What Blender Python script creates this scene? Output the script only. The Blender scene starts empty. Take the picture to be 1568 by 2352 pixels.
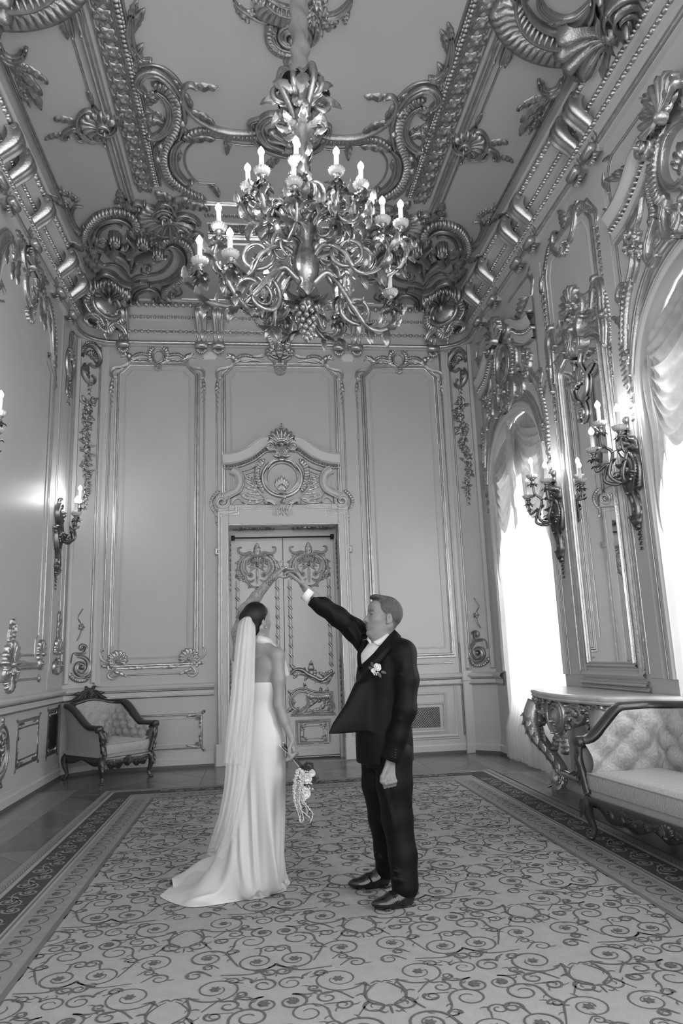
import bpy, math, random
import numpy as np
random.seed(7); RNG = np.random.default_rng(7)
S = bpy.context.scene
COL = S.collection
PI = math.pi

# ------------------------------------------------------------------ camera
CAM_R = np.array([0.0, 0.0, 0.0]); CAM_H = 1.45
_f = 1630.0; _cx = 784.0; _cy = 1176.0
_vz = np.array([592 - _cx, 1513 - _cy, _f]); _vz = _vz / np.linalg.norm(_vz)
_vy = np.array([492 - _cx, -6820 - _cy, _f]); _vy = _vy / np.linalg.norm(_vy)
_vy = _vy - _vz * (_vy @ _vz); _vy /= np.linalg.norm(_vy)
_vx = np.cross(_vy, _vz)
if _vx[0] < 0: _vx = -_vx
from mathutils import Matrix, Vector
cam = bpy.data.cameras.new('camera'); cam.sensor_fit = 'VERTICAL'; cam.sensor_height = 36.0
cam.lens = _f / 2352 * 36.0; cam.clip_start = 0.05; cam.clip_end = 100
camo = bpy.data.objects.new('camera', cam); COL.objects.link(camo)
camo.matrix_world = Matrix(((_vx[0], -_vx[1], -_vx[2], 0), (_vz[0], -_vz[1], -_vz[2], 0), (_vy[0], -_vy[1], -_vy[2], CAM_H), (0, 0, 0, 1)))
S.camera = camo

# ------------------------------------------------------------------ light and exposure
w = bpy.data.worlds.new('sky'); S.world = w; w.use_nodes = True
w.node_tree.nodes['Background'].inputs[0].default_value = (1, 1, 1, 1)
w.node_tree.nodes['Background'].inputs[1].default_value = 1.95
S.view_settings.view_transform = 'Standard'; S.view_settings.look = 'None'
S.view_settings.gamma = 1.0; S.view_settings.use_curve_mapping = False
S.view_settings.exposure = 0.68

def area(name, loc, aim, sx, sy, power, spread=PI):
    l = bpy.data.lights.new(name, 'AREA'); l.shape = 'RECTANGLE'; l.size = sx; l.size_y = sy
    l.energy = power; l.spread = spread
    o = bpy.data.objects.new(name, l); COL.objects.link(o); o.location = loc
    o.rotation_euler = (Vector(aim) - Vector(loc)).to_track_quat('-Z', 'Y').to_euler()
    return o
for yc, pw in ((8.80, 320), (4.64, 320), (0.48, 380)):
    area('daylight', (4.6, yc, 3.0), (3.4, yc, 2.4), 2.2, 4.2, pw)

# ------------------------------------------------------------------ measured planes
D = 10.54; LX = -2.62; RX = 3.42; CZ = 6.93; MIDX = 0.40
def ray(px, py):
    c = np.array([px - _cx, py - _cy, _f]); return np.array([c @ _vx, c @ _vz, c @ _vy])
CAMP = np.array([0, 0, CAM_H])
class Plane:
    """a flat surface with its own in-plane metres (u, v) and a normal n pointing into the room"""
    hs = 1.0                                   # how boldly relief stands out
    def __init__(s, o, u, v, n, hs=1.0):
        s.hs = hs
        s.o, s.u, s.v, s.n = [np.array(a, float) for a in (o, u, v, n)]
    def px(s, x, y):
        d = ray(x, y); t = ((s.o - CAMP) @ s.n) / (d @ s.n)
        q = CAMP + d * t - s.o
        return np.array([q @ s.u, q @ s.v])
    def to3(s, uv, h=0.0):
        uv = np.asarray(uv, float)
        h = np.asarray(h, float) * s.hs
        return s.o + uv[..., 0:1] * s.u + uv[..., 1:2] * s.v + h[..., None] * s.n if h.ndim else s.o + uv[..., 0:1] * s.u + uv[..., 1:2] * s.v + float(h) * s.n
    def off(s, d):
        return Plane(s.o + d * s.n, s.u, s.v, s.n, s.hs)
BACK = Plane((0, D, 0), (1, 0, 0), (0, 0, 1), (0, -1, 0))
LEFT = Plane((LX, 0, 0), (0, 1, 0), (0, 0, 1), (1, 0, 0), .55)
RIGHT = Plane((RX, 0, 0), (0, -1, 0), (0, 0, 1), (-1, 0, 0), .68)
CEIL = Plane((0, 0, CZ), (1, 0, 0), (0, -1, 0), (0, 0, -1))
FLOOR = Plane((0, 0, 0), (1, 0, 0), (0, 1, 0), (0, 0, 1))
q = math.sqrt(.5)
CHL = Plane((-2.62, 10.2, 0), (q, q, 0), (0, 0, 1), (q, -q, 0))     # left corner chamfer
CHR = Plane((3.08, 10.54, 0), (q, -q, 0), (0, 0, 1), (-q, -q, 0))   # right corner chamfer
DOORP = Plane((0, 10.9, 0), (1, 0, 0), (0, 0, 1), (0, -1, 0))

def Z(x0, y0, s):          # coordinates read in an enlarged view -> photograph coordinates
    return lambda x, y: (x0 + x * s, y0 + y * s)
# ------------------------------------------------------------------ materials
def mat(name, col, rough=0.6, metal=0.0, bump=0.0, bscale=30.0, var=0.0, vscale=3.0, spec=0.5, sheen=0.0, coat=0.0):
    m = bpy.data.materials.new(name); m.use_nodes = True
    nt = m.node_tree; b = nt.nodes['Principled BSDF']
    c = (col, col, col, 1)
    b.inputs['Base Color'].default_value = c; b.inputs['Roughness'].default_value = rough
    b.inputs['Metallic'].default_value = metal; b.inputs['Specular IOR Level'].default_value = spec
    if sheen: b.inputs['Sheen Weight'].default_value = sheen
    if coat: b.inputs['Coat Weight'].default_value = coat; b.inputs['Coat Roughness'].default_value = .15
    tc = nt.nodes.new('ShaderNodeTexCoord')
    if var:
        n = nt.nodes.new('ShaderNodeTexNoise'); n.inputs['Scale'].default_value = vscale; n.inputs['Detail'].default_value = 6
        r = nt.nodes.new('ShaderNodeMapRange'); r.inputs[1].default_value = .3; r.inputs[2].default_value = .7
        r.inputs[3].default_value = 1 - var; r.inputs[4].default_value = 1 + var
        mx = nt.nodes.new('ShaderNodeMix'); mx.data_type = 'RGBA'; mx.blend_type = 'MULTIPLY'; mx.inputs[0].default_value = 1
        mx.inputs[6].default_value = c
        nt.links.new(tc.outputs['Object'], n.inputs['Vector']); nt.links.new(n.outputs['Fac'], r.inputs[0])
        nt.links.new(r.outputs[0], mx.inputs[7]); nt.links.new(mx.outputs[2], b.inputs['Base Color'])
    if bump:
        n = nt.nodes.new('ShaderNodeTexNoise'); n.inputs['Scale'].default_value = bscale; n.inputs['Detail'].default_value = 4
        bp = nt.nodes.new('ShaderNodeBump'); bp.inputs['Strength'].default_value = bump; bp.inputs['Distance'].default_value = .01
        nt.links.new(tc.outputs['Object'], n.inputs['Vector']); nt.links.new(n.outputs['Fac'], bp.inputs['Height'])
        nt.links.new(bp.outputs[0], b.inputs['Normal'])
    return m
def emit(name, strength):
    m = bpy.data.materials.new(name); m.use_nodes = True; nt = m.node_tree
    for n in list(nt.nodes):
        if n.type == 'BSDF_PRINCIPLED': nt.nodes.remove(n)
    e = nt.nodes.new('ShaderNodeEmission'); e.inputs[1].default_value = strength
    nt.links.new(e.outputs[0], nt.nodes['Material Output'].inputs[0]); return m

WALL = mat('wall_paint', .47, .45, bump=.05, bscale=60, var=.03, vscale=1.5)
TRIMP = mat('trim_paint', .50, .38)
CEILM = mat('ceiling_paint', .385, .55, bump=.05, bscale=40, var=.04, vscale=.8)
GILT = mat('gilding', .46, .29, metal=.82, bump=.32, bscale=62, var=.14, vscale=11)
GILTD = mat('old_gilding', .31, .31, metal=.82, bump=.34, bscale=62, var=.18, vscale=11)
CHGOLD = mat('lamp_gilding', .34, .32, metal=.85, bump=.35, bscale=38, var=.25, vscale=14)
BRONZE = mat('dark_bronze', .20, .30, metal=.85, bump=.1, bscale=40)
DARK = mat('dark_void', .02, .6)
WOODD = mat('dark_carved_wood', .035, .30, bump=.1, bscale=30, coat=.3)
WHITEP = mat('white_plastic', .72, .4)
CANDLE = mat('candle_sleeve', .82, .45)
BULB = emit('bulb_glow', 80.0)

# ------------------------------------------------------------------ mesh accumulator
class MB:
    def __init__(s): s.v = []; s.f = []; s.n = 0
    def add(s, v, f):
        v = np.asarray(v, float).reshape(-1, 3)
        s.v.append(v); n = s.n
        s.f.extend([tuple(int(i) + n for i in q) for q in f]); s.n += len(v)
        return s
    def grid(s, P, cu=False, cv=False, flip=False):
        """P (m, n, 3) grid of points -> quads; cu / cv close the first / second direction"""
        P = np.asarray(P, float); m, n = P.shape[:2]
        i = np.arange(m if cu else m - 1); j = np.arange(n if cv else n - 1)
        I, J = np.meshgrid(i, j, indexing='ij'); I2 = (I + 1) % m; J2 = (J + 1) % n
        a = I * n + J; b = I2 * n + J; c = I2 * n + J2; d = I * n + J2
        F = np.stack([a, d, c, b] if flip else [a, b, c, d], -1).reshape(-1, 4) + s.n
        s.v.append(P.reshape(-1, 3)); s.f.extend(map(tuple, F.tolist())); s.n += m * n
        return s
    def box(s, lo, hi):
        x0, y0, z0 = lo; x1, y1, z1 = hi
        v = [(x0, y0, z0), (x1, y0, z0), (x1, y1, z0), (x0, y1, z0), (x0, y0, z1), (x1, y0, z1), (x1, y1, z1), (x0, y1, z1)]
        return s.add(v, [(0, 3, 2, 1), (4, 5, 6, 7), (0, 1, 5, 4), (1, 2, 6, 5), (2, 3, 7, 6), (3, 0, 4, 7)])
    def pbox(s, pl, u0, v0, u1, v1, h0, h1, bev=0.0):
        """box standing on a plane; bev slopes its front edges"""
        c = [(u0, v0), (u1, v0), (u1, v1), (u0, v1)]
        ci = [(u0 + bev, v0 + bev), (u1 - bev, v0 + bev), (u1 - bev, v1 - bev), (u0 + bev, v1 - bev)]
        rows = [pl.to3(c, h0), pl.to3(c, h1 - bev)] + ([pl.to3(ci, h1)] if bev else [])
        k = len(rows); f = []
        for r in range(k - 1):
            for i in range(4):
                j = (i + 1) % 4; f.append((r * 4 + i, r * 4 + j, r * 4 + 4 + j, r * 4 + 4 + i))
        t = (k - 1) * 4; f.append((t, t + 1, t + 2, t + 3)); f.append((3, 2, 1, 0))
        return s.add(np.concatenate(rows), f)
    def build(s, name, m, parent=None, smooth=True, kind=None):
        me = bpy.data.meshes.new(name)
        v = np.concatenate(s.v) if s.v else np.zeros((0, 3))
        me.from_pydata(v.tolist(), [], s.f); me.materials.append(m)
        if smooth: me.polygons.foreach_set('use_smooth', [True] * len(me.polygons))
        return link(name, me, parent, kind)
def link(name, me, parent=None, kind=None):
    o = bpy.data.objects.new(name, me); COL.objects.link(o)
    if parent is not None: o.parent = parent
    if kind: o['kind'] = kind
    return o
def smooth_by_angle(o, ang=35):
    me = o.data
    try: me.set_sharp_from_angle(angle=math.radians(ang))
    except Exception: pass
    return o
def tag(o, label, cat, group=None):
    o['label'] = label; o['category'] = cat
    if group: o['group'] = group
    return o
def empty(name, loc=(0, 0, 0), label=None, cat=None, group=None):
    o = bpy.data.objects.new(name, None); COL.objects.link(o); o.location = loc; o.empty_display_size = .1
    if label: tag(o, label, cat, group)
    return o
def copy_tree(o, parent=None):
    c = o.copy(); COL.objects.link(c)
    if parent is not None: c.parent = parent
    for ch in [x for x in o.children]: copy_tree(ch, c)
    return c

# ------------------------------------------------------------------ curves
def smooth_path(pts, n=None, closed=False, per=7):
    """Catmull-Rom through points (k, d)"""
    p = np.asarray(pts, float)
    if len(p) < 3 and not closed:
        n = n or per; t = np.linspace(0, 1, n)[:, None]; return p[0] * (1 - t) + p[-1] * t
    if closed: q = np.vstack([p[-1], p, p[0], p[1]]); seg = len(p)
    else: q = np.vstack([2 * p[0] - p[1], p, 2 * p[-1] - p[-2]]); seg = len(p) - 1
    out = []
    for i in range(seg):
        a, b, c, d = q[i:i + 4]; t = np.linspace(0, 1, per, endpoint=False)[:, None]
        out.append(.5 * ((2 * b) + (c - a) * t + (2 * a - 5 * b + 4 * c - d) * t ** 2 + (3 * b - a - 3 * c + d) * t ** 3))
    out = np.vstack(out)
    if not closed: out = np.vstack([out, p[-1]])
    return out
def resample(p, step, closed=False):
    p = np.asarray(p, float)
    if closed: p = np.vstack([p, p[0]])
    d = np.r_[0, np.cumsum(np.linalg.norm(np.diff(p, axis=0), axis=1))]
    n = max(2, int(round(d[-1] / step)) + 1); t = np.linspace(0, d[-1], n)
    r = np.stack([np.interp(t, d, p[:, k]) for k in range(p.shape[1])], 1)
    return r[:-1] if closed else r
def arclen(p):
    return np.r_[0, np.cumsum(np.linalg.norm(np.diff(p, axis=0), axis=1))]
PR_ROUND = [(-1, 0), (-.85, .55), (-.45, .92), (0, 1), (.45, .92), (.85, .55), (1, 0)]
PR_SCROLL = [(-1, 0), (-.92, .62), (-.6, .85), (-.3, .55), (0, .45), (.3, .6), (.62, 1), (.92, .7), (1, 0)]
PR_OGEE = [(-1, 0), (-1, .45), (-.8, .55), (-.55, .98), (-.2, 1), (.05, .62), (.2, .3), (.45, .3), (.5, .55), (.75, .6), (1, .2), (1, 0)]
PR_OGEE_S = [(-1, 0), (-1, .4), (-.5, 1), (0, .8), (.2, .35), (.6, .35), (.75, .6), (1, 0)]
PR_FLAT = [(-1, 0), (-1, 1), (1, 1), (1, 0)]
PR_LINE = [(-1, 0), (-.6, .9), (.6, .9), (1, 0)]

class Orn:
    """relief work on a plane: everything is placed in the plane's own metres and raised along its normal"""
    def __init__(s, pl, mb=None, mirror=None): s.pl = pl; s.m = mb or MB(); s.mirror = mirror
    def _emit(s, P2, H, cu=False, cv=False):
        s.m.grid(s.pl.to3(P2, H), cu, cv)
        if s.mirror is not None:
            Q = P2.copy(); Q[..., 0] = 2 * s.mirror - Q[..., 0]; s.m.grid(s.pl.to3(Q, H), cu, cv, True)
    def sweep(s, path, w, h, prof=PR_ROUND, closed=False, h0=0.0, rib=0, ribd=.35, taper=True, mitre=True):
        p = np.asarray(path, float); n = len(p)
        if closed: t = np.roll(p, -1, 0) - np.roll(p, 1, 0)
        else: t = np.gradient(p, axis=0)
        t /= np.maximum(np.linalg.norm(t, axis=1, keepdims=True), 1e-9)
        sd = np.stack([-t[:, 1], t[:, 0]], 1)
        if mitre and not closed and n > 2:
            d = np.diff(p, axis=0); d /= np.maximum(np.linalg.norm(d, axis=1, keepdims=True), 1e-9)
            c = np.ones(n); c[1:-1] = np.sqrt(np.clip((1 + (d[1:] * d[:-1]).sum(1)) / 2, .3, 1))
            b = np.zeros((n, 2)); nd = np.stack([-d[:, 1], d[:, 0]], 1); b[0] = nd[0]; b[-1] = nd[-1]; b[1:-1] = nd[1:] + nd[:-1]
            b /= np.maximum(np.linalg.norm(b, axis=1, keepdims=True), 1e-9); sd = b / c[:, None]
        w = np.broadcast_to(np.asarray(w, float), (n,)) if np.ndim(w) == 0 else np.interp(np.linspace(0, 1, n), np.linspace(0, 1, len(w)), w)
        h = np.broadcast_to(np.asarray(h, float), (n,)) if np.ndim(h) == 0 else np.interp(np.linspace(0, 1, n), np.linspace(0, 1, len(h)), h)
        hm = np.ones(n)
        if rib:
            L = arclen(p); hm = 1 - ribd * (.5 + .5 * np.cos(L / rib * 2 * PI))
        pr = np.asarray(prof, float)
        P2 = p[:, None, :] + sd[:, None, :] * (pr[None, :, 0, None] * (w * (1 - .5 * (1 - hm)))[:, None, None])
        H = h0 + pr[None, :, 1] * (h * hm)[:, None]
        s._emit(P2, H, cu=closed)
        return s
    def scroll(s, pts, w=.03, h=.03, prof=PR_SCROLL, step=.02, end=True, start=False, **k):
        """smooth tapering band through points, with curled knobs at its ends"""
        p = resample(smooth_path(pts), step)
        ww = [w * .45, w * .9, w, w, w * .85, w * .5] if np.ndim(w) == 0 else w
        s.sweep(p, ww, h, prof, **k)
        if end: s.knob(p[-1], .8 * ww[-1] + .004, np.max(np.atleast_1d(h)[-1]) * 1.1)
        if start: s.knob(p[0], .8 * ww[0] + .004, np.atleast_1d(h)[0] * 1.1)
        return s
    def line(s, pts, w=.012, h=.012, prof=PR_ROUND, closed=False, **k):
        s.sweep(np.asarray(pts, float), w, h, prof, closed, **k); return s
    def knob(s, c, r, h, n=8):
        if np.ndim(h): h = h[-1]
        a = np.linspace(0, 2 * PI, n, endpoint=False); rr = np.array([1, .85, .5, .01]); hh = np.array([0, .6, .95, 1.0])
        P = np.stack([np.stack([c[0] + r * q * np.cos(a), c[1] + r * q * np.sin(a)], 1) for q in rr])
        s._emit(P, np.repeat(hh[:, None] * h, n, 1), cv=True); return s
    def volute(s, c, r, a0=0, turns=1.6, hand=1, w=None, h=.03, tail=None):
        """spiral ending in a knob; starts at angle a0 on radius r"""
        n = int(18 * turns) + 4; t = np.linspace(0, 1, n); a = a0 + hand * t * turns * 2 * PI; rr = r * (1 - .86 * t ** .8)
        p = np.stack([c[0] + rr * np.cos(a), c[1] + rr * np.sin(a)], 1); w = w or r * .24
        if tail is not None: p = np.vstack([resample(smooth_path(list(tail) + [p[0]]), r * .3)[:-1], p])
        s.sweep(p, [w * .8, w, w, w * .8, w * .5], [h * .8, h, h * 1.1, h * 1.2], PR_SCROLL); s.knob(c, r * .2, h * 1.5); return s
    def leaf(s, p0, ang, L, W, bend=0.0, h=.03, lobes=4, n=13):
        """acanthus leaf: midrib, lobed edges, curled tip"""
        t = np.linspace(0, 1, n); a = ang + bend * t
        d = np.stack([np.cos(a), np.sin(a)], 1) * (L / (n - 1)); p = np.vstack([[0, 0], np.cumsum(d[:-1], 0)]) + np.asarray(p0)
        sd = np.stack([-np.sin(a), np.cos(a)], 1)
        ww = W * np.sin(PI * np.clip(t * .92 + .08, 0, 1)) ** .7 * (.78 + .22 * np.abs(np.sin(t * PI * lobes))); ww[-1] = W * .05
        pr = np.array([(-1, .1), (-.6, .75), (-.2, .45), (0, 1), (.2, .45), (.6, .75), (1, .1)])
        P2 = p[:, None, :] + sd[:, None, :] * (pr[None, :, 0, None] * ww[:, None, None])
        H = h * (pr[None, :, 1] * (.55 + .45 * np.abs(np.sin(t * PI * lobes)))[:, None] * (.6 + .6 * t)[:, None])
        H[:, 0] = 0; H[:, -1] = 0; s._emit(P2, H); return s
    def shell(s, c, ang, R, spread=PI * .9, ribs=9, h=.05, r0=.12):
        """fluted fan"""
        m = ribs * 4 + 1; th = np.linspace(-.5, .5, m); a = ang + th * spread
        f = np.abs(np.cos(th * PI * ribs)); rr = np.array([r0, .35, .62, .86, 1.0, 1.02]); hh = np.array([.9, .75, .85, 1.0, .75, 0])
        e = .86 + .14 * f; P = []; H = []
        for q, hq in zip(rr, hh):
            k = q * R * (e if q > .5 else 1) * (1 - .18 * (2 * th) ** 2)
            P.append(np.stack([c[0] + k * np.cos(a), c[1] + k * np.sin(a)], 1)); H.append(h * hq * (.45 + .55 * f))
        s._emit(np.array(P), np.array(H)); s.knob(c, R * r0 * 1.5, h * 1.1); return s
    def flower(s, c, r, petals=5, h=.03, a0=0.0):
        m = petals * 5; a = np.linspace(0, 2 * PI, m, endpoint=False) + a0; f = np.abs(np.cos((a - a0) * petals / 2))
        P = []; H = []
        for q, hq in ((1.0, 0), (.97, .5), (.7, .9), (.4, .55), (.28, 1.0), (.01, 1.15)):
            k = q * r * ((.62 + .38 * f) if q > .3 else 1); P.append(np.stack([c[0] + k * np.cos(a), c[1] + k * np.sin(a)], 1)); H.append(h * hq * np.ones(m) * ((.6 + .4 * f) if q > .5 else 1))
        s._emit(np.array(P), np.array(H), cv=True); return s
    def beads(s, path, r, gap, h=None, egg=1.0, n=6):
        p = resample(path, gap); t = np.gradient(p, axis=0); t /= np.linalg.norm(t, axis=1, keepdims=True)
        a = np.linspace(0, 2 * PI, n, endpoint=False); h = h or r
        for c, d in zip(p, t):
            e = np.array([-d[1], d[0]]); P = []
            for q in (1, .75, .02): P.append(c + np.outer(np.cos(a) * r * egg * q, d) + np.outer(np.sin(a) * r * q, e))
            s._emit(np.array(P), np.repeat(np.array([0, .75, 1])[:, None] * h, n, 1), cv=True)
        return s
    def ruffle(s, pts, w=.06, h=.04, rib=.035, step=.008, smooth=True):
        """rocaille edging: a band of cross ribs with a scalloped outer rim"""
        p = resample(smooth_path(pts) if smooth else pts, step); L = arclen(p); n = len(p)
        t = np.gradient(p, axis=0); t /= np.maximum(np.linalg.norm(t, axis=1, keepdims=True), 1e-9); sd = np.stack([-t[:, 1], t[:, 0]], 1)
        f = np.abs(np.sin(L / rib * PI)); tp = np.clip(np.minimum(L, L[-1] - L) / (w * 1.2), .25, 1)
        pr = np.array([(-1, 0, 0), (-.95, .6, 0), (-.6, .8, .2), (0, .75, .8), (.6, 1.0, 1), (1.0, .6, 1), (1.06, 0, 1)])
        k = (1 - .16 * pr[None, :, 2] * (1 - f)[:, None] * (pr[None, :, 0] > .5)) * (w * tp)[:, None]
        P2 = p[:, None, :] + sd[:, None, :] * (pr[None, :, 0] * k)[..., None]
        H = h * pr[None, :, 1] * (1 - .5 * pr[None, :, 2] * (1 - f)[:, None]) * (.6 + .4 * tp)[:, None]
        s._emit(P2, H); return s
    def drop(s, p, L, w=.035, h=.025, n=None, ang=-PI / 2):
        """tapering string of small leaves and husks"""
        n = n or max(3, int(L / (w * 1.5))); d = np.array([math.cos(ang), math.sin(ang)])
        for i in range(n):
            t = i / n; q = np.asarray(p) + d * (L * t); k = w * (1 - .6 * t)
            s.leaf(q, ang + .7, k * 1.6, k * .42, -.5, h, 2, 6); s.leaf(q, ang - .7, k * 1.6, k * .42, .5, h, 2, 6); s.knob(q, k * .4, h * .9, 6)
        return s
    def garland(s, p, L, r=.05, h=.04, seed=0, taper=.5):
        rg = np.random.default_rng(seed); n = max(4, int(L / (r * .62)))
        for i in range(n):
            t = i / n; q = np.asarray(p) + np.array([rg.normal() * r * .3, -L * t]); k = r * (1 - taper * t) * (.75 + .35 * math.sin(t * 26) ** 2)
            if i % 2 == 0: s.flower(q, k * .75, 5, h, rg.random() * 3)
            for a in (rg.random() * 6.28, rg.random() * 6.28, rg.random() * 6.28): s.leaf(q, a, k * 1.25, k * .32, rg.normal() * .5, h * .8, 2, 6)
        return s
    def build(s, name, m=None, parent=None, *a, **k):
        return s.m.build(name, m or GILT, parent, *a, **k)
def uv(pl, conv, pts):
    """points read in an enlarged view of the photograph -> metres on the plane"""
    return np.array([pl.px(*conv(x, y)) for x, y in pts])
def sweep3(mb, path, r, n=8, closed=False, cap=True, flat=None):
    """round tube along a 3-D path; r one radius or several"""
    p = np.asarray(path, float); k = len(p)
    r = np.interp(np.linspace(0, 1, k), np.linspace(0, 1, len(r)), r) if np.ndim(r) else np.full(k, float(r))
    t = (np.roll(p, -1, 0) - np.roll(p, 1, 0)) if closed else np.gradient(p, axis=0)
    t /= np.maximum(np.linalg.norm(t, axis=1, keepdims=True), 1e-9)
    u = np.array([0, 0, 1.0]) if abs(t[0][2]) < .9 else np.array([1.0, 0, 0]); P = []
    a = np.linspace(0, 2 * PI, n, endpoint=False)
    for i in range(k):
        u = u - t[i] * (u @ t[i]); u /= np.linalg.norm(u); v = np.cross(t[i], u)
        P.append(p[i] + r[i] * (np.outer(np.cos(a), u) + np.outer(np.sin(a), v)))
    b = mb.n; mb.grid(np.array(P), closed, True, True)
    if cap and not closed:
        mb.f.append(tuple(b + i for i in range(n))); mb.f.append(tuple(b + (k - 1) * n + i for i in reversed(range(n))))
    return mb
def lathe(mb, prof, c=(0, 0, 0), n=16, flute=0, fd=.08, axis=None):
    """prof [(r, z)...] turned about the vertical through c; flute adds ribs"""
    a = np.linspace(0, 2 * PI, n, endpoint=False); P = []
    for r, z in prof:
        k = r * (1 + fd * np.cos(a * flute)) if flute else r * np.ones(n)
        P.append(np.stack([c[0] + k * np.cos(a), c[1] + k * np.sin(a), np.full(n, c[2] + z)], 1))
    mb.grid(np.array(P), False, True, True); return mb
# ------------------------------------------------------------------ the room shell
zA = Z(100, 640, .2551); zB = Z(800, 640, .2551); zC = Z(0, 1250, .34439); zE = Z(440, 760, .26786); zF = Z(840, 1200, .25506)
zL = Z(0, 400, .19133); z4 = Z(1150, 0, .26658); z5 = Z(1050, 400, .2551); z6 = Z(1368, 200, .21254); z7 = Z(1240, 560, .17009)
y1 = Z(1000, 1450, .19133); y2 = Z(0, 1450, .16582); y4 = Z(1240, 900, .20918); y6 = Z(1080, 720, .22111)
h1 = Z(0, 0, .5); h2 = Z(784, 0, .5); c6 = Z(180, 450, .17857); c7 = Z(280, 100, .26786); c8 = Z(520, 0, .20408); dr = Z(460, 1200, .2551)
FY = -2.6; WT = 7.05
def struct(name, mb, m, smooth=False): return mb.build(name, m, None, smooth, 'structure')

FLOORB = mat('floor_base', .03, .5)
def wood(name, col):
    m = mat(name, col, .22, bump=.04, bscale=25, spec=.5)
    nt = m.node_tree; b = nt.nodes['Principled BSDF']
    tc = nt.nodes.new('ShaderNodeTexCoord'); mp = nt.nodes.new('ShaderNodeMapping'); mp.inputs['Scale'].default_value = (16, 1.2, 1)
    n = nt.nodes.new('ShaderNodeTexNoise'); n.inputs['Scale'].default_value = 2.5; n.inputs['Detail'].default_value = 8; n.inputs['Distortion'].default_value = .6
    oi = nt.nodes.new('ShaderNodeObjectInfo'); ad = nt.nodes.new('ShaderNodeMath'); ad.operation = 'ADD'
    r = nt.nodes.new('ShaderNodeMapRange'); r.inputs[1].default_value = .3; r.inputs[2].default_value = 1.7; r.inputs[3].default_value = col * .62; r.inputs[4].default_value = col * 1.35
    nt.links.new(tc.outputs['Object'], mp.inputs[0]); nt.links.new(mp.outputs[0], n.inputs['Vector']); nt.links.new(n.outputs['Fac'], ad.inputs[0])
    nt.links.new(oi.outputs['Random'], ad.inputs[1]); nt.links.new(ad.outputs[0], r.inputs[0]); nt.links.new(r.outputs[0], b.inputs['Base Color'])
    return m
PARQ = wood('parquet', .135); PLANKM = wood('border_plank', .20)
floor = struct('floor', MB().box((LX - .4, FY, -.12), (RX + .5, D + .6, -.012)), FLOORB)
def poly_slab(name, pts, m, h=.012, g=.004):
    """thin parquet piece with a small joint all round and bevelled top edge"""
    p = np.array(pts, float); c = p.mean(0); k = len(p)
    d = p - c; r = np.linalg.norm(d, axis=1, keepdims=True)
    a = p - d / r * g; b = p - d / r * (g + .003)
    v = [(x, y, -h) for x, y in a] + [(x, y, -.002) for x, y in a] + [(x, y, 0) for x, y in b]
    f = [tuple(range(2 * k, 3 * k))]
    for q_ in range(2):
        for i in range(k): j = (i + 1) % k; f.append((q_ * k + i, q_ * k + j, q_ * k + k + j, q_ * k + k + i))
    me = MB().add(np.array(v) - [c[0], c[1], 0], f).build(name, m, floor, False); me.location = (c[0], c[1], 0); return me
def tri_tiles(x0, x1, y0, y1):
    c = ((x0 + x1) / 2, (y0 + y1) / 2); k = [(x0, y0), (x1, y0), (x1, y1), (x0, y1)]
    for i in range(4): poly_slab('parquet_piece', [k[i], k[(i + 1) % 4], c], PARQ)
for xa, xb in ((LX, -2.38), (-2.38, -2.14)):                       # border boards along the left wall
    for k in range(5): poly_slab('plank', [(xa, 3.2 + k * 1.5), (xb, 3.2 + k * 1.5), (xb, min(4.7 + k * 1.5, 10.5)), (xa, min(4.7 + k * 1.5, 10.5))], PLANKM)
for xa, xb in ((2.866, 3.106), (3.106, 3.66)):                       # and along the windows
    for k in range(8): poly_slab('plank', [(xa, 3.0 + k * .95), (xb, 3.0 + k * .95), (xb, 3.95 + k * .95), (xa, 3.95 + k * .95)], PLANKM if (k + int(xa < 3)) % 2 else PARQ)
for k in range(7): tri_tiles(-2.14, -1.42, 3.2 + k * .8, 4.0 + k * .8)
for r_ in range(2):
    for k in range(7): tri_tiles(-2.14 + k * .715, -1.425 + k * .715, 8.85 + r_ * .79, 9.64 + r_ * .79)
for k in range(5): poly_slab('plank', [(-2.14 + k, 10.43), (-1.14 + k, 10.43), (-1.14 + k, 10.56), (-2.14 + k, 10.56)], PLANKM)
poly_slab('plank', [(-.42, 10.56), (1.24, 10.56), (1.24, 10.95), (-.42, 10.95)], PLANKM)

# walls
wall_left = struct('wall_left', MB().box((LX - .3, FY, 0), (LX, D + .3, WT)), WALL)
wb = MB()
wb.box((LX - .3, D, 0), (-.41, D + .6, WT)); wb.box((1.23, D, 0), (RX + .6, D + .6, WT)); wb.box((-.41, D, 3.40), (1.23, D + .6, WT)); wb.box((-.41, D + .5, 0), (1.23, D + .6, 3.4))
wall_back = struct('wall_back', wb, WALL)
# right wall: piers, arched openings with deep reveals
WIN = (8.80, 4.64, .48); HW = .98; SPR = 3.62; RISE = .93; DEP = .42
wr = MB()
edges = [D + .3]
for yc in WIN: edges += [yc + HW, yc - HW]
edges.append(FY)
for i in range(0, len(edges), 2): wr.box((RX, edges[i + 1], 0), (RX + DEP + .1, edges[i], WT))
for yc in WIN:
    a = np.linspace(0, PI, 33); yy = yc - HW * np.cos(a); zz = SPR + RISE * np.sin(a) ** .9
    for xx, fl in ((RX, False), (RX + DEP + .1, True)):
        wr.grid(np.stack([np.stack([np.full(33, xx), yy, zz], 1), np.stack([np.full(33, xx), yy, np.full(33, WT)], 1)]), flip=fl)
    wr.grid(np.stack([np.stack([np.full(33, RX), yy, zz], 1), np.stack([np.full(33, RX + DEP + .1), yy, zz], 1)]))
    wr.box((RX + .22, yc - HW, 0), (RX + DEP + .1, yc + HW, .60)); wr.box((RX + .16, yc - HW, .60), (RX + DEP + .1, yc + HW, .66))
wall_right = struct('wall_right', wr, WALL)
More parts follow.
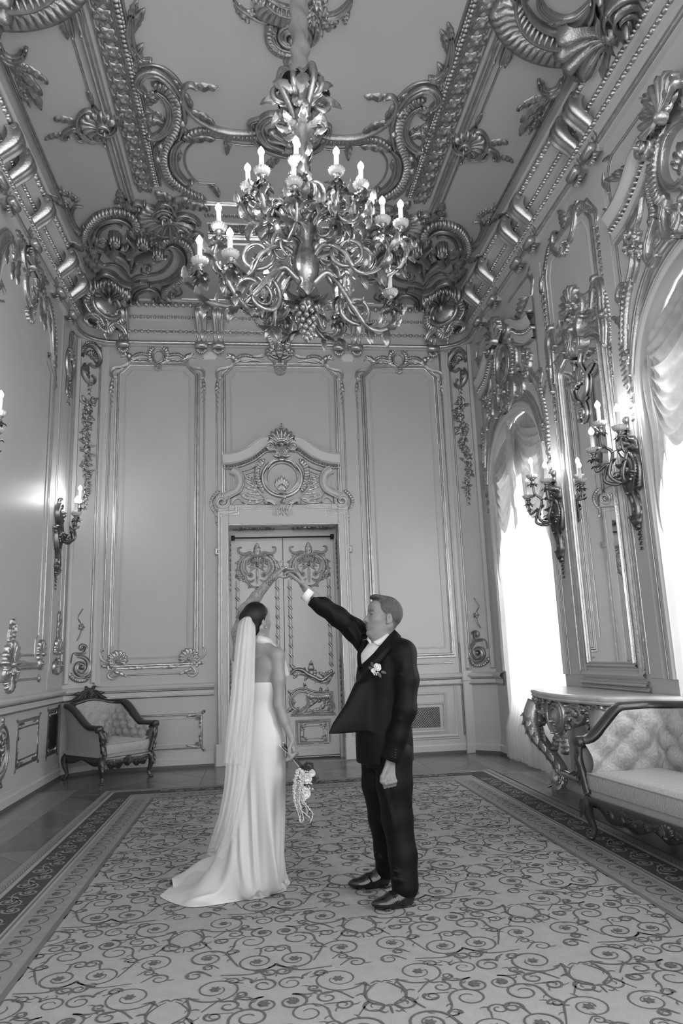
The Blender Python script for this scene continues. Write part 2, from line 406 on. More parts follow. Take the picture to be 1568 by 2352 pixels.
ceiling = struct('ceiling', MB().box((LX - .3, FY, CZ), (RX + .6, D + .6, CZ + .15)), CEILM)
# corner chamfers carrying the garland strips
def wedge(name, pl, w):
    a, b = pl.to3([(0, 0), (w, 0)]); c = a * .5 + b * .5 - pl.n * w / 2
    v = [(*a[:2], 0), (*b[:2], 0), (*c[:2], 0), (*a[:2], WT), (*b[:2], WT), (*c[:2], WT)]
    return struct(name, MB().add(v, [(0, 1, 4, 3), (1, 2, 5, 4), (2, 0, 3, 5), (3, 4, 5), (0, 2, 1)]), WALL)
CW = .34 * math.sqrt(2)
trim_1 = wedge('trim_1', CHL, CW); trim_2 = wedge('trim_2', CHR, CW)

# windows behind the curtains
GLASS = bpy.data.materials.new('window_glass'); GLASS.use_nodes = True
_nt = GLASS.node_tree; _b = _nt.nodes['Principled BSDF']; _t = _nt.nodes.new('ShaderNodeBsdfTransparent'); _m = _nt.nodes.new('ShaderNodeMixShader')
_b.inputs['Roughness'].default_value = .05; _m.inputs[0].default_value = .08
_nt.links.new(_t.outputs[0], _m.inputs[1]); _nt.links.new(_b.outputs[0], _m.inputs[2]); _nt.links.new(_m.outputs[0], _nt.nodes['Material Output'].inputs[0])
for i, yc in enumerate(WIN[:2]):
    x = RX + .34; fr = MB()
    for yy in (yc - HW + .03, yc, yc + HW - .03): fr.box((x - .03, yy - .035, .66), (x + .03, yy + .035, 4.2 if yy == yc else 3.7))
    for zz in (.69, 2.0, 3.3): fr.box((x - .028, yc - HW, zz - .03), (x + .028, yc + HW, zz + .03))
    a = np.linspace(0, PI, 25)
    P = [np.stack([np.full(25, xx), yc - (HW - dd) * np.cos(a), SPR + (RISE - dd) * np.sin(a) ** .9], 1) for xx, dd in ((x - .03, 0), (x - .03, .06), (x + .03, .06), (x + .03, 0))]
    fr.grid(np.array(P), cu=True)
    wn = struct('window_%d' % (i + 1), fr, TRIMP)
    for sy in (-1, 1):
        for za, zb in ((.7, 1.98), (2.02, 3.28)):
            MB().box((x - .003, min(yc, yc + sy * HW), za), (x + .003, max(yc, yc + sy * HW), zb)).build('pane', GLASS, wn, False)
    pa = MB(); c = np.stack([np.full(25, x), yc - HW * np.cos(a), SPR - .34 + (RISE + .34) * np.sin(a) ** .8], 1)
    pa.grid(np.stack([c * [1, 1, 0] + [0, 0, 3.32], c])).build('pane', GLASS, wn, False)

# ------------------------------------------------------------------ profiles swept round the room
def hsweep(mb, path, prof, closed=False):
    """prof [(offset into the room, z)] along a plan path whose right-hand side faces the room"""
    p = np.asarray(path, float); d = np.diff(p, axis=0); d /= np.linalg.norm(d, axis=1, keepdims=True)
    nrm = np.stack([d[:, 1], -d[:, 0]], 1); m = np.vstack([nrm[:1], nrm[1:] + nrm[:-1], nrm[-1:]]); m /= np.linalg.norm(m, axis=1, keepdims=True)
    c = np.ones(len(p)); c[1:-1] = (m[1:-1] * nrm[1:]).sum(1); m = m / c[:, None]
    P = [np.stack([p[:, 0] + m[:, 0] * o, p[:, 1] + m[:, 1] * o, np.full(len(p), zz)], 1) for o, zz in prof]
    mb.grid(np.array(P)); return mb
def offpath(path, o):
    p = np.asarray(path, float); t = np.gradient(p, axis=0); t /= np.linalg.norm(t, axis=1, keepdims=True)
    return p + np.stack([t[:, 1], -t[:, 0]], 1) * o
arc = lambda cx, cy, r, a0, a1, n=9: [(cx + r * math.cos(t), cy + r * math.sin(t)) for t in np.linspace(a0, a1, n)]
RC = .50
ROOM = [(LX, FY)] + arc(LX + RC, D - RC, RC, PI, PI / 2) + arc(RX - RC, D - RC, RC, PI / 2, 0) + [(RX, FY)]
CH = [(LX, FY), (LX, 10.2), (-2.28, D), (-.62, D)]; CH2 = [(1.43, D), (3.08, D), (RX, 10.2), (RX, 9.86)]

cornice = struct('trim_3', hsweep(MB(), ROOM, [(0, 6.24), (.05, 6.25), (.05, 6.42), (.09, 6.44), (.09, 6.49), (.05, 6.51), (.055, 6.66), (.08, 6.68), (.085, 6.74), (.11, 6.76), (.15, 6.80), (.19, 6.815), (.19, 6.90), (.23, 6.905), (.25, 6.93)]), TRIMP, True)
smooth_by_angle(cornice, 30)
hsweep(MB(), ROOM, [(.045, 6.265), (.075, 6.275), (.085, 6.30), (.075, 6.325), (.045, 6.335)]).build('gilt_rail', GILT, cornice)
def ring(path2, o, zz, r, gap, name, m, egg=.6, second=None):
    p = resample(offpath(path2, o), gap); mb = MB(); a = np.linspace(0, 2 * PI, 6, endpoint=False); t = np.gradient(p, axis=0); t /= np.linalg.norm(t, axis=1, keepdims=True)
    for i, (c, d) in enumerate(zip(p, t)):
        if c[1] < 1.5: continue
        nn = np.array([d[1], -d[0]]); k = (egg, 1) if not second or i % 2 else second; P = []
        for q_, hh in ((1, 0), (.8, .7), (.02, 1)):
            P.append([(c[0] + d[0] * math.cos(b) * r * k[0] * q_ + nn[0] * r * hh, c[1] + d[1] * math.cos(b) * r * k[0] * q_ + nn[1] * r * hh, zz + math.sin(b) * r * k[1] * q_) for b in a])
        mb.grid(np.array(P), False, True)
    return mb.build(name, m, cornice, True, 'stuff')
RD = resample(ROOM, .02)
ring(RD, .19, 6.858, .046, .056, 'egg_and_dart', GILT, 1.05, (.35, .8))
ring(RD, .09, 6.465, .032, .048, 'bead_row', GILT, 1.1, (.5, .7))
ring(RD, .083, 6.71, .032, .052, 'rosette_row', GILT, .9, (.45, .9))
hsweep(MB(), ROOM, [(.18, 6.895), (.20, 6.905), (.20, 6.915), (.18, 6.92)]).build('gilt_rail', GILT, cornice)
hsweep(MB(), ROOM, [(.05, 6.425), (.062, 6.432), (.05, 6.44)]).build('gilt_rail', GILT, cornice)
hsweep(MB(), ROOM, [(.085, 6.49), (.1, 6.497), (.085, 6.505)]).build('gilt_rail', GILT, cornice)
# S-shaped brackets over the frieze
def corbel_mesh():
    mb = MB(); t = np.linspace(0, 1, 19)
    zz = 6.80 - .60 * t; oo = .10 + .10 * np.cos(t * PI * 1.15) + .05 * np.sin(t * PI * 2.3) + .075
    w = np.interp(t, [0, .12, .5, .85, 1], [.100, .095, .078, .090, .070])
    xs = np.array([-1, -.98, -.72, -.6, -.25, 0, .25, .6, .72, .98, 1]); hs = np.array([-.12, 0, .012, -.012, .0, .012, .0, -.012, .012, 0, -.12])
    P = np.stack([np.stack([w[i] * xs, -(oo[i] + hs), np.full(11, zz[i])], 1) for i in range(19)]); mb.grid(P)
    for zc, r, o in ((6.80, .055, .24), (6.235, .052, .125)):     # volutes at head and foot
        a = np.linspace(0, 2 * PI, 14, endpoint=False)
        mb.grid(np.array([[(xx, -(o + q_ * r * math.cos(b)), zc + q_ * r * math.sin(b)) for b in a] for xx, q_ in ((-.1, .01), (-.1, .5), (-.088, .95), (.088, .95), (.1, .5), (.1, .01))]), False, True)
    for k in range(7):                                            # fan of leaf tips beneath
        an = -PI / 2 + (k - 3) * .36; c = np.array([0, 6.2]); L = .10
        d = np.array([math.cos(an), math.sin(an)]); e = np.array([-d[1], d[0]]); R_ = []
        for q_, ww, hh in ((0, .012, .07), (.5, .020, .10), (.85, .014, .11), (1, .002, .08)):
            pc = c + d * L * q_; R_.append([(*(pc + e * ww * s_)[:1], -hh - (.012 if s_ == 0 else 0), (pc + e * ww * s_)[1]) for s_ in (-1, 0, 1)])
        mb.grid(np.array(R_))
    return mb
cb = corbel_mesh().build('corbel', GILT, cornice); first = True
def corbel(x, y, rz):
    global first
    o = cb if first else cb.copy()
    if not first: COL.objects.link(o); o.parent = cornice
    first = False; o.location = (x, y, 0); o.rotation_euler = (0, 0, rz)
for u_, _ in [BACK.off(.15).px(x_, 750) for x_ in (282, 462, 501, 778, 818, 993)]: corbel(u_, D, 0)
for x_, y_ in ((20, 330), (48, 385), (95, 535), (152, 655), (180, 690)): corbel(LX, LEFT.off(.15).px(x_ - 5, y_)[0], PI / 2)
for x_, y_ in ((1337, 290), (1305, 345), (1205, 517), (1175, 560), (1120, 645), (1088, 690)): corbel(RX, -RIGHT.off(.15).px(x_, y_)[0], -PI / 2)

# dado: chair rail, baseboard
RAILP = [(0, .96), (.02, .965), (.035, .98), (.03, .99), (.02, 1.0), (.02, 1.055), (.035, 1.065), (.06, 1.085), (.065, 1.11), (.05, 1.13), (.02, 1.14), (0, 1.145)]
for pth, par in ((CH[:2], wall_left), (CH[1:], wall_back), (CH2, wall_back)):
    smooth_by_angle(hsweep(MB(), pth, RAILP).build('chair_rail', TRIMP, par), 40)
    hsweep(MB(), pth, [(.034, .972), (.042, .98), (.034, .99)]).build('gilt_line', GILTD, par)
    hsweep(MB(), pth, [(.02, 1.046), (.03, 1.052), (.034, 1.066), (.03, 1.07)]).build('gilt_line', GILTD, par)
BASEP = [(0, .20), (.012, .20), (.012, .14), (.03, .12), (.03, .05), (.033, .05), (.033, .0)]
DARKB = mat('dark_baseboard_paint', .10, .5)  # dark colour of the thin strip along the foot of the baseboard
for nm, pth in (('baseboard_left', CH[:2]), ('baseboard_back', CH[1:]), ('baseboard_right', CH2)):
    b_ = struct(nm, hsweep(MB(), pth, BASEP), TRIMP)
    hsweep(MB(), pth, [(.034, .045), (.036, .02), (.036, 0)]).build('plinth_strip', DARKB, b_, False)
for yc in (6.72, 2.56):
    hsweep(MB(), [(RX, yc + 1.1), (RX, yc - 1.1)], BASEP).build('baseboard_run', TRIMP, b_, False)
# ------------------------------------------------------------------ back wall: three framed panels
def inset(path, d):
    p = np.asarray(path, float); k = len(p); a = np.roll(p, 1, 0) - p; b = np.roll(p, -1, 0) - p
    a /= np.linalg.norm(a, axis=1, keepdims=True); b /= np.linalg.norm(b, axis=1, keepdims=True)
    A = .5 * np.sum(p[:, 0] * np.roll(p[:, 1], -1) - np.roll(p[:, 0], -1) * p[:, 1]); sg = 1 if A > 0 else -1
    na = sg * np.stack([a[:, 1], -a[:, 0]], 1); nb = sg * np.stack([-b[:, 1], b[:, 0]], 1); m = na + nb; m /= np.maximum(np.linalg.norm(m, axis=1, keepdims=True), 1e-6)
    return p + m * (d / np.maximum((m * na).sum(1), .35))[:, None]
def frame_loop(o, pts, w, h, prof=PR_OGEE):
    """closed mitred frame: sharp corners kept"""
    p = np.asarray(pts, float); outer = inset(p, -w); pr = np.asarray(prof); P = []; H = []
    for s_, t_ in pr: P.append(inset(p, -w * s_)); H.append(np.full(len(p), h * t_))
    o._emit(np.array(P), np.array(H), cv=True); return o
def panel_poly(c, hw, v0, v1, cx, cy, n=5):
    """rectangle with concave cut upper corners"""
    r = [(c + hw, v0), (c + hw, v1 - cy)]
    for t in np.linspace(0, 1, n)[1:-1]: r.append((c + hw - cx * t, v1 - cy * (1 - t) - 0.0 - .10 * cy * math.sin(PI * t)))
    r += [(c + hw - cx, v1)]
    return r + [(2 * c - x, y) for x, y in r[::-1]]
vtop = BACK.px(361, 836)[1]; vbot = BACK.px(361, 1529)[1]; ccut = .155
uL = .5 * (BACK.px(271, 900)[0] + BACK.px(453, 900)[0]); hwL = .5 * (BACK.px(453, 900)[0] - BACK.px(271, 900)[0])
uR = .5 * (BACK.px(832, 900)[0] + BACK.px(1003, 900)[0]); uC = .5 * (BACK.px(513, 900)[0] + BACK.px(772, 900)[0]); hwC = .5 * (BACK.px(772, 900)[0] - BACK.px(513, 900)[0])
vbR = BACK.px(980, 1506)[1]; vbC = BACK.px(642, 1185)[1]
def back_panel(c, hw, v0, nm='panel_moulding', dbl=True):
    p = panel_poly(c, hw, v0, vtop, ccut, ccut * 1.05)
    o = Orn(BACK); frame_loop(o, p, .037, .040); ob = o.build(nm, GILT, wall_back); smooth_by_angle(ob, 32)
    o = Orn(BACK); frame_loop(o, inset(p, .115), .014, .014, PR_OGEE_S); smooth_by_angle(o.build('inner_moulding', TRIMP, wall_back), 32)
    if dbl:
        o = Orn(BACK); x = hw + .105
        o.sweep(resample(np.array([(c - x, vtop - .30), (c - x, v0 + .17)]), .5), .013, .014).sweep(resample(np.array([(c + x, vtop - .30), (c + x, v0 + .17)]), .5), .013, .014)
        o.sweep(resample(np.array([(c - x + .12, v0 - .115), (c + x - .12, v0 - .115)]), .5), .013, .014); o.build('outer_moulding', GILT, wall_back)
back_panel(uL, hwL, vbot); back_panel(uR, hwL, vbR); back_panel(uC, hwC, vbC)

def crest(c, hw, shell=False):
    o = Orn(BACK, mirror=c); cA = BACK.px(*zA(1025, 705))
    def g(pts): return [BACK.px(*zA(x, y)) - cA + np.array([c, cA[1]]) for x, y in pts]
    if not shell:
        e = np.linspace(0, 2 * PI, 29); ox, oy = c, cA[1]
        o1 = Orn(BACK, o.m)
        o1.sweep(np.stack([ox + .082 * np.cos(e), oy + .10 * np.sin(e)], 1), .018, .04, PR_ROUND)
        o1.leaf((ox, oy + .17), PI / 2 + .25, .16, .05, -.9, .06); o1.knob((ox, oy + .27), .04, .05); o1.shell((ox, oy - .15), -PI / 2, .10, 1.7, 5, .05)
        o.ruffle([(ox - .05, oy + .155), (ox - .12, oy + .10), (ox - .135, oy), (ox - .10, oy - .10)][::-1], .032, .05, .04)
        o.scroll([(ox - .03, oy + .21), (ox - .10, oy + .19), (ox - .15, oy + .10)], .02, .045); o.scroll([(ox - .03, oy - .2), (ox - .06, oy - .12), (ox - .13, oy - .09), (ox - .19, oy - .05)], .02, .045)
        sx = 1.0
    else:
        o1 = Orn(BACK, o.m); cc = BACK.px(*zE(764, 160)); ox, oy = c, cc[1]
        o1.shell((ox, oy - .10), PI / 2, .27, PI * 1.1, 11, .07); e = np.linspace(-.45 * PI, 1.45 * PI, 33)
        o1.sweep(np.stack([ox + .185 * np.cos(e), oy + .0 + .165 * np.sin(e)], 1), .02, .05)
        o1.leaf((ox, oy + .2), PI / 2, .16, .05, 0, .07); o1.shell((ox, oy - .32), -PI / 2, .13, 1.8, 5, .06); o1.leaf((ox, oy - .12), -PI / 2, .3, .04, 0, .06)
        o.scroll([(ox - .02, oy - .42), (ox - .07, oy - .33), (ox - .10, oy - .2), (ox - .18, oy - .15)], .025, .05); o.leaf((ox - .17, oy + .05), 2.6, .16, .04, 1.2, .05); o.scroll([(ox - .19, oy + .02), (ox - .23, oy - .08), (ox - .30, oy - .13), (ox - .42, oy - .14)], .022, .05)
    R_ = lambda pts: [(c - hw + (x + .62), vtop + y) for x, y in pts]        # corner-relative metres, panel edge at x = -.62
    k = hw - .62
    o.scroll([(c - .20 - k * .35, vtop + .05), (c - .27 - k * .5, vtop + .075)] + R_([(-.30, .05), (-.36, .07)]), .018, .04)
    o.ruffle(R_([(-.16, .13), (-.25, .16), (-.34, .155), (-.42, .10)]), .024, .04, .03); o.scroll(R_([(-.12, .07), (-.2, .09), (-.3, .09), (-.38, .06), (-.44, .02)]), .022, .045)
    o.leaf(R_([(-.40, .07)])[0], 2.2, .2, .045, .9, .045, 3); o.scroll(R_([(-.46, -.02), (-.47, .07), (-.52, .12), (-.58, .10)]), .018, .04)
    o.scroll(R_([(-.42, .03), (-.50, -.03), (-.58, -.065), (-.67, -.08), (-.72, -.13), (-.715, -.21), (-.67, -.24), (-.64, -.20)]), .024, .045)
    o.leaf(R_([(-.70, -.22)])[0], -1.75, .26, .032, .1, .035, 4); o.drop(R_([(-.715, -.36)])[0], .40, .045, .025)
    o.build('panel_crest', GILT, wall_back)
crest(uL, hwL); crest(uR, hwL); crest(uC, hwC, True)
for c, v0 in ((uL, vbot),):                                            # shells at the foot of the left panel
    o = Orn(BACK, mirror=c); x = c - hwL
    o.shell((x + .10, v0 + .08), PI * .55, .16, PI * 1.5, 11, .06); o.volute((x + .11, v0 + .09), .085, -1.2, 1.2, -1, .02, .06)
    o.scroll([(x + .08, v0 + .0), (x - .02, v0 + .06), (x - .11, v0 + .12), (x - .135, v0 + .20), (x - .10, v0 + .235)], .02, .04)
    o.scroll([(x + .1, v0 + .02), (x + .02, v0 - .05), (x - .01, v0 - .12), (x + .06, v0 - .155), (x + .11, v0 - .12)], .026, .045)
    o.leaf((x + .14, v0 + .02), -.25, .36, .035, .25, .045, 4); o.leaf((x, v0 + .02), 3.4, .13, .03, -.8, .04, 2); o.leaf((x + .05, v0 - .06), -.3, .2, .03, -.2, .04, 3)
    o.build('corner_shell', GILT, wall_back)

# dado panels of the back wall
def gilt_rect(pl, u0, v0, u1, v1, par, w=.014, corners=True, m=None, nm='dado_moulding'):
    o = Orn(pl); frame_loop(o, [(u1, v0), (u1, v1), (u0, v1), (u0, v0)], w, .018, PR_OGEE_S)
    if corners:
        for sx, x in ((1, u0), (-1, u1)):
            for sy, y in ((1, v0), (-1, v1)):
                a = math.atan2(sy, sx); o.volute((x + sx * .05, y + sy * .05), .045, a + PI, 1.1, sx * sy, .014, .035)
                o.leaf((x + sx * .02, y + sy * .01), 0 if sx > 0 else PI, .20, .028, sx * sy * .3, .03, 3); o.leaf((x + sx * .01, y + sy * .02), sy * PI / 2, .18, .026, -sx * sy * .3, .03, 3)
                o.leaf((x, y), a + PI, .07, .025, 0, .03, 2)
    ob = o.build(nm, m or GILTD, par); return ob
a_ = BACK.px(*zC(1345, 1355)); b_2 = BACK.px(*zC(1330, 1130))
gilt_rect(BACK, uL - hwL - .02, a_[1], a_[0], b_2[1], wall_back)
o = Orn(BACK); frame_loop(o, [(a_[0] - .09, a_[1] + .05), (a_[0] - .09, b_2[1] - .05), (uL - hwL + .07, b_2[1] - .05), (uL - hwL + .07, a_[1] + .05)], .01, .01, PR_OGEE_S); o.build('inner_moulding', TRIMP, wall_back)
ur1 = BACK.px(*zF(812, 1600))[0]; vt1 = BACK.px(*zF(700, 1442))[1]
def trect(pl, u0, v0, u1, v1, w, par, m=None, h=.022):
    o = Orn(pl); frame_loop(o, [(u1, v0), (u1, v1), (u0, v1), (u0, v0)], w, h, PR_OGEE); smooth_by_angle(o.build('dado_moulding', m or TRIMP, par), 32)
ul1 = 2 * uR - ur1 + .12
trect(BACK, ul1, .24, ur1, vt1, .03, wall_back)
g0 = BACK.px(*zF(735, 1880)); g1 = BACK.px(*zF(735, 1530)); k0 = BACK.px(*zF(668, 1842)); k1 = BACK.px(*zF(662, 1660)); k2 = BACK.px(*zF(700, 1622))
ugl = 2 * uR - g0[0] + .1; trect(BACK, ugl, g0[1], g0[0], g1[1], .022, wall_back); trect(BACK, ugl + .12, k0[1] - .06, k2[0], k2[1], .016, wall_back)
ukl = ugl + .16
grille = MB().pbox(BACK, ukl, k0[1] - .02, k0[0] + .02, k1[1] + .02, 0, .012).build('heating_grille', TRIMP, wall_back, False)
MB().pbox(BACK, ukl + .015, k0[1], k0[0] + .005, k1[1], .008, .014).build('opening_shade_plate', DARK, grille, False)  # near-black plate, painted stand-in for the unlit space behind the mesh
o = Orn(BACK.off(.013)); n = 30
for i in range(-12, n):
    for s_ in (-1, 1):
        u0 = ukl + .015 + i * .036; pts = []; hgt = k1[1] - k0[1]
        for t in (0, 1): pts.append((u0 + t * hgt, k0[1] + (t if s_ > 0 else 1 - t) * hgt))
        p = np.array(pts); lo, hi = ukl + .02, k0[0]
        t0, t1 = (lo - p[0, 0]) / hgt, (hi - p[0, 0]) / hgt; t0 = max(0, t0); t1 = min(1, t1)
        if t1 - t0 > .02: o.sweep(np.array([p[0] + (p[1] - p[0]) * t0, p[0] + (p[1] - p[0]) * t1]), .005, .005, PR_LINE)
o.build('grille_mesh', GILTD, grille, kind='stuff')
# flat pilaster strips beside the chamfers
for u0, u1 in ((-2.27, -2.20), (3.0, 3.07)):
    MB().pbox(BACK, u0, 1.15, u1, 6.24, 0, .03, .008).build('pilaster_strip', TRIMP, wall_back, False)
o = Orn(BACK)
for u_ in (2.985,): o.sweep(resample(np.array([(u_, 6.2), (u_, .25)]), .5), .012, .016)
o.build('gilt_line', GILTD, wall_back)
MB().pbox(BACK, 3.0, .0, 3.14, 1.16, .0, .06, .012).pbox(BACK, 2.99, 0, 3.15, .13, 0, .08, .01).pbox(BACK, 2.99, 1.02, 3.15, 1.17, 0, .075, .01).build('pilaster_base', TRIMP, wall_back, False)
# garland strips on the chamfers
for pl, par in ((CHL, trim_1), (CHR, trim_2)):
    for x in (.035, CW - .035): MB().pbox(pl, x - .03, 1.2, x + .03, 6.22, 0, .045, .012).build('pilaster_strip', TRIMP, par, False)
    o = Orn(pl)
    for x in (.075, CW - .075): o.sweep(resample(np.array([(x, 6.2), (x, 1.25)]), .6), .013, .02)
    o.build('gilt_line', GILT, par)
    o = Orn(pl); c = CW / 2; s_ = 1 if pl is CHL else -1
    o.scroll([(c - s_ * .14, 5.95), (c - s_ * .10, 6.12), (c + s_ * .02, 6.17), (c + s_ * .13, 6.08), (c + s_ * .15, 5.95), (c + s_ * .07, 5.85), (c - s_ * .02, 5.87)], .035, .06)
    o.shell((c + s_ * .01, 5.98), PI / 2 - s_ * .5, .12, PI * 1.2, 9, .07); o.ruffle([(c - s_ * .15, 6.0), (c - s_ * .08, 6.17), (c + s_ * .05, 6.22), (c + s_ * .17, 6.12)], .03, .05, .035)
    o.scroll([(c - s_ * .10, 5.86), (c - s_ * .13, 5.72), (c - s_ * .06, 5.6), (c + s_ * .04, 5.58), (c + s_ * .08, 5.66), (c + s_ * .03, 5.70)], .03, .055); o.leaf((c - s_ * .04, 5.85), -PI / 2 - s_ * .2, .3, .06, s_ * .6, .05)
    o.drop((c, 5.55), .2, .04); o.garland((c, 5.32), 1.5, .105, .06, 3 if s_ > 0 else 5, .35); o.drop((c, 3.85), .25, .05)
    o.build('garland', GILTD, par)
    o = Orn(pl); o.volute((c + s_ * .02, 1.42), .16, PI * .6, 1.5, -s_, .035, .05); o.volute((c + s_ * .03, 1.68), .085, -PI * .6, 1.2, s_, .022, .045, tail=[(c - s_ * .12, 1.48), (c - s_ * .09, 1.60)])
    o.ruffle([(c - s_ * .17, 1.36), (c - s_ * .06, 1.26), (c + s_ * .1, 1.25), (c + s_ * .19, 1.40)], .03, .045, .035); o.scroll([(c - s_ * .05, 1.78), (c, 1.86), (c + s_ * .02, 1.95)], .012, .025); o.flower((c + s_ * .01, 1.97), .05, 5, .04); o.scroll([(c, 2.02), (c - s_ * .04, 2.1), (c + s_ * .02, 2.22)], .008, .02)
    o.build('foot_scroll', GILTD, par)

# ------------------------------------------------------------------ double door with its carved pediment
dm = MB()
for x0, x1 in ((-.57, -.41), (1.23, 1.39)): dm.pbox(BACK, x0, 0, x1, 3.72, 0, .055, .01)
dm.pbox(BACK, -.41, 3.40, 1.23, 3.72, 0, .055, .01)
for x0, x1 in ((-.60, -.40), (1.22, 1.42)): dm.pbox(BACK, x0, 0, x1, .30, 0, .085, .012)
door = struct('door_1', dm, TRIMP)
o = Orn(BACK.off(.05), mirror=.41)
st = [(.36, 3.70), (-.30, 3.70), (-.30, 3.62), (-.555, 3.60), (-.555, 3.05), (-.59, 3.05), (-.59, 2.98), (-.555, 2.98), (-.555, .3)]
o.sweep(np.array(st), .018, .02, PR_OGEE_S); o.sweep(np.array([(x + (.035 if x < 0 else 0), y - .045) for x, y in st[:4]] + [(-.515, 3.55), (-.515, .3)]), .011, .014)
o.sweep(np.array([(.41, 3.415), (-.42, 3.415), (-.42, .3)]), .010, .012); smooth_by_angle(o.build('gilt_casing', GILT, door), 35)
ux = .5 * (BACK.px(*zE(675, 1000))[0] + BACK.px(*zE(865, 1000))[0])
G = lambda pts: uv(BACK, zE, pts)
o = Orn(BACK.off(.0), mirror=ux)
tp = G([(272, 1112), (340, 1108), (420, 1088), (500, 1052), (560, 1006), (610, 972), (660, 968)])
o.sweep(resample(smooth_path(tp), .03), .075, .11, [(-1, 0), (-1, .7), (-.6, .75), (.2, .85), (.75, 1), (1, 1), (1, 0)]); o.build('pediment_cornice', TRIMP, door)
o = Orn(BACK, mirror=ux)
p = resample(smooth_path(tp), .03); t = np.gradient(p, axis=0); t /= np.linalg.norm(t, axis=1, keepdims=True); nn = np.stack([-t[:, 1], t[:, 0]], 1)
o.sweep(p + nn * .078, .016, .12); o.sweep(p - nn * .135, .016, .06); o.beads(p - nn * .10, .026, .045, .06, .7); o.sweep(p - nn * .06, .01, .09)
o.volute(G([(676, 1000)])[0], .085, PI * .55, 1.7, -1, .026, .13)
o.leaf(G([(640, 955)])[0], 3.35, .30, .03, .25, .12, 3)
o.build('pediment_scroll', GILT, door)
o = Orn(BACK, mirror=ux)
side = [(345, 1195), (395, 1225), (418, 1290), (395, 1360), (330, 1400), (280, 1425)]
o.sweep(resample(smooth_path(G(side)), .02), .048, .05, PR_FLAT); o.build('pediment_field', TRIMP, door)
o = Orn(BACK, mirror=ux)
p = resample(smooth_path(G(side)), .02); t = np.gradient(p, axis=0); t /= np.linalg.norm(t, axis=1, keepdims=True); nn = np.stack([-t[:, 1], t[:, 0]], 1)
o.sweep(p + nn * .055, .016, .065); o.sweep(p - nn * .055, .014, .06)
o.sweep(resample(smooth_path(G([(430, 1208), (480, 1195), (530, 1172), (575, 1128)])), .02), .013, .05); o.sweep(resample(smooth_path(G([(462, 1232), (500, 1222), (545, 1200)])), .02), .009, .03)
o.scroll(G([(330, 1232), (368, 1235), (386, 1285), (372, 1340), (335, 1372)]), .022, .05, start=True)
o.volute(G([(262, 1472)])[0], .115, .9, 1.7, -1, .03, .08, tail=[G([(330, 1400)])[0]])
o.ruffle(G([(240, 1375), (195, 1415), (168, 1470), (185, 1530), (215, 1570), (210, 1620)]), .028, .05, .04); o.leaf(G([(215, 1600)])[0], -1.9, .14, .03, 1.2, .05, 2)
o.scroll(G([(345, 1480), (370, 1440), (415, 1435), (440, 1475)]), .024, .05); o.scroll(G([(430, 1470), (500, 1480), (560, 1475), (615, 1450)]), .02, .045)
sp = G([(625, 1432), (575, 1380), (535, 1325), (515, 1262)]); o.scroll(sp, .014, .05)
for (x, y), a, L in (((600, 1405), 2.9, .22), ((570, 1375), 2.7, .2), ((545, 1340), 2.5, .16), ((590, 1395), 1.7, .17), ((555, 1350), 1.6, .16), ((530, 1310), 1.9, .15), ((515, 1280), 2.6, .12)): o.leaf(G([(x, y)])[0], a, L, .026, .35, .05, 2)
o.scroll(G([(620, 1440), (540, 1450), (460, 1435), (422, 1400), (425, 1375)]), .016, .045)
for (x, y), a in (((560, 1450), 2.6), ((500, 1445), 2.4), ((580, 1450), 3.5), ((520, 1450), 3.6)): o.leaf(G([(x, y)])[0], a, .15, .024, .4, .045, 2)
o.ruffle(G([(615, 1390), (585, 1330), (560, 1250), (570, 1165), (625, 1100)]), .045, .07, .045)
o.scroll(G([(655, 1180), (668, 1145), (700, 1120), (750, 1112)]), .024, .07, start=True); o.scroll(G([(655, 1200), (628, 1250), (640, 1310), (690, 1370), (750, 1400)]), .03, .075, start=True)
o.scroll(G([(735, 1600), (742, 1545), (715, 1490), (665, 1462), (635, 1472), (650, 1490)]), .035, .09); o.scroll(G([(700, 1590), (712, 1535), (690, 1500)]), .02, .08)
o.scroll(G([(700, 1070), (740, 1075), (775, 1055)]), .03, .08)
o1 = Orn(BACK, o.m); e = np.linspace(0, 2 * PI, 49); cc = G([(783, 1262)])[0]; cc[0] = ux
o1.sweep(np.stack([cc[0] + .235 * np.cos(e), cc[1] + .235 * np.sin(e)], 1), .018, .05); o1.sweep(np.stack([cc[0] + .30 * np.cos(e), cc[1] + .29 * np.sin(e)], 1), .03, .04)
for k in range(7): o1.leaf((cc[0] - .01, cc[1] - .20), PI / 2 + (k - 3) * .33, .24 - .02 * abs(k - 3), .03, (k - 3) * -.22, .05, 2)
cS = G([(768, 975)])[0]; o1.shell((ux, cS[1] - .02), PI / 2, .27, PI * .95, 9, .13); o1.leaf((ux, cS[1] + .1), PI / 2, .22, .05, 0, .15, 3)
o1.scroll([(ux - .10, cS[1] - .03), (ux - .06, cS[1] + .04), (ux + .06, cS[1] + .04), (ux + .10, cS[1] - .03)], .02, .13); o1.shell((ux, cS[1] - .05), -PI / 2, .16, 2.4, 7, .09)
f0 = G([(783, 1470)])[0]; o1.shell((ux, f0[1]), -PI / 2, .22, 1.3, 5, .08); o1.leaf((ux + .05, f0[1] + .18), -1.9, .24, .04, .5, .08); o1.knob((ux, f0[1]), .035, .1)
o.build('pediment_carving', GILT, door)

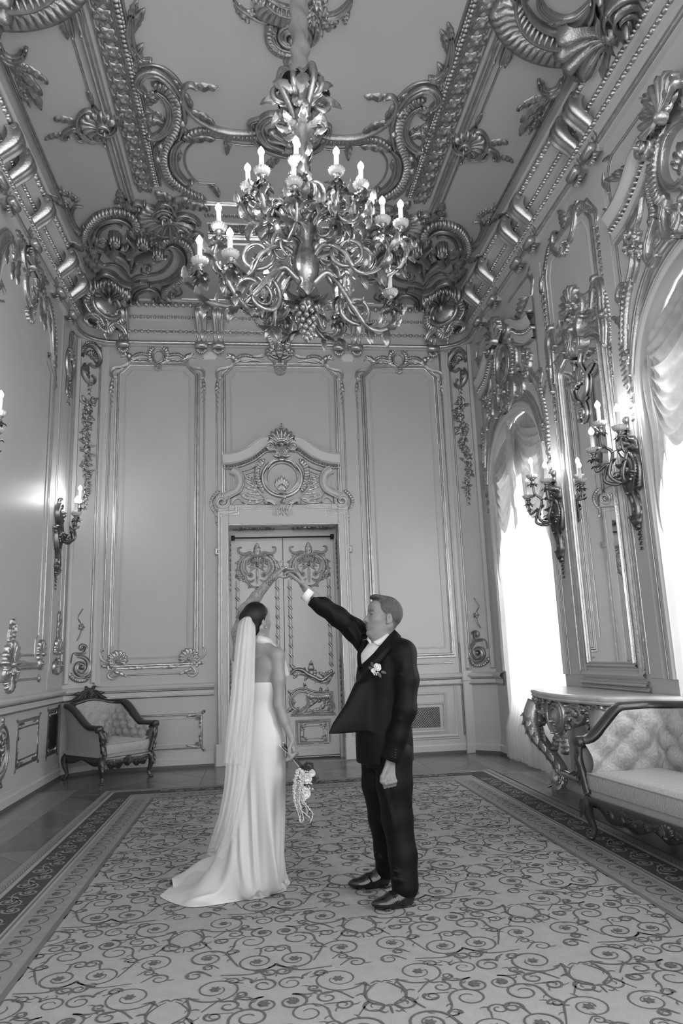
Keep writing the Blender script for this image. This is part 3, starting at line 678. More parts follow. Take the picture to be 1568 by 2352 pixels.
# door recess: jamb strips, closer bar, two leaves
DL = mat('door_paint', .55, .38, var=.02)
rc = MB().box((-.41, 10.86, 3.29), (1.23, 11.0, 3.40)); rc.box((-.44, 10.84, 0), (-.385, 11.0, 3.4)); rc.box((1.19, 10.84, 0), (1.25, 11.0, 3.4)); rc.build('recess_frame', TRIMP, door, False)
SOF = Plane((0, D, 3.398), (1, 0, 0), (0, 1, 0), (0, 0, -1))
o = Orn(SOF, mirror=.41)
for k in range(9): o.flower((-.30 + k * .065, .17 + .04 * math.sin(k * 2)), .05 - .002 * k, 5, .03); o.leaf((-.28 + k * .07, .17), k * 1.9, .11, .03, .6, .03, 2)
o.sweep(np.array([(-.36, .30), (.41, .30)]), .01, .01); o.build('soffit_carving', GILTD, door)
for ux_, sg in ((-.41, 1), (1.23, -1)):
    JP = Plane((ux_, D, 0), (0, 1, 0), (0, 0, 1), (sg, 0, 0)); o = Orn(JP); o.drop((.18, 3.2), .8, .05); o.drop((.18, 1.45), .9, .06); o.drop((.18, .65), .35, .05); o.sweep(np.array([(.06, 3.3), (.06, .1)]), .01, .01); o.build('jamb_carving', GILTD, door)
bar = sweep3(MB(), [(-.36, 10.80, 3.265), (1.17, 10.80, 3.265)], .012, 6); bar.box((-.38, 10.78, 3.235), (-.33, 10.86, 3.30)); bar.box((1.14, 10.78, 3.235), (1.19, 10.86, 3.30)); bar.build('closer_bar', DARK, door)
mid = .402
for x0, x1 in ((-.385, mid - .004), (mid + .004, 1.19)):
    lf = MB().pbox(DOORP, x0, .03, x1, 3.285, -.05, 0, .004).build('door_leaf', DL, door, False)
    MB().pbox(DOORP, x0 + .005, .03, x1 - .005, .12, 0, .03, .01).build('kick_board', DL, lf, False)
    c = (x0 + x1) / 2; PLF = DOORP; o = Orn(PLF, mirror=c); o1 = Orn(PLF, o.m)
    o1.leaf((c, 2.98), PI / 2, .22, .06, 0, .04); 
    o.scroll([(c - .02, 2.98), (c - .10, 3.05), (c - .20, 3.03), (c - .27, 3.06), (c - .28, 3.12), (c - .24, 3.13)], .022, .035)
    o.scroll([(c, 3.0), (c - .08, 3.0), (c - .17, 2.93), (c - .19, 2.80), (c - .12, 2.70)], .03, .035); o.ruffle([(c - .20, 3.0), (c - .27, 2.9), (c - .29, 2.78), (c - .30, 2.68)], .022, .03, .03)
    o.scroll([(c - .2, 2.78), (c - .16, 2.62), (c - .08, 2.53), (c, 2.52)], .02, .03); o.leaf((c - .19, 2.68), 3.6, .10, .03, 0, .03, 2); o.flower((c - .30, 2.69), .04, 5, .03)
    for k in range(4): o.leaf((c, 2.84), PI / 2 + .45 + k * .5, .14, .022, .6, .035, 2)
    o1.knob((c, 2.85), .03, .04); o1.leaf((c, 2.82), -PI / 2, .26, .022, 0, .035, 2); o1.leaf((c, 2.52), -PI / 2, .10, .04, 0, .03, 2); o1.leaf((c, 2.42), -PI / 2, .09, .04, 0, .03, 2)
    for a_, b_, L_ in ((.06, 2.98, .13), (.13, 2.97, .14), (.20, 2.90, .14), (.22, 2.80, .12), (.19, 2.70, .11), (.12, 2.60, .10)): o.leaf((c - a_, b_), 2.2 + a_ * 4, L_, .032, .5, .035, 3); o.leaf((c - a_ + .03, b_ - .04), -1.9 - a_ * 2, L_ * .8, .026, -.5, .035, 3)
    o.ruffle([(c - .10, 2.99), (c - .20, 2.93), (c - .235, 2.82), (c - .20, 2.70)], .03, .035, .03); o.volute((c - .09, 2.93), .045, 0, 1.3, 1, .014, .03); o.volute((c - .10, 2.70), .04, 2, 1.3, -1, .013, .03); o1.shell((c, 2.88), PI / 2, .12, PI, 7, .04); o.leaf((c - .27, 2.78), -1.7, .16, .035, .3, .03, 3); o.scroll([(c - .16, 2.63), (c - .10, 2.60), (c - .05, 2.63)], .018, .03)
    o.build('leaf_cartouche', GILTD, lf)
    for s_ in (-1, 1):                                            # ribbon-wound rods
        xx = c + s_ * .30; o = Orn(PLF); o.sweep(np.array([(xx, 2.62), (xx, 1.30)]), .018, .016); o.build('rod', DL, lf)
        o = Orn(PLF)
        for k in range(9): o.sweep(np.array([(xx - .021, 2.52 - k * .145), (xx + .021, 2.46 - k * .145)]), .022, .024, PR_ROUND)
        o.sweep(np.array([(xx - .024, 2.62), (xx - .024, 1.3)]), .003, .008); o.sweep(np.array([(xx + .024, 2.62), (xx + .024, 1.3)]), .003, .008); o.build('rod_ribbon', GILTD, lf)
    o = Orn(PLF)
    o.scroll([(c - .30, 1.22), (c - .24, 1.27), (c - .14, 1.26), (c - .06, 1.20), (c + .04, 1.15), (c + .14, 1.10), (c + .22, 1.14), (c + .30, 1.20)], .034, .035, PR_ROUND); o.leaf((c + .0, 1.16), 1.7, .24, .05, -.3, .05, 3); o.flower((c - .28, 1.23), .05); o.flower((c + .29, 1.2), .06); o.leaf((c + .22, 1.14), 2.4, .15, .035, .4, .03)
    o.ruffle([(c - .28, 1.2), (c - .12, 1.20), (c + .03, 1.12), (c + .18, 1.07), (c + .3, 1.13)], .02, .03, .03)
    for k in range(8): o.leaf((c - .28 + .08 * k, 1.235 - .018 * k), 1.2 + 2.6 * (k % 2), .11, .03, .5, .03, 3)
    o.build('lower_scroll', GILTD, lf)
    o = Orn(PLF)
    o.scroll([(c + .31, .92), (c + .18, .91), (c + .02, .92), (c - .12, .97), (c - .24, .95), (c - .31, .86), (c - .30, .74), (c - .22, .68)], .038, .04, PR_SCROLL); o.leaf((c - .10, .96), 1.4, .12, .03, .9, .04, 2); o.leaf((c + .12, .93), 1.2, .08, .03, .5, .04, 2)
    o.scroll([(c - .08, .86), (c - .06, .76), (c - .14, .67), (c - .24, .64)], .03, .04); o.scroll([(c + .30, .91), (c + .28, .80), (c + .31, .70), (c + .24, .66)], .034, .04); o.volute((c - .22, .67), .05, 1, 1.3, 1, .015, .04); o.volute((c + .25, .68), .05, 2, 1.3, -1, .015, .04)
    for k in range(6): o.leaf((c - .13 + k * .06, .70 + k * .03), .3 + .12 * k, .17, .03, .5, .035, 2)
    for a_, b_, g_, L_ in ((-.26, .90, 2.4, .13), (-.29, .72, 3.6, .12), (-.06, .90, -.9, .14), (.06, .89, -.8, .15), (.16, .88, -1.0, .13), (.24, .84, -2.0, .12), (.27, .74, 2.6, .12), (-.02, .74, .9, .17), (.08, .78, .7, .15), (.16, .80, .4, .12), (-.18, .68, .2, .14), (-.1, .66, -.2, .14), (.0, .66, .1, .14), (.1, .68, .5, .12)): o.leaf((c + a_, b_), g_, L_, .036, .4, .035, 3)
    o.ruffle([(c + .30, .86), (c + .15, .86), (c + .0, .87), (c - .1, .90)], .04, .035, .03); o.scroll([(c - .30, .66), (c - .1, .64), (c + .1, .66), (c + .3, .64)], .018, .03)
    o.ruffle([(c - .02, .88), (c + .1, .86), (c + .22, .87)], .03, .03, .03); o.flower((c - .29, .80), .05); o.sweep(np.array([(c - .32, .625), (c + .34, .615)]), .012, .02); o.beads(np.array([(c - .32, .60), (c + .34, .59)]), .01, .024)
    o.build('leaf_ornament', GILTD, lf)
    trect(PLF, c - .24, .19, c + .25, .52, .02, lf, GILTD, .02)
    o = Orn(PLF); frame_loop(o, [(c + .20, .225), (c + .20, .485), (c - .19, .485), (c - .19, .225)], .008, .01, PR_LINE); frame_loop(o, [(c + .15, .265), (c + .15, .445), (c - .14, .445), (c - .14, .265)], .006, .01, PR_LINE)
    for sx in (-1, 1):
        for sy in (-1, 1):
            for k in range(4): o.leaf((c + .005 + sx * .175, .355 + sy * .11), math.atan2(sy, sx) + PI + (k - 1.5) * .6, .09, .018, .4, .02, 2)
            o.flower((c + .005 + sx * .175, .355 + sy * .11), .025, 5, .02)
    o.build('lower_panel', GILTD, lf)
# carved centre of the cornice over the door
o = Orn(BACK.off(.10), mirror=ux); o1 = Orn(BACK.off(.10), o.m); z0 = 6.2
o1.shell((ux, z0 + .45), PI / 2, .22, PI * 1.1, 9, .08); o.scroll([(ux - .04, z0 + .1), (ux - .12, z0 + .25), (ux - .2, z0 + .42), (ux - .12, z0 + .56)], .035, .06); o1.garland((ux, z0 + .42), .4, .07, .07, 9, .3); o.ruffle([(ux - .1, z0), (ux - .17, z0 + .2), (ux - .24, z0 + .4)], .04, .05, .04); o1.leaf((ux, z0 + .1), -PI / 2, .25, .07, 0, .06); o.leaf((ux - .08, z0 + .1), -2.2, .2, .05, .4, .06)
o.build('cornice_keystone', GILT, cornice)
# little things fixed to the wall
def plate(pl, px_, py_, w, h, label, split=True):
    c = pl.px(px_, py_); o = MB().pbox(pl, c[0] - w / 2, c[1] - h / 2, c[0] + w / 2, c[1] + h / 2, .0, .012, .004).build('wall_plate', WHITEP, None, False)
    tag(o, label, 'wall plate', None)
    if split:
        for k in (-1, 1): MB().pbox(pl, c[0] + k * w * .24 - w * .2, c[1] - h * .38, c[0] + k * w * .24 + w * .2, c[1] + h * .38, .010, .016, .003).build('cover', WHITEP, o, False)
        for sx in (-1, 1):
            for sy in (-1, 1): MB().pbox(pl, c[0] + sx * w * .47 - .006, c[1] + sy * h * .42 - .006, c[0] + sx * w * .47 + .006, c[1] + sy * h * .42 + .006, .010, .015).build('screw', DARK, o, False)
    return o
plate(BACK, 482, 817, .21, .125, 'pale twin wall plate between the left and centre panel tops')
plate(BACK, 797, 822, .20, .125, 'pale twin wall plate between the centre and right panel tops')
tag(MB().pbox(BACK.off(.0), *(BACK.px(1100, 1244) + [-.03, -.05]), *(BACK.px(1100, 1244) + [.03, .05]), 0, .03, .008).build('wall_sensor', WHITEP, None, False), 'small white square sensor box on the wall beside the far window', 'sensor')
c_ = CHR.px(1128, 1235); sn = MB(); e = np.linspace(0, 2 * PI, 17)[:-1]
sn.grid(np.array([CHR.to3(np.stack([c_[0] + .032 * k * np.cos(e), c_[1] + .05 * k * np.sin(e)], 1), hh) for k, hh in ((1, 0), (1, .02), (.75, .04), (.01, .045))]), False, True)
tag(sn.build('wall_sensor', WHITEP), 'small rounded white sensor on the corner strip nearest the far curtain', 'sensor')
# ------------------------------------------------------------------ left wall
LC = 8.05
V = lambda pl, conv, pts: uv(pl, conv, pts)
o = Orn(LEFT, mirror=LC)
arch = V(LEFT, zA, [(15, 95), (50, 220), (85, 400), (98, 560), (96, 740)])
arch = np.vstack([V(LEFT, zL, [(485, 1400), (530, 1510)]), arch[1:]])
o.ruffle(arch, .055, .05, .05); o.scroll(arch + [-.09, -.03], .02, .045, PR_ROUND); o.scroll(arch + [.075, .02], .018, .04, PR_ROUND)
for t in range(6): o.leaf(arch[min(t, len(arch) - 1)] + [.02, -.05], -1.3, .34, .06, -.3, .06, 3)
o.build('arch_moulding', GILT, wall_left)
o = Orn(LEFT, mirror=LC); ia = V(LEFT, zA, [(0, 235), (35, 370), (62, 520), (72, 660), (75, 775)])
ia = np.vstack([[LC, ia[0][1] + .62], [LC + .35, ia[0][1] + .52], ia]); o.sweep(resample(smooth_path(ia), .05), .035, .03, PR_OGEE); o.build('arch_inner', TRIMP, wall_left)
o = Orn(LEFT, mirror=LC); o1 = Orn(LEFT, o.m); zc = arch[0][1]
o.scroll([(LC + .05, zc + .25), (LC + .2, zc + .28), (LC + .34, zc + .12), (LC + .28, zc - .05), (LC + .14, zc - .1)], .05, .09); o.scroll([(LC + .02, zc - .42), (LC + .16, zc - .3), (LC + .2, zc - .12), (LC + .1, zc)], .045, .08)
o1.shell((LC, zc + .1), PI / 2, .3, PI * 1.1, 9, .12); o1.shell((LC, zc - .4), -PI / 2, .22, 1.8, 7, .09); o1.garland((LC + .15, zc - .1), .4, .08, .08, 4); o.leaf((LC + .2, zc + .2), .3, .4, .08, -.7, .09, 4); o.ruffle([(LC + .3, zc + .2), (LC + .5, zc + .05), (LC + .62, zc - .2)], .06, .06, .05)
o.build('arch_crest', GILT, wall_left)
sh = LEFT.px(*zA(105, 800)); vb = LEFT.px(80, 1529)[1]; ue = 9.17
o = Orn(LEFT, mirror=LC); o.sweep(np.array([(ue - .32, sh[1] + .02), (ue - .22, sh[1] + .06), (ue - .12, sh[1] - .05), (ue, sh[1] - .12), (ue, vb + .10)]), .04, .045, PR_OGEE); o.sweep(np.array([(LC, vb), (ue - .02, vb)]), .04, .045, PR_OGEE); o.sweep(np.array([(LC, vb - .15), (ue - .06, vb - .15)]), .015, .03)
o.sweep(np.array([(ue - .34, sh[1] - .08), (ue - .16, sh[1] - .16), (ue - .14, vb + .35), (ue - .26, vb + .30), (ue - .28, vb + .12), (LC, vb + .12)]), .016, .018, PR_OGEE_S)
smooth_by_angle(o.build('panel_moulding', GILT, wall_left), 32)
o = Orn(LEFT, mirror=LC); o1 = Orn(LEFT, o.m)
o1.shell((LC, vb + .02), PI / 2, .26, PI * 1.3, 11, .13); o.volute((LC + .12, vb - .06), .12, 2, 1.4, 1, .035, .1); o.leaf((LC + .03, vb + .18), PI / 2 - .3, .28, .06, .7, .10, 5); o1.leaf((LC, vb + .2), PI / 2, .30, .05, .2, .12, 6); o1.shell((LC, vb - .08), -PI / 2, .2, 2.2, 7, .1); o.leaf((LC + .2, vb), 0, .4, .06, .2, .07, 4)
o.shell((ue - .03, vb + .14), PI / 2 + .2, .17, PI * 1.3, 9, .09); o.volute((ue - .04, vb + .02), .09, 1, 1.3, 1, .025, .08); o.knob((ue - .06, vb - .15), .05, .05)
o.build('panel_foot_carving', GILT, wall_left)
xs = [LEFT.px(x_, 1173)[0] for x_ in (127, 137, 146, 154, 163)]
o = Orn(LEFT)
for k, (x_, w_, h_) in enumerate(((xs[0], .016, .03), (xs[2], .014, .03), (xs[3], .022, .035))):
    o.sweep(resample(np.array([(x_, 6.1), (x_, 1.38)]), .6), w_, h_, PR_OGEE_S); o.sweep(resample(np.array([(2 * LC - x_, 6.1), (2 * LC - x_, 1.38)]), .6), w_, h_, PR_OGEE_S)
smooth_by_angle(o.build('pilaster_moulding', GILT, wall_left), 32)
for s_ in (1, -1):
    xa, xb = sorted((LC + s_ * (xs[3] + .06 - LC), LC + s_ * (xs[0] - .05 - LC))); MB().pbox(LEFT, xa, 1.16, xb, 6.22, 0, .02, .006).build('pilaster', WALL, wall_left, False)
PC = (xs[0] + xs[3]) / 2 + .03
for c in (PC, 2 * LC - PC):
    o = Orn(LEFT.off(.02), mirror=c); o1 = Orn(LEFT.off(.02), o.m)
    o1.shell((c, 5.72), PI / 2, .17, PI * 1.2, 9, .09); o1.leaf((c, 5.85), PI / 2, .3, .07, 0, .09); o.scroll([(c + .02, 5.4), (c + .14, 5.5), (c + .18, 5.68), (c + .1, 5.82)], .03, .07); o.leaf((c + .03, 5.55), -1.2, .4, .05, -.4, .06, 4); o1.drop((c, 5.5), .55, .08, .05)
    o.build('pilaster_drop', GILT, wall_left)
    o = Orn(LEFT.off(.02), mirror=c); o1 = Orn(LEFT.off(.02), o.m)
    o1.shell((c, 1.62), PI / 2, .2, PI * 1.1, 9, .08); o.volute((c + .12, 1.45), .1, 2, 1.4, 1, .028, .07); o1.leaf((c, 1.78), PI / 2, .28, .06, 0, .07, 3); o1.leaf((c, 2.0), PI / 2, .16, .04, 0, .05, 2); o1.shell((c, 1.52), -PI / 2, .18, 2.2, 7, .07)
    o.build('pilaster_foot', GILT, wall_left)
# dado of the left wall: oval medallion and small framed panels
o = Orn(LEFT); e = np.linspace(0, 2 * PI, 41)[:-1]; oc = (LC - .08, .60)
for rx, ry, w_, h_ in ((.20, .26, .02, .025), (.15, .20, .014, .02)): o.sweep(np.stack([oc[0] + rx * np.cos(e), oc[1] + ry * np.sin(e)], 1), w_, h_, closed=True)
for k in range(7): o.leaf((oc[0], oc[1] - .13 + .04 * k), PI / 2 + (-1) ** k * 1.0, .13, .028, (-1) ** k * -.8, .035, 2)
o.knob((oc[0], oc[1] + .02), .04, .05); o.leaf((oc[0], oc[1] + .26), PI / 2, .1, .04, .8, .04, 2); o.leaf((oc[0], oc[1] - .26), -PI / 2, .1, .04, .8, .04, 2)
o.build('oval_medallion', GILTD, wall_left)
r0 = LEFT.px(*y2(200, 1960)); r1 = LEFT.px(*y2(540, 1300)); gilt_rect(LEFT, r0[0] + .02, .38, r1[0] - .02, .86, wall_left, .016)
o = Orn(LEFT); o.sweep(np.array([(r0[0] + .12, .45), (r1[0] - .12, .45)]), .01, .014); o.sweep(np.array([(r0[0] + .12, .79), (r1[0] - .12, .79)]), .01, .014); o.build('inner_moulding', GILTD, wall_left)
gilt_rect(LEFT, 2 * LC - r1[0] - .1, .38, 2 * LC - r0[0] - .2, .86, wall_left, .016)
v0 = LEFT.px(*y2(650, 1500))[0]; gilt_rect(LEFT, v0, .36, v0 + .45, .90, wall_left, .016)
MB().pbox(LEFT, v0 + .05, .42, v0 + .42, .84, 0, .012).build('dark_grille', DARK, wall_left, False)

# ------------------------------------------------------------------ ceiling relief
UX = lambda x, y: CEIL.px(x, y)[0]; VY = lambda x, y: CEIL.px(x, y)[1]
def cline(us, y0, y1, w_, h_, prof, name, m, fn=None):
    o = Orn(CEIL, mirror=MIDX)
    for u_ in us: o.sweep(resample(np.array([(u_, -y0), (u_, -y1)]), .5), w_, h_, prof)
    return smooth_by_angle(o.build(name, m, ceiling), 32)
uleaf = (UX(228, 0) + UX(320, 380)) / 2; ubead = (UX(268, 0) + UX(345, 380)) / 2; uog = (UX(176, 0) + UX(300, 460)) / 2; uthin = (UX(116.7, 400) + UX(142.5, 455)) / 2
uin = (UX(165, 80) + UX(212, 240)) / 2; utr = (UX(200, 0) + UX(290, 330)) / 2
YB0 = 2.2; yshell = -VY(300, 465)
cline([uog], YB0, -VY(298, 462), .045, .05, PR_OGEE, 'ceiling_moulding', GILT)
cline([uthin], YB0, -VY(200, 500), .022, .03, PR_OGEE_S, 'ceiling_moulding', GILTD)
cline([uin], YB0, -VY(214, 242), .012, .015, PR_ROUND, 'ceiling_line', GILTD); cline([uin + .02], -VY(242, 330), -VY(276, 438), .012, .015, PR_ROUND, 'ceiling_line', GILTD)
cline([utr, utr + .05], YB0, -VY(300, 420), .008, .012, PR_ROUND, 'ceiling_line', TRIMP)
cline([uleaf - .10, uleaf + .10, ubead - .05, ubead + .06], YB0, -VY(352, 425), .012, .02, PR_ROUND, 'ceiling_line', GILTD)
yb1 = -VY(650, 471); ybl = -VY(650, 527); ybo = -VY(650, 546); ybt = -VY(650, 563); ybd = -VY(650, 500); hx = .98
def leafband(o, a, b, w_):
    a, b = np.array(a), np.array(b); L = np.linalg.norm(b - a); d = (b - a) / L; n_ = int(L / (w_ * 1.15)); an = math.atan2(d[1], d[0])
    for i in range(n_):
        q_ = a + d * (i + .5) * L / n_; o.flower(q_, w_ * .62, 5, .035, i * 1.3)
        for s_ in (-1, 1): o.leaf(q_ + d * w_ * .1, an + s_ * 1.9, w_ * .85, w_ * .22, s_ * 1.1, .03, 2, 6); o.leaf(q_, an + s_ * .9, w_ * .8, w_ * .2, -s_ * .9, .03, 2, 6)
o = Orn(CEIL, mirror=MIDX); leafband(o, (uleaf, -YB0), (uleaf, -(-VY(335, 440))), .16); o.build('leaf_band', GILTD, ceiling, kind='stuff')
o = Orn(CEIL); leafband(o, (MIDX - hx, -ybl), (MIDX + hx, -ybl), .16); o.build('leaf_band', GILTD, ceiling, kind='stuff')
o = Orn(CEIL, mirror=MIDX); o.beads(np.array([(ubead, -YB0), (ubead, VY(352, 425))]), .04, .05, .03, .5); o.beads(np.array([(ubead + .03, -YB0), (ubead + .03, VY(352, 425))]), .02, .04, .03); o.build('bead_band', GILTD, ceiling, kind='stuff')
o = Orn(CEIL)
o.beads(np.array([(MIDX - hx, -ybd), (MIDX + hx, -ybd)]), .04, .05, .03, .5); o.build('bead_band', GILTD, ceiling, kind='stuff')
o = Orn(CEIL)
for y_, w_, h_ in ((yb1, .03, .04), (ybo, .045, .05), (ybt, .02, .02), (ybl - .1, .012, .02), (ybl + .1, .012, .02)): o.sweep(np.array([(MIDX - hx, -y_), (MIDX + hx, -y_)]), w_, h_, PR_OGEE)
ye = -VY(400, 686); o.sweep(np.array([(MIDX - 1.5, -ye), (MIDX + 1.5, -ye)]), .016, .02)
smooth_by_angle(o.build('ceiling_moulding', GILT, ceiling), 32)

C7 = lambda p: uv(CEIL, c7, p); C6 = lambda p: uv(CEIL, c6, p); H1 = lambda p: uv(CEIL, h1, p); H2 = lambda p: uv(CEIL, h2, p); C8 = lambda p: uv(CEIL, c8, p)
# rocaille frame of the central field
o = Orn(CEIL, mirror=MIDX)
o.scroll(C7([(200, 400), (150, 350), (140, 300), (180, 245), (240, 228), (310, 240), (390, 295), (460, 380), (505, 450)]), .05, .08, start=True)
o.ruffle(C7([(250, 330), (320, 345), (390, 380), (440, 440), (468, 530), (472, 620), (452, 710), (405, 800), (365, 880), (352, 960), (372, 1060), (420, 1150), (510, 1225), (610, 1285), (720, 1330)]), .055, .08, .05)
o.scroll(C7([(505, 440), (532, 530), (536, 620), (515, 720), (490, 790)]), .03, .06, PR_ROUND)
o.scroll(C7([(290, 385), (350, 430), (400, 510), (418, 600), (395, 690), (335, 755), (270, 785), (225, 775), (235, 755)]), .045, .07)
o.scroll(C7([(410, 790), (330, 840), (292, 900), (298, 1000), (330, 1100), (390, 1180), (445, 1225)]), .03, .06)
o.scroll(C7([(525, 805), (462, 870), (440, 960), (455, 1060), (510, 1140), (570, 1185), (600, 1165)]), .05, .07)
o.scroll(C7([(518, 350), (450, 268), (360, 200), (240, 165)]), .012, .025, PR_ROUND); o.scroll(C7([(75, 0), (100, 50), (140, 110), (190, 145), (235, 135)]), .035, .05)
o.scroll(C7([(640, 360), (600, 335), (555, 345), (522, 400), (530, 480), (580, 565), (660, 640), (760, 700), (860, 735), (980, 752), (1110, 748), (1210, 705)]), .035, .06, PR_ROUND, start=True)
o.ruffle(C7([(515, 812), (600, 758), (700, 735), (800, 748), (870, 768), (960, 785), (1100, 795), (1235, 775)]), .04, .06, .045)
o.scroll(C7([(880, 815), (760, 812), (640, 835), (565, 890), (537, 970), (550, 1060), (600, 1140), (655, 1185), (740, 1190), (800, 1195)]), .012, .02, PR_ROUND); o.scroll(C7([(920, 845), (1050, 868), (1170, 870), (1300, 920), (1390, 945)]), .012, .02, PR_ROUND)
for (x, y), a, L, b in (((560, 350), -.2, .3, .5), ((600, 545), 1.9, .3, .3), ((790, 690), 2.3, .3, .3), ((505, 400), 2.0, .2, .4), ((880, 780), -1.2, .28, -.8), ((150, 200), 1.7, .3, -.9), ((130, 250), 1.5, .2, -.4), ((400, 640), -1.0, .25, .6), ((385, 690), 3.0, .3, -.4), ((530, 830), .3, .35, -.2), ((470, 1000), 1.2, .2, .5), ((740, 1195), -.9, .25, -.4)):
    o.leaf(C7([(x, y)])[0], -a if False else a, L, .05, b, .06, 3)
for k, (x, y) in enumerate(((190, 480), (235, 510), (250, 590), (290, 580), (215, 520), (240, 650), (260, 650), (180, 430))): o.leaf(C7([(x, y)])[0], k * 1.7, .15, .035, .4, .04, 2); 
o.flower(C7([(255, 450)])[0], .08); o.scroll(C7([(205, 450), (220, 540), (270, 590), (250, 660), (220, 680), (245, 712)]), .01, .025, PR_ROUND)
for x, y in ((520, 650), (310, 960), (480, 470), (330, 850)): o.knob(C7([(x, y)])[0], .05, .09)
o.build('centre_frame', GILTD, ceiling)
o = Orn(CEIL, mirror=MIDX); o1 = Orn(CEIL, o.m); sc = C8([(665, 1480)])[0]; sc[0] = MIDX
o.scroll([(sc[0] - .05, sc[1] + .26), (sc[0] - .22, sc[1] + .24), (sc[0] - .32, sc[1] + .08), (sc[0] - .24, sc[1] - .14), (sc[0] - .06, sc[1] - .22)], .05, .09); o1.shell((sc[0], sc[1] - .16), PI / 2, .3, PI, 7, .07); o1.leaf((sc[0], sc[1] + .12), PI / 2, .34, .09, 0, .12); o.scroll([(sc[0] - .3, sc[1] + .2), (sc[0] - .42, sc[1] + .1), (sc[0] - .34, sc[1] - .2), (sc[0] - .14, sc[1] - .32), (sc[0], sc[1] - .36)], .03, .06); o.leaf((sc[0] - .1, sc[1] - .35), -1.9, .26, .06, -.8, .08)
o.build('centre_shell', GILTD, ceiling)
# side ornaments and sprays
o = Orn(CEIL, mirror=MIDX); s0 = H1([(468, 572)])[0]
o.shell(s0, 2.6, .22, PI * 1.4, 11, .09); o.volute(s0 + [.03, 0], .10, 0, 1.4, -1, .03, .1)
o.scroll(H1([(428, 478), (440, 512), (402, 508), (368, 545), (372, 595), (412, 638), (470, 632), (482, 655)]), .045, .06); o.ruffle(H1([(400, 512), (380, 555), (395, 605), (440, 635)]), .03, .06, .04)
o.scroll(H1([(378, 605), (340, 585), (300, 605), (290, 632), (315, 625)]), .03, .05); o.scroll(H1([(400, 640), (365, 640), (350, 612)]), .02, .04); o.leaf(H1([(365, 570)])[0], 2.6, .25, .05, .5, .05); o.leaf(H1([(290, 615)])[0], 3.4, .22, .04, .2, .04); o.leaf(H1([(500, 575)])[0], .6, .28, .06, .6, .07)
o.build('side_shell', GILTD, ceiling)
o = Orn(CEIL, mirror=MIDX)
o.scroll(H1([(383, 1030), (372, 1058), (345, 1040), (318, 980), (305, 935)]), .035, .05, start=True); o.scroll(H1([(345, 1025), (330, 980), (345, 945), (378, 945)]), .025, .04)
for x, y in ((292, 885), (320, 893), (345, 913), (300, 930)): o.flower(H1([(x, y)])[0], .06)
o.scroll(H1([(340, 975), (345, 920), (320, 890), (285, 878), (283, 850)]), .008, .02, PR_ROUND); o.leaf(H1([(310, 960)])[0], 1.9, .35, .06, .3, .05); o.leaf(H1([(345, 1050)])[0], -1.6, .2, .04, .4, .04)
o.scroll(H1([(100, 225), (90, 262), (50, 282), (15, 250), (0, 200)]), .035, .05); o.leaf(H1([(50, 290)])[0], -1.25, .55, .08, -.2, .06); o.leaf(H1([(80, 290)])[0], -.6, .3, .05, -.3, .05)
for x, y in ((95, 335), (100, 372), (113, 410), (120, 445)): o.flower(H1([(x, y)])[0], .065)
o.scroll(H1([(75, 290), (95, 340), (110, 410), (120, 460), (140, 490)]), .008, .02, PR_ROUND)
o.scroll(H1([(245, 55), (235, 35), (265, 30), (300, 60), (318, 110), (335, 160)]), .035, .05, start=True); o.leaf(H1([(290, 70)])[0], -1.8, .22, .05, .4, .05); o.scroll(H1([(10, 90), (70, 92), (150, 70), (225, 35)]), .025, .04, PR_ROUND)
o.leaf(H1([(425, 480)])[0], 1.6, .2, .035, 0, .04); o.leaf(H1([(550, 870)])[0], -1.8, .3, .06, .5, .05); o.scroll(H1([(555, 900), (575, 925), (555, 940), (530, 930), (540, 905)]), .02, .04)
o.scroll(H1([(605, 65), (598, 120), (600, 180), (620, 235), (655, 270), (690, 268)]), .04, .05); o.leaf(H1([(608, 150)])[0], 1.2, .3, .05, -.3, .05); o.leaf(H1([(600, 100)])[0], 1.3, .25, .04, -.3, .05)
o.build('ceiling_spray', GILTD, ceiling)
# great shell cartouches over the middle of the side walls
o = Orn(CEIL, mirror=MIDX)
o.ruffle(H2([(745, -60), (755, 30), (790, 110), (860, 175), (960, 215), (1070, 222), (1150, 190)]), .15, .14, .07); o.scroll(H2([(800, -60), (815, 30), (860, 105), (930, 150), (1030, 168), (1120, 140), (1170, 60), (1180, -40)]), .09, .14, PR_OGEE)
o.scroll(H2([(905, -40), (915, 20), (950, 60), (1010, 82), (1080, 62), (1140, 0)]), .04, .06); o.leaf(H2([(950, 100)])[0], -.6, .25, .05, .3, .05); o.leaf(H2([(1000, 85)])[0], -1.2, .2, .04, .5, .05)
o.scroll(H2([(1150, 190), (1160, 240), (1120, 300), (1080, 310), (1065, 265), (1090, 240)]), .08, .12); o.ruffle(H2([(1100, 180), (1130, 225), (1130, 290), (1095, 340)]), .06, .12, .05)
o.shell(H2([(1230, 90)])[0], -1.2, .55, PI * 1.2, 9, .22); o.scroll(H2([(1190, 0), (1215, 70), (1250, 140), (1300, 150), (1340, 100), (1310, 40)]), .12, .22); o.scroll(H2([(1330, 0), (1370, 60), (1400, 120), (1370, 180), (1300, 190)]), .10, .18); o.garland(H2([(1360, 110)])[0], .5, .14, .16, 3, .2); o.volute(H2([(1290, 20)])[0], .22, 0, 1.5, 1, .06, .25)
o.scroll(H2([(790, 170), (860, 205), (920, 232), (985, 250)]), .03, .04, PR_ROUND); o.scroll(H2([(765, 190), (778, 170), (745, 168), (715, 205), (698, 275)]), .04, .05, start=True)
o.scroll(H2([(985, 285), (1005, 262), (1035, 275), (1038, 330), (1010, 385), (960, 415), (915, 400), (905, 365)]), .035, .05, start=True); o.leaf(H2([(985, 400)])[0], -1.9, .5, .07, -.2, .06)
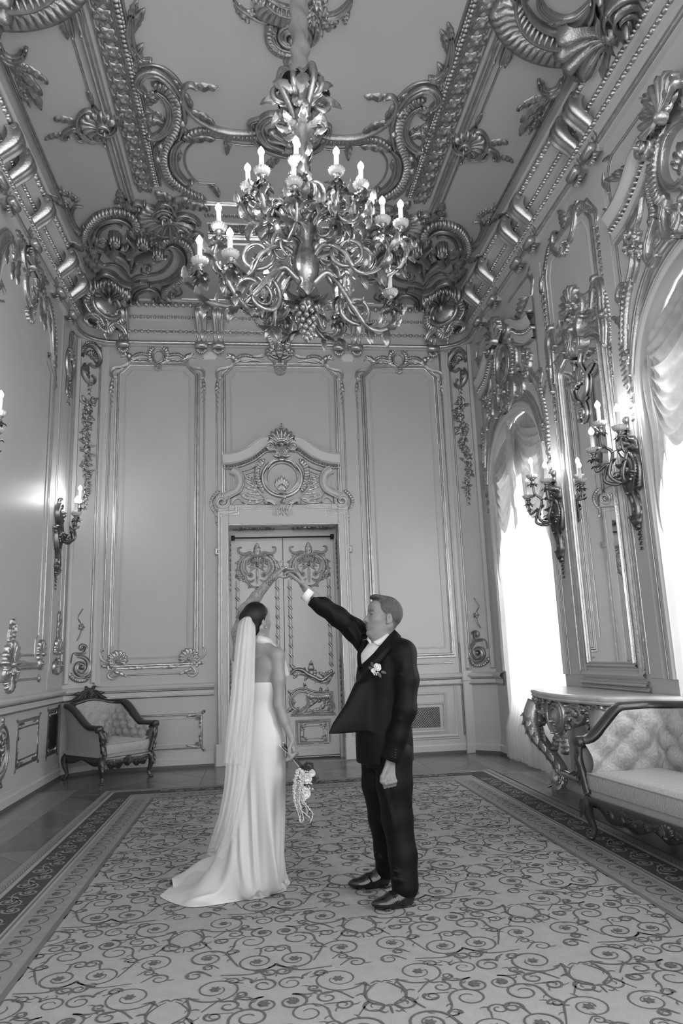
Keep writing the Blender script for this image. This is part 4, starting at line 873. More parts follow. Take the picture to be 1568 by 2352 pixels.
for x, y in ((905, 455), (890, 500), (885, 560)): o.flower(H2([(x, y)])[0], .07)
o.scroll(H2([(940, 420), (905, 450), (888, 520), (885, 570), (865, 600)]), .008, .02, PR_ROUND)
o.build('shell_cartouche', GILTD, ceiling)
# corner cartouches with putti
o = Orn(CEIL, mirror=MIDX)
o.ruffle(C6([(170, 640), (105, 560), (105, 460), (155, 350), (250, 250), (370, 200), (500, 182), (620, 205), (715, 270), (745, 350), (700, 410)]), .06, .10, .05)
o.scroll(C6([(190, 640), (150, 540), (185, 410), (280, 310), (430, 262), (560, 275), (650, 330), (675, 390)]), .04, .09); o.scroll(C6([(330, 690), (240, 650), (232, 560), (280, 440), (370, 365), (480, 342), (555, 375)]), .025, .05)
o.ruffle(C6([(1070, 650), (1090, 580), (1180, 535), (1310, 555), (1410, 640), (1445, 770), (1410, 910), (1310, 1040), (1200, 1120), (1115, 1190), (1110, 1270), (1190, 1340)]), .055, .09, .045)
o.scroll(C6([(1120, 640), (1210, 610), (1310, 680), (1345, 800), (1310, 935), (1200, 1040), (1070, 1090), (930, 1110)]), .04, .08)
o.scroll(C6([(900, 1085), (770, 1110), (675, 1180), (640, 1280), (690, 1340), (755, 1310)]), .06, .10); o.scroll(C6([(720, 1290), (770, 1215), (870, 1170), (970, 1195), (1025, 1265), (1000, 1335), (960, 1315)]), .05, .08); o.scroll(C6([(600, 1300), (620, 1190), (690, 1120), (800, 1080)]), .03, .06)
o.scroll(C6([(285, 735), (265, 810), (330, 872), (430, 862), (515, 890), (590, 960), (640, 1040), (682, 1068), (760, 1022), (900, 1005), (1050, 972), (1150, 890), (1205, 790), (1190, 715), (1140, 680)]), .025, .045)
o.scroll(C6([(810, 920), (820, 980), (900, 1000)]), .015, .04); o.scroll(C6([(750, 430), (800, 390), (900, 385), (1000, 430), (1060, 500), (1000, 560)]), .03, .06)
o.scroll(C6([(830, 350), (765, 280), (770, 190), (830, 130), (930, 115), (1020, 160)]), .035, .07); o.shell(C6([(1170, 250)])[0], -2.2, .42, PI * 1.15, 13, .11); o.scroll(C6([(870, 250), (880, 350), (960, 430), (1080, 475), (1250, 490), (1390, 440), (1450, 350)]), .035, .09); o.volute(C6([(1085, 205)])[0], .16, -.5, 1.5, 1, .04, .13); o.volute(C6([(1330, 400)])[0], .13, 2, 1.4, -1, .035, .1)
o.scroll(C6([(1240, 260), (1340, 230), (1460, 260), (1560, 340)]), .05, .08); o.leaf(C6([(1200, 190)])[0], 1.2, .4, .1, -.6, .12); o.leaf(C6([(1330, 130)])[0], .2, .35, .07, -.4, .08); o.leaf(C6([(1200, 100)])[0], 1.9, .3, .08, .6, .1); o.scroll(C6([(1000, 130), (1100, 60), (1180, 90), (1200, 190)]), .04, .1)
o.volute(C6([(1500, 500)])[0], .09, 0, 1.3, 1, .03, .07); o.volute(C6([(1195, 1220)])[0], .10, PI, 1.5, 1, .025, .05); o.scroll(C6([(1240, 1290), (1330, 1250), (1310, 1180)]), .012, .03)
o.scroll(C6([(630, 20), (650, 80), (710, 130), (780, 115), (850, 60)]), .04, .07); o.volute(C6([(780, 90)])[0], .09, 0, 1.4, -1, .03, .08)
o.leaf(C6([(140, 640)])[0], -1.6, .35, .09, .3, .09); o.leaf(C6([(90, 780)])[0], -1.4, .5, .10, .2, .09); o.leaf(C6([(60, 700)])[0], 1.9, .28, .06, .6, .07); o.leaf(C6([(1380, 590)])[0], .5, .25, .05, .3, .06); o.leaf(C6([(650, 190)])[0], 1.6, .18, .05, .4, .06)
k0_ = C6([(400, 1230)])[0]; o.shell(k0_, 1.9, .42, PI * 1.1, 13, .2); o.ruffle(C6([(180, 1180), (270, 1060), (400, 1040), (520, 1110), (580, 1230), (570, 1330)]), .05, .2, .05); o.scroll(C6([(240, 1000), (330, 950), (440, 980), (520, 1060), (600, 1100), (670, 1120)]), .045, .12)
o.scroll(C6([(520, 900), (600, 990), (640, 1050)]), .02, .05)
o.build('corner_cartouche', GILTD, ceiling)
o = Orn(CEIL, mirror=MIDX)
def limb(pts, r0, r1, h=.10):
    o.scroll(C6(pts), [r0, r0 * 1.05, r1], [h, h * .9, h * .7], PR_ROUND, .015)
for hx_, hy_ in ((480, 515), (835, 535), (1030, 695)):
    o.knob(C6([(hx_, hy_)])[0], .085, .17, 12)
    for k in range(9): o.knob(C6([(hx_ - 10 + 60 * math.cos(k * .7 + .4), hy_ - 20 - 50 * math.sin(k * .7 + .2))])[0], .03, .16, 6)
limb([(500, 580), (460, 660), (430, 720), (480, 760)], .075, .06, .14); limb([(440, 700), (540, 760), (620, 830), (660, 900)], .05, .025); limb([(540, 620), (600, 640), (640, 600)], .03, .02); limb([(420, 620), (360, 690), (400, 740)], .035, .02)
limb([(800, 590), (730, 640), (690, 700), (650, 740)], .07, .06, .14); limb([(700, 700), (690, 800), (680, 880)], .045, .022); limb([(780, 610), (880, 620), (940, 650)], .03, .02); limb([(730, 620), (680, 560), (620, 500)], .03, .02)
limb([(980, 720), (900, 750), (830, 780), (760, 800)], .07, .055, .14); limb([(800, 800), (740, 870), (680, 960)], .045, .02); limb([(860, 780), (930, 800), (1000, 820)], .04, .02); limb([(990, 740), (1060, 770), (1140, 770)], .025, .015)
for x, y, a, L in ((390, 590, 2.6, .3), (360, 580, 2.9, .25), (900, 600, .3, .25), (870, 690, 1.4, .2), (700, 460, .1, .5), (620, 450, .0, .4)): o.leaf(C6([(x, y)])[0], a, L, .06, .3, .10, 3)
o.garland(C6([(890, 860)])[0], .2, .06, .07, 8)
o.build('putti', GILTD, ceiling)
# carving round the lamp hook
o = Orn(CEIL)
o.ruffle(C8([(300, -40), (400, 55), (520, 130), (640, 168), (770, 175), (900, 120)]), .10, .08, .05); o.scroll(C8([(450, -30), (560, 55), (680, 98), (770, 100), (900, 60)]), .05, .08, PR_OGEE); o.scroll(C8([(80, -20), (120, 40), (190, 100), (290, 172), (390, 218), (510, 240)]), .02, .04, PR_ROUND); o.leaf(C8([(110, 30)])[0], -1.2, .2, .05, .5, .05); o.leaf(C8([(260, 150)])[0], -.5, .2, .04, .6, .04); o.flower(C8([(280, 150)])[0], .06)
o.ruffle(C8([(600, 250), (525, 275), (492, 350), (495, 440), (540, 525), (620, 578), (720, 600)]), .05, .06, .04); o.scroll(C8([(560, 260), (530, 340), (540, 430), (610, 510)]), .03, .06); o.volute(C8([(735, 385)])[0], .22, 2.6, 1.7, 1, .05, .08); o.leaf(C8([(700, 600)])[0], -1.6, .24, .06, .4, .06); o.flower(C8([(700, 510)])[0], .09)
o.scroll(C8([(920, 60), (1000, 160), (1030, 270), (1005, 410), (930, 488)]), .03, .05); o.scroll(C8([(1400, -20), (1345, 75), (1240, 150), (1120, 170)]), .04, .05); o.leaf(C8([(1340, 80)])[0], -1.6, .15, .05, .3, .05)
for x, y in ((1050, 190), (1085, 150), (1020, 210), (1130, 280), (1180, 235)): o.flower(C8([(x, y)])[0], .07)
o.scroll(C8([(1120, 180), (1145, 240), (1130, 280), (1190, 315), (1230, 295)]), .008, .02, PR_ROUND); o.garland(C8([(1000, 30)])[0], .3, .12, .08, 2, .2); o.leaf(C8([(910, 340)])[0], -1.2, .15, .03, .4, .04)
o.build('lamp_rosette', GILTD, ceiling)
# medallions closing the cornice corners
for pl, s_ in ((CHL, 1), (CHR, -1)):
    P = Plane(pl.o + .36 * pl.n - np.array([0, 0, 0]), pl.u, pl.v, pl.n); c = CW / 2; o = Orn(P, mirror=c); o1 = Orn(P, o.m); e = np.linspace(0, 2 * PI, 33)
    disc = np.stack([np.stack([c + .24 * k * np.cos(e), 6.72 + .21 * k * np.sin(e)], 1) for k in (1, .9, .5, .01)]); o1._emit(disc, np.repeat(np.array([-.3, .0, .05, .07])[:, None], 33, 1))
    o1.sweep(np.stack([c + .24 * np.cos(e), 6.72 + .21 * np.sin(e)], 1), .035, .06); o.ruffle([(c + .05, 6.45), (c + .22, 6.5), (c + .33, 6.65), (c + .28, 6.86)], .05, .05, .05); o.scroll([(c + .04, 6.36), (c + .14, 6.46), (c + .28, 6.44), (c + .34, 6.34), (c + .27, 6.28)], .04, .05)
    for k in range(8): o1.leaf((c - .05 + .02 * k, 6.68), k * .8, .14, .03, .7, .06, 2)
    o1.shell((c, 6.47), -PI / 2, .22, 2.4, 9, .05); o1.leaf((c, 6.4), -PI / 2, .24, .05, .3, .05)
    o.build('corner_medallion', GILT, cornice)
# ------------------------------------------------------------------ right wall: window surrounds
FAB = mat('damask_valance', .42, .5, var=.18, vscale=14, sheen=.3)
_nt = FAB.node_tree; _tr = _nt.nodes.new('ShaderNodeBsdfTranslucent'); _tr.inputs[0].default_value = (.55, .55, .55, 1); _mx = _nt.nodes.new('ShaderNodeMixShader'); _mx.inputs[0].default_value = .16
_nt.links.new(_nt.nodes['Principled BSDF'].outputs[0], _mx.inputs[1]); _nt.links.new(_tr.outputs[0], _mx.inputs[2]); _nt.links.new(_mx.outputs[0], _nt.nodes['Material Output'].inputs[0])
FABO = damask0 = mat('damask_lining', .40, .5, var=.22, vscale=14, sheen=.3)
SHEER = mat('sheer_voile', .82, .7)
_nt = SHEER.node_tree; _tr = _nt.nodes.new('ShaderNodeBsdfTranslucent'); _tr.inputs[0].default_value = (.62, .62, .62, 1); _tp = _nt.nodes.new('ShaderNodeBsdfTransparent')
_m1 = _nt.nodes.new('ShaderNodeMixShader'); _m1.inputs[0].default_value = .55; _m2 = _nt.nodes.new('ShaderNodeMixShader'); _m2.inputs[0].default_value = .10
_nt.links.new(_nt.nodes['Principled BSDF'].outputs[0], _m1.inputs[1]); _nt.links.new(_tr.outputs[0], _m1.inputs[2]); _nt.links.new(_m1.outputs[0], _m2.inputs[1]); _nt.links.new(_tp.outputs[0], _m2.inputs[2]); _nt.links.new(_m2.outputs[0], _nt.nodes['Material Output'].inputs[0])

def window_surround(yc):
    # local x runs along the wall; mirror both halves about the window's axis
    c = -yc; L = lambda pts: [(c + x, z) for x, z in pts]
    a = np.linspace(0, PI, 41); ar = np.stack([c - (HW + .05) * np.cos(a), SPR + (RISE + .05) * np.sin(a) ** .9], 1)
    pth = np.vstack([[c - HW - .05, 1.16], ar, [c + HW + .05, 1.16]])
    o = Orn(RIGHT); o.sweep(pth, .055, .05, PR_OGEE); smooth_by_angle(o.build('arch_architrave', TRIMP, wall_right), 32)
    o = Orn(RIGHT); o.sweep(np.vstack([[c - HW - .13, 1.16], np.stack([c - (HW + .13) * np.cos(a), SPR + (RISE + .13) * np.sin(a) ** .9], 1), [c + HW + .13, 1.16]]), .012, .03, PR_OGEE_S); o.build('gilt_line', GILT, wall_right)
    o = Orn(RIGHT, mirror=c); o1 = Orn(RIGHT, o.m)
    st = [(-.02, 4.70), (-.35, 4.72), (-.62, 4.62), (-.84, 4.40), (-.98, 4.12), (-1.06, 3.85)]
    o.scroll(L(st), .05, .08, PR_SCROLL); o.ruffle(L([(-.90, 4.72), (-1.0, 4.6), (-1.09, 4.42), (-1.15, 4.2), (-1.17, 4.0), (-1.15, 3.72)][::-1]), .055, .08, .05)
    o.scroll(L([(-.82, 5.12), (-.86, 4.98), (-.84, 4.86), (-.92, 4.74), (-1.04, 4.62), (-1.11, 4.42), (-1.16, 4.2)]), .03, .07, PR_ROUND); o.scroll(L([(-.74, 5.05), (-.78, 4.9), (-.77, 4.78), (-.86, 4.66)]), .02, .06, PR_ROUND)
    o.scroll(L([(-.98, 4.70), (-1.10, 4.74), (-1.17, 4.66), (-1.12, 4.58)]), .03, .06); o.leaf(L([(-1.12, 4.3)])[0], 2.0, .3, .05, .5, .06); o.leaf(L([(-1.14, 4.0)])[0], -1.6, .34, .07, .15, .07, 4); o.flower(L([(-1.12, 4.04)])[0], .08, 5, .09); o.drop(L([(-1.14, 3.78)])[0], .42, .07, .05)
    for k, (x, z) in enumerate(((-.72, 5.02), (-.80, 4.92), (-.70, 4.86), (-.88, 5.0))): o.flower(L([(x, z)])[0], .07, 5, .10, k)
    o.scroll(L([(-.40, 4.98), (-.52, 4.90), (-.60, 4.76), (-.54, 4.64), (-.44, 4.66)]), .045, .10); o.scroll(L([(-.20, 5.02), (-.30, 4.9), (-.28, 4.74), (-.16, 4.66)]), .05, .12); o.leaf(L([(-.5, 4.75)])[0], .9, .38, .07, -.6, .1, 4); o.leaf(L([(-.62, 4.8)])[0], 2.2, .3, .06, .6, .09)
    o1.shell(L([(0, 4.88)])[0], -PI / 2, .28, 2.0, 7, .13); o1.leaf(L([(.0, 5.08)])[0], -PI / 2, .5, .08, .12, .16, 4); o.scroll(L([(-.08, 4.6), (-.13, 4.72), (-.10, 4.86), (-.2, 4.94)]), .04, .11)
    e = np.linspace(0, 2 * PI, 41); z0 = 5.28
    o1.sweep(np.stack([c + .22 * np.cos(e), z0 + .25 * np.sin(e)], 1), .035, .12, PR_SCROLL); o.ruffle(L([(-.08, z0 + .36), (-.24, z0 + .30), (-.34, z0 + .1), (-.33, z0 - .12), (-.22, z0 - .28)][::-1]), .055, .13, .05)
    for k in range(5): o1.leaf((c + .02, z0 - .20), PI / 2 + (k - 2) * .35, .30 - .03 * abs(k - 2), .035, (k - 2) * -.25, .09, 2)
    o.ruffle(L([(-.38, z0 + .22), (-.46, z0 + .02), (-.44, z0 - .2), (-.52, z0 - .32)]), .04, .10, .05); o.scroll(L([(-.50, z0 + .26), (-.58, z0 + .05), (-.66, z0 - .12), (-.78, z0 - .2)]), .03, .06, PR_ROUND); o.volute(L([(-.80, z0 - .20)])[0], .09, .5, 1.4, -1, .028, .10)
    S3 = Orn(RIGHT.off(.10), o.m); S3.shell((c, 5.62), PI / 2 + .15, .34, PI * .95, 9, .14); S3.leaf((c, 5.66), PI / 2 + .3, .34, .10, .5, .16, 3); S3.leaf((c, 5.64), 2.6, .3, .09, -.4, .15, 3); S3.leaf((c, 5.64), .5, .3, .09, .4, .15, 3)
    o.build('window_carving', GILT, wall_right)
    o = Orn(RIGHT, mirror=c); tp = resample(smooth_path(L([(-1.10, 5.40), (-.88, 5.43), (-.68, 5.52), (-.52, 5.63), (-.36, 5.69)])), .04); t = np.gradient(tp, axis=0); t /= np.linalg.norm(t, axis=1, keepdims=True); nn = np.stack([-t[:, 1], t[:, 0]], 1)
    o.sweep(tp, .06, .16, [(-1, 0), (-1, .6), (-.5, .7), (.2, .9), (.7, 1), (1, 1), (1, 0)]); o.sweep(tp - nn * .17, .05, .07, [(-1, 0), (-1, .8), (1, 1), (1, 0)]); smooth_by_angle(o.build('pediment_cornice', TRIMP, wall_right), 32)
    o = Orn(RIGHT, mirror=c); o.sweep(tp + nn * .066, .014, .175); o.sweep(tp - nn * .075, .012, .12); o.beads(tp - nn * .105, .028, .05, .12, .7); o.sweep(tp - nn * .235, .014, .10)
    o.volute(L([(-.36, 5.62)])[0], .11, PI * .5, 1.7, -1, .03, .19); o.leaf(L([(-.60, 5.66)])[0], 2.75, .4, .05, .3, .18, 4); o.leaf(L([(-.85, 5.50)])[0], 2.95, .25, .03, .2, .16, 3)
    o.build('pediment_carving', GILT, wall_right)
    o = Orn(RIGHT, mirror=c)                                     # frame line round the whole bay
    o.sweep(np.array(L([(-.30, 6.05), (-.98, 6.05), (-1.05, 5.98), (-1.09, 5.90), (-1.09, 4.40)])), .022, .02, PR_OGEE_S); o.scroll(L([(-1.14, 5.98), (-1.17, 5.88), (-1.12, 5.80), (-1.09, 5.72)]), .025, .045); o.leaf(L([(-1.0, 6.05)])[0], 2.6, .15, .03, .5, .04, 2); o.leaf(L([(-1.09, 4.5)])[0], -1.57, .22, .03, .3, .04, 2)
    o.build('bay_moulding', GILT, wall_right)
for yc in WIN[:2]: window_surround(yc)

# mirror pier
def pier(yc):
    c = -yc; L = lambda pts: [(c + x, z) for x, z in pts]
    o = Orn(RIGHT, mirror=c)
    up = [(-.58, 5.06), (-.58, 5.72), (-.46, 5.92), (-.12, 5.97), (0, 5.97)]
    o.sweep(np.array(L(up)), .022, .03, PR_OGEE_S); o.sweep(np.array([(c + x * 1.14 - .02, z + (.05 if z > 5.5 else 0)) for x, z in up]), .014, .02, PR_OGEE_S); bot = [(-.58, 4.97), (-.30, 5.03), (0, 5.05)]
    o.sweep(resample(smooth_path(L(bot)), .04), .018, .03); o.sweep(resample(smooth_path(L([(x, z - .09) for x, z in bot])), .04), .014, .025); o.sweep(resample(smooth_path(L([(x, z - .17) for x, z in bot])), .04), .02, .03)
    o.build('upper_panel_moulding', GILT, wall_right)
    o = Orn(RIGHT, mirror=c); ip = [(-.49, 5.1), (-.49, 5.66), (-.40, 5.83), (-.1, 5.87), (0, 5.87)]; o.sweep(np.array(L(ip)), .016, .016, PR_OGEE_S); o.build('inner_moulding', TRIMP, wall_right)
    o = Orn(RIGHT, mirror=c); o1 = Orn(RIGHT, o.m)
    o.scroll(L([(-.15, 6.03), (-.24, 6.08), (-.30, 5.98), (-.24, 5.84), (-.14, 5.76), (-.05, 5.8)]), .035, .07); o.ruffle(L([(-.3, 6.0), (-.42, 6.0), (-.5, 5.9), (-.6, 5.8)]), .035, .05, .04); o1.leaf(L([(0, 6.0)])[0], PI / 2, .22, .08, 0, .09); o1.shell(L([(0, 5.82)])[0], -PI / 2, .15, 2.2, 7, .07); o.leaf(L([(-.2, 5.98)])[0], 2.4, .2, .05, .5, .06)
    o.scroll(L([(-.60, 5.78), (-.70, 5.74), (-.72, 5.62), (-.66, 5.56)]), .03, .05); o.drop(L([(-.69, 5.56)])[0], .6, .055, .04)
    o.build('upper_panel_carving', GILT, wall_right)
    # the mirror itself is a thing of its own
    mr = empty('pier_mirror', (RX - .01, yc, 1.2)); inv = np.array([RX - .01, yc, 1.2])
    RP = Plane(RIGHT.o - inv, RIGHT.u, RIGHT.v, RIGHT.n, .68)
    a = np.linspace(0, PI, 21); top = np.stack([-.47 * np.cos(a), 4.40 + .20 * np.sin(a) ** .8], 1)
    out = L(np.vstack([[-.47, 1.29], top, [.47, 1.29]]).tolist()); gl = MB(); P = RP.to3(np.array(out), .012); gl.add(P, [tuple(range(len(P)))])
    gl.build('mirror_glass', MIRR, mr, False)
    o = Orn(RP); pth = np.array(out); o.sweep(np.array(out[:1] + out[1:]), .028, .055, PR_OGEE)
    big = np.array(L(np.vstack([[-.56, 1.19], np.stack([-.56 * np.cos(a), 4.42 + .27 * np.sin(a) ** .8], 1), [.56, 1.19]]).tolist())); o.sweep(big, .05, .045, PR_OGEE); o.sweep(np.array(L([(-.63, 1.19), (-.63, 4.45)])), .014, .02); o.sweep(np.array(L([(.63, 1.19), (.63, 4.45)])), .014, .02)
    smooth_by_angle(o.build('mirror_frame', GILT, mr), 32)
    o = Orn(RP); 
    for w_, z_, x_, h_ in ((.028, 1.275, .50, .055), (.05, 1.20, .62, .05), (.028, 1.105, .66, .06), (.018, 1.056, .68, .04)): o.sweep(np.array(L([(-x_, z_), (x_, z_)])), w_, h_, PR_OGEE)
    smooth_by_angle(o.build('mirror_base', TRIMP, mr), 32)
    o = Orn(RP, mirror=c); o1 = Orn(RP, o.m)
    o1.shell(L([(0, 5.02)])[0], PI / 2 + .2, .26, PI * 1.05, 9, .12); o1.garland(L([(0.0, 5.05)])[0], .32, .13, .14, 6, .2); o.scroll(L([(-.06, 4.48), (-.13, 4.58), (-.12, 4.74), (-.2, 4.84), (-.28, 4.80)]), .05, .12); o1.shell(L([(0, 4.78)])[0], -PI / 2, .26, 1.9, 7, .12); o.volute(L([(-.14, 4.58)])[0], .075, 0, 1.4, -1, .022, .11)
    o.scroll(L([(-.18, 5.1), (-.27, 5.02), (-.26, 4.88), (-.2, 4.82)]), .018, .08, PR_ROUND); o.leaf(L([(-.25, 4.74)])[0], 2.9, .32, .06, .35, .08, 4); o.leaf(L([(-.3, 4.68)])[0], 3.5, .24, .05, -.3, .07)
    o.scroll(L([(-.44, 4.80), (-.50, 4.98), (-.60, 5.0), (-.66, 4.9), (-.64, 4.70), (-.66, 4.5), (-.62, 4.32)]), .055, .09, start=True); o.scroll(L([(-.52, 4.78), (-.56, 4.66), (-.56, 4.4)]), .03, .07); o.ruffle(L([(-.68, 4.3), (-.72, 4.55), (-.70, 4.8), (-.62, 4.98)]), .035, .06, .045); o1.knob(L([(-.55, 5.06)])[0], .06, .1); o1.knob(L([(.55, 5.06)])[0], .06, .1); o.flower(L([(-.66, 4.62)])[0], .08, 5, .1); o.drop(L([(-.66, 4.28)])[0], .35, .05, .04)
    o.build('mirror_crest', GILT, mr)
    o = Orn(RP.off(.02), mirror=c); o1 = Orn(RP.off(.02), o.m)
    o1.shell(L([(0, 4.18)])[0], PI / 2, .17, PI * 1.2, 9, .05); o.scroll(L([(-.12, 4.46), (-.06, 4.38), (-.12, 4.26), (-.18, 4.16), (-.14, 4.04), (-.04, 3.98)]), .022, .04); o.leaf(L([(-.15, 4.2)])[0], 2.6, .2, .04, .6, .04); o1.volute(L([(0, 3.86)])[0], .07, PI / 2, 1.4, 1, .022, .04); o.scroll(L([(-.02, 3.98), (-.08, 3.92), (-.10, 3.80), (-.02, 3.74)]), .018, .03); o.leaf(L([(-.05, 3.96)])[0], 2.9, .1, .02, .4, .03, 2)
    o.build('mirror_pendant', GILT, mr)
    for s_ in (-1, 1):
        MB().pbox(RIGHT, c + s_ * .80 - .10, 1.16, c + s_ * .80 + .10, 6.0, 0, .018, .006).build('pilaster', WALL, wall_right, False)
    o = Orn(RIGHT)
    for s_ in (-1, 1): o.sweep(resample(np.array(L([(s_ * .69, 1.2), (s_ * .69, 4.2)])), .6), .010, .028)
    o.build('gilt_line', GILT, wall_right); return mr
MIRR = mat('mirror_silver', .86, .015, metal=1.0)
m0 = pier(6.72); tag(m0, 'tall arched pier mirror in a gilt frame between the two windows', 'mirror')

# ------------------------------------------------------------------ sheer curtains and swagged valances
def sheer(yc, half, seed, label):
    rg = np.random.default_rng(seed); root = empty('sheer_curtain', (RX - .04, yc, 0), label, 'curtain')
    for nm, y0, y1 in half:
        n = int(abs(y1 - y0) / .008); yy = np.linspace(y0, y1, n); zz = np.linspace(.03, 3.70, 20)
        ph = np.cumsum(rg.uniform(.6, 1.5, n)) * .008 * 2 * PI / .085; amp = .030 + .012 * np.sin(yy * 7 + seed)
        P = []
        for z in zz:
            k = .55 + .45 * (1 - z / 4.5)
            zq = np.full(n, z) + .018 * np.sin(ph * .5 + 1) * (z < .04)
            xq = RX - .045 + amp * k * np.sin(ph) + .012 * np.sin(yy * 11 + z) + (.10 if z > .7 else .10 * max(0, (z - .4) / .3))
            P.append(np.stack([xq - (RX - .04), yy - yc, zq], 1))
        MB().grid(np.array(P)).build('curtain_panel', SHEER, root)
    return root
sheer(8.80, (('a', 9.86, 8.82), ('b', 8.84, 7.74)), 3, 'white sheer curtain falling to the floor at the far window')
sheer(4.64, (('a', 5.70, 4.6), ('b', 4.62, 3.56)), 5, 'white sheer curtain at the near window by the right edge')
def valance(yc, label):
    root = empty('valance', (RX + .08, yc, 3.4), label, 'valance', None); O = np.array([RX + .08, yc, 3.4])
    a = np.linspace(0, PI, 33); top = np.stack([-(HW - .01) * np.cos(a), SPR + (RISE - .01) * np.sin(a) ** .9], 1); rows = []
    for t in np.linspace(0, 1, 8):
        rows.append(np.stack([np.full(33, .05 + .01 * math.sin(t * 9)) + .008 * np.sin(top[:, 0] * 40), top[:, 0], top[:, 1] * (1 - t) + np.minimum(top[:, 1], 3.75) * t - 3.4], 1))
    MB().grid(np.array(rows)).build('valance_backing', FABO, root)
    for s_ in (1, -1):
        m, n = 60, 34; t = np.linspace(0, 1, m)[:, None]; u = np.linspace(0, 1, n)[None, :]
        x0 = .01 + .10 * t; z0 = 4.50 - .55 * t; x1 = .93 - .02 * t; z1 = 4.10 - .55 * t
        sag = .10 + .62 * t ** 1.2; fold = np.sin(t * 7.5 * 2 * PI + u * 1.5) ; y = x0 + (x1 - x0) * u; z = z0 + (z1 - z0) * u - sag * (1 - (2 * np.clip(u, 0, 1) ** .85 - 1) ** 2)
        z = z + .018 * fold * np.sin(PI * u); x = -.03 - .085 * np.sin(PI * u) * (.4 + .6 * t) - .026 * fold * np.sin(PI * u) ** .5
        MB().grid(np.stack([x, s_ * y, z - 3.4], -1)).build('swag', FAB, root)
        n = 36; yy = np.linspace(.74, .985, n); zt = np.linspace(0, 1, 26)[:, None]; ph = (yy - .74) / .245; bot = 2.30 + .9 * np.abs(((ph * 2.5) % 1) - .5) + .5 * (1 - ph)
        z = 3.95 * (1 - zt) + bot[None] * zt; x = np.broadcast_to(-.03 - .035 * np.sin(ph * 5 * PI)[None] - .012 * np.sin(zt * 9), z.shape)
        MB().grid(np.stack([x, np.broadcast_to(s_ * yy, z.shape), z - 3.4], -1)).build('tail', FAB, root)
    n = 30; ph = np.linspace(-1, 1, n); zt = np.linspace(0, 1, 30)[:, None]; bot = 2.95 + .55 * np.abs(ph) + .10 * np.floor(np.abs(ph) * 4)
    z = 4.48 * (1 - zt) + bot[None] * zt; y = ph[None] * (.015 + .10 * zt ** .8); x = np.broadcast_to(-.13 - .02 * np.cos(ph * 4 * PI)[None], z.shape)
    MB().grid(np.stack([x, y, z - 3.4], -1)).build('centre_tail', FAB, root)
valance(8.80, 'grey damask swags and tails draped in the arch of the far window'); valance(4.64, 'grey damask swags and tails in the near window arch at right')
# ------------------------------------------------------------------ candle fittings
def leaf3(mb, p, d, up, L, W, curl=1.0, n=11, lobes=4):
    """free-standing acanthus leaf: grows from p along d and curls away from up"""
    p = np.asarray(p, float); d = np.asarray(d, float); d = d / np.linalg.norm(d); up = np.asarray(up, float); up = up - d * (up @ d); up /= np.linalg.norm(up); sd = np.cross(d, up)
    t = np.linspace(0, 1, n); a = curl * t ** 1.5; pts = [p]
    for i in range(1, n): pts.append(pts[-1] + (d * math.cos(a[i]) + up * math.sin(a[i])) * L / (n - 1))
    pts = np.array(pts); nr = np.array([-d * math.sin(x) + up * math.cos(x) for x in a])
    w_ = W * np.sin(PI * np.clip(t * .9 + .1, 0, 1)) ** .7 * (.62 + .38 * np.abs(np.sin(t * PI * lobes))); w_[-1] = W * .06
    pr = np.array([(-1, -.22), (-.5, .14), (0, -.12), (.5, .14), (1, -.22)])
    mb.grid(pts[:, None] + sd[None, None] * (pr[None, :, 0] * w_[:, None])[..., None] + nr[:, None] * (pr[None, :, 1] * w_[:, None])[..., None]); return mb
CRYST = mat('fluted_glass', .62, .12, spec=.8); CRYST.node_tree.nodes['Principled BSDF'].inputs['Transmission Weight'].default_value = .25
def candle_set(parent, p, lean=(0, 0), h=.17, lit=True, metal=None):
    """cup, fluted drip glass, candle sleeve and bulb on the end of an arm: sub-parts of that arm"""
    p = np.asarray(p, float); metal = metal or BRONZE
    m = lathe(MB(), [(.012, -.06), (.026, -.055), (.03, -.03), (.016, -.015), (.024, 0), (.034, .012), (.02, .02), (.001, .02)], p, 12); [leaf3(m, p + [0, 0, -.05], (math.cos(a), math.sin(a), .25), (0, 0, -1), .075, .022, 1.2) for a in np.arange(6) * PI / 3]
    m.build('candle_cup', metal, parent)
    lathe(MB(), [(.018, .018), (.045, .022), (.056, .04), (.062, .062), (.058, .062), (.05, .042), (.02, .028)], p, 48, 16, .10).build('drip_glass', CRYST, parent)
    ax = np.array([lean[0], lean[1], 1.0]); ax /= np.linalg.norm(ax); b = p + ax * .028
    sweep3(MB(), [b, b + ax * h * .5, b + ax * h], .0185, 12).build('candle', CANDLE, parent)
    q_ = b + ax * h; pts = [q_ + ax * z for z in (0, .008, .012, .025, .04, .055, .068, .078)]
    sweep3(MB(), pts, [.011, .012, .019, .024, .024, .017, .008, .001], 12).build('bulb', BULB if lit else CANDLE, parent)
def tube_path(pts, n=9): return smooth_path(np.array(pts, float), per=n)
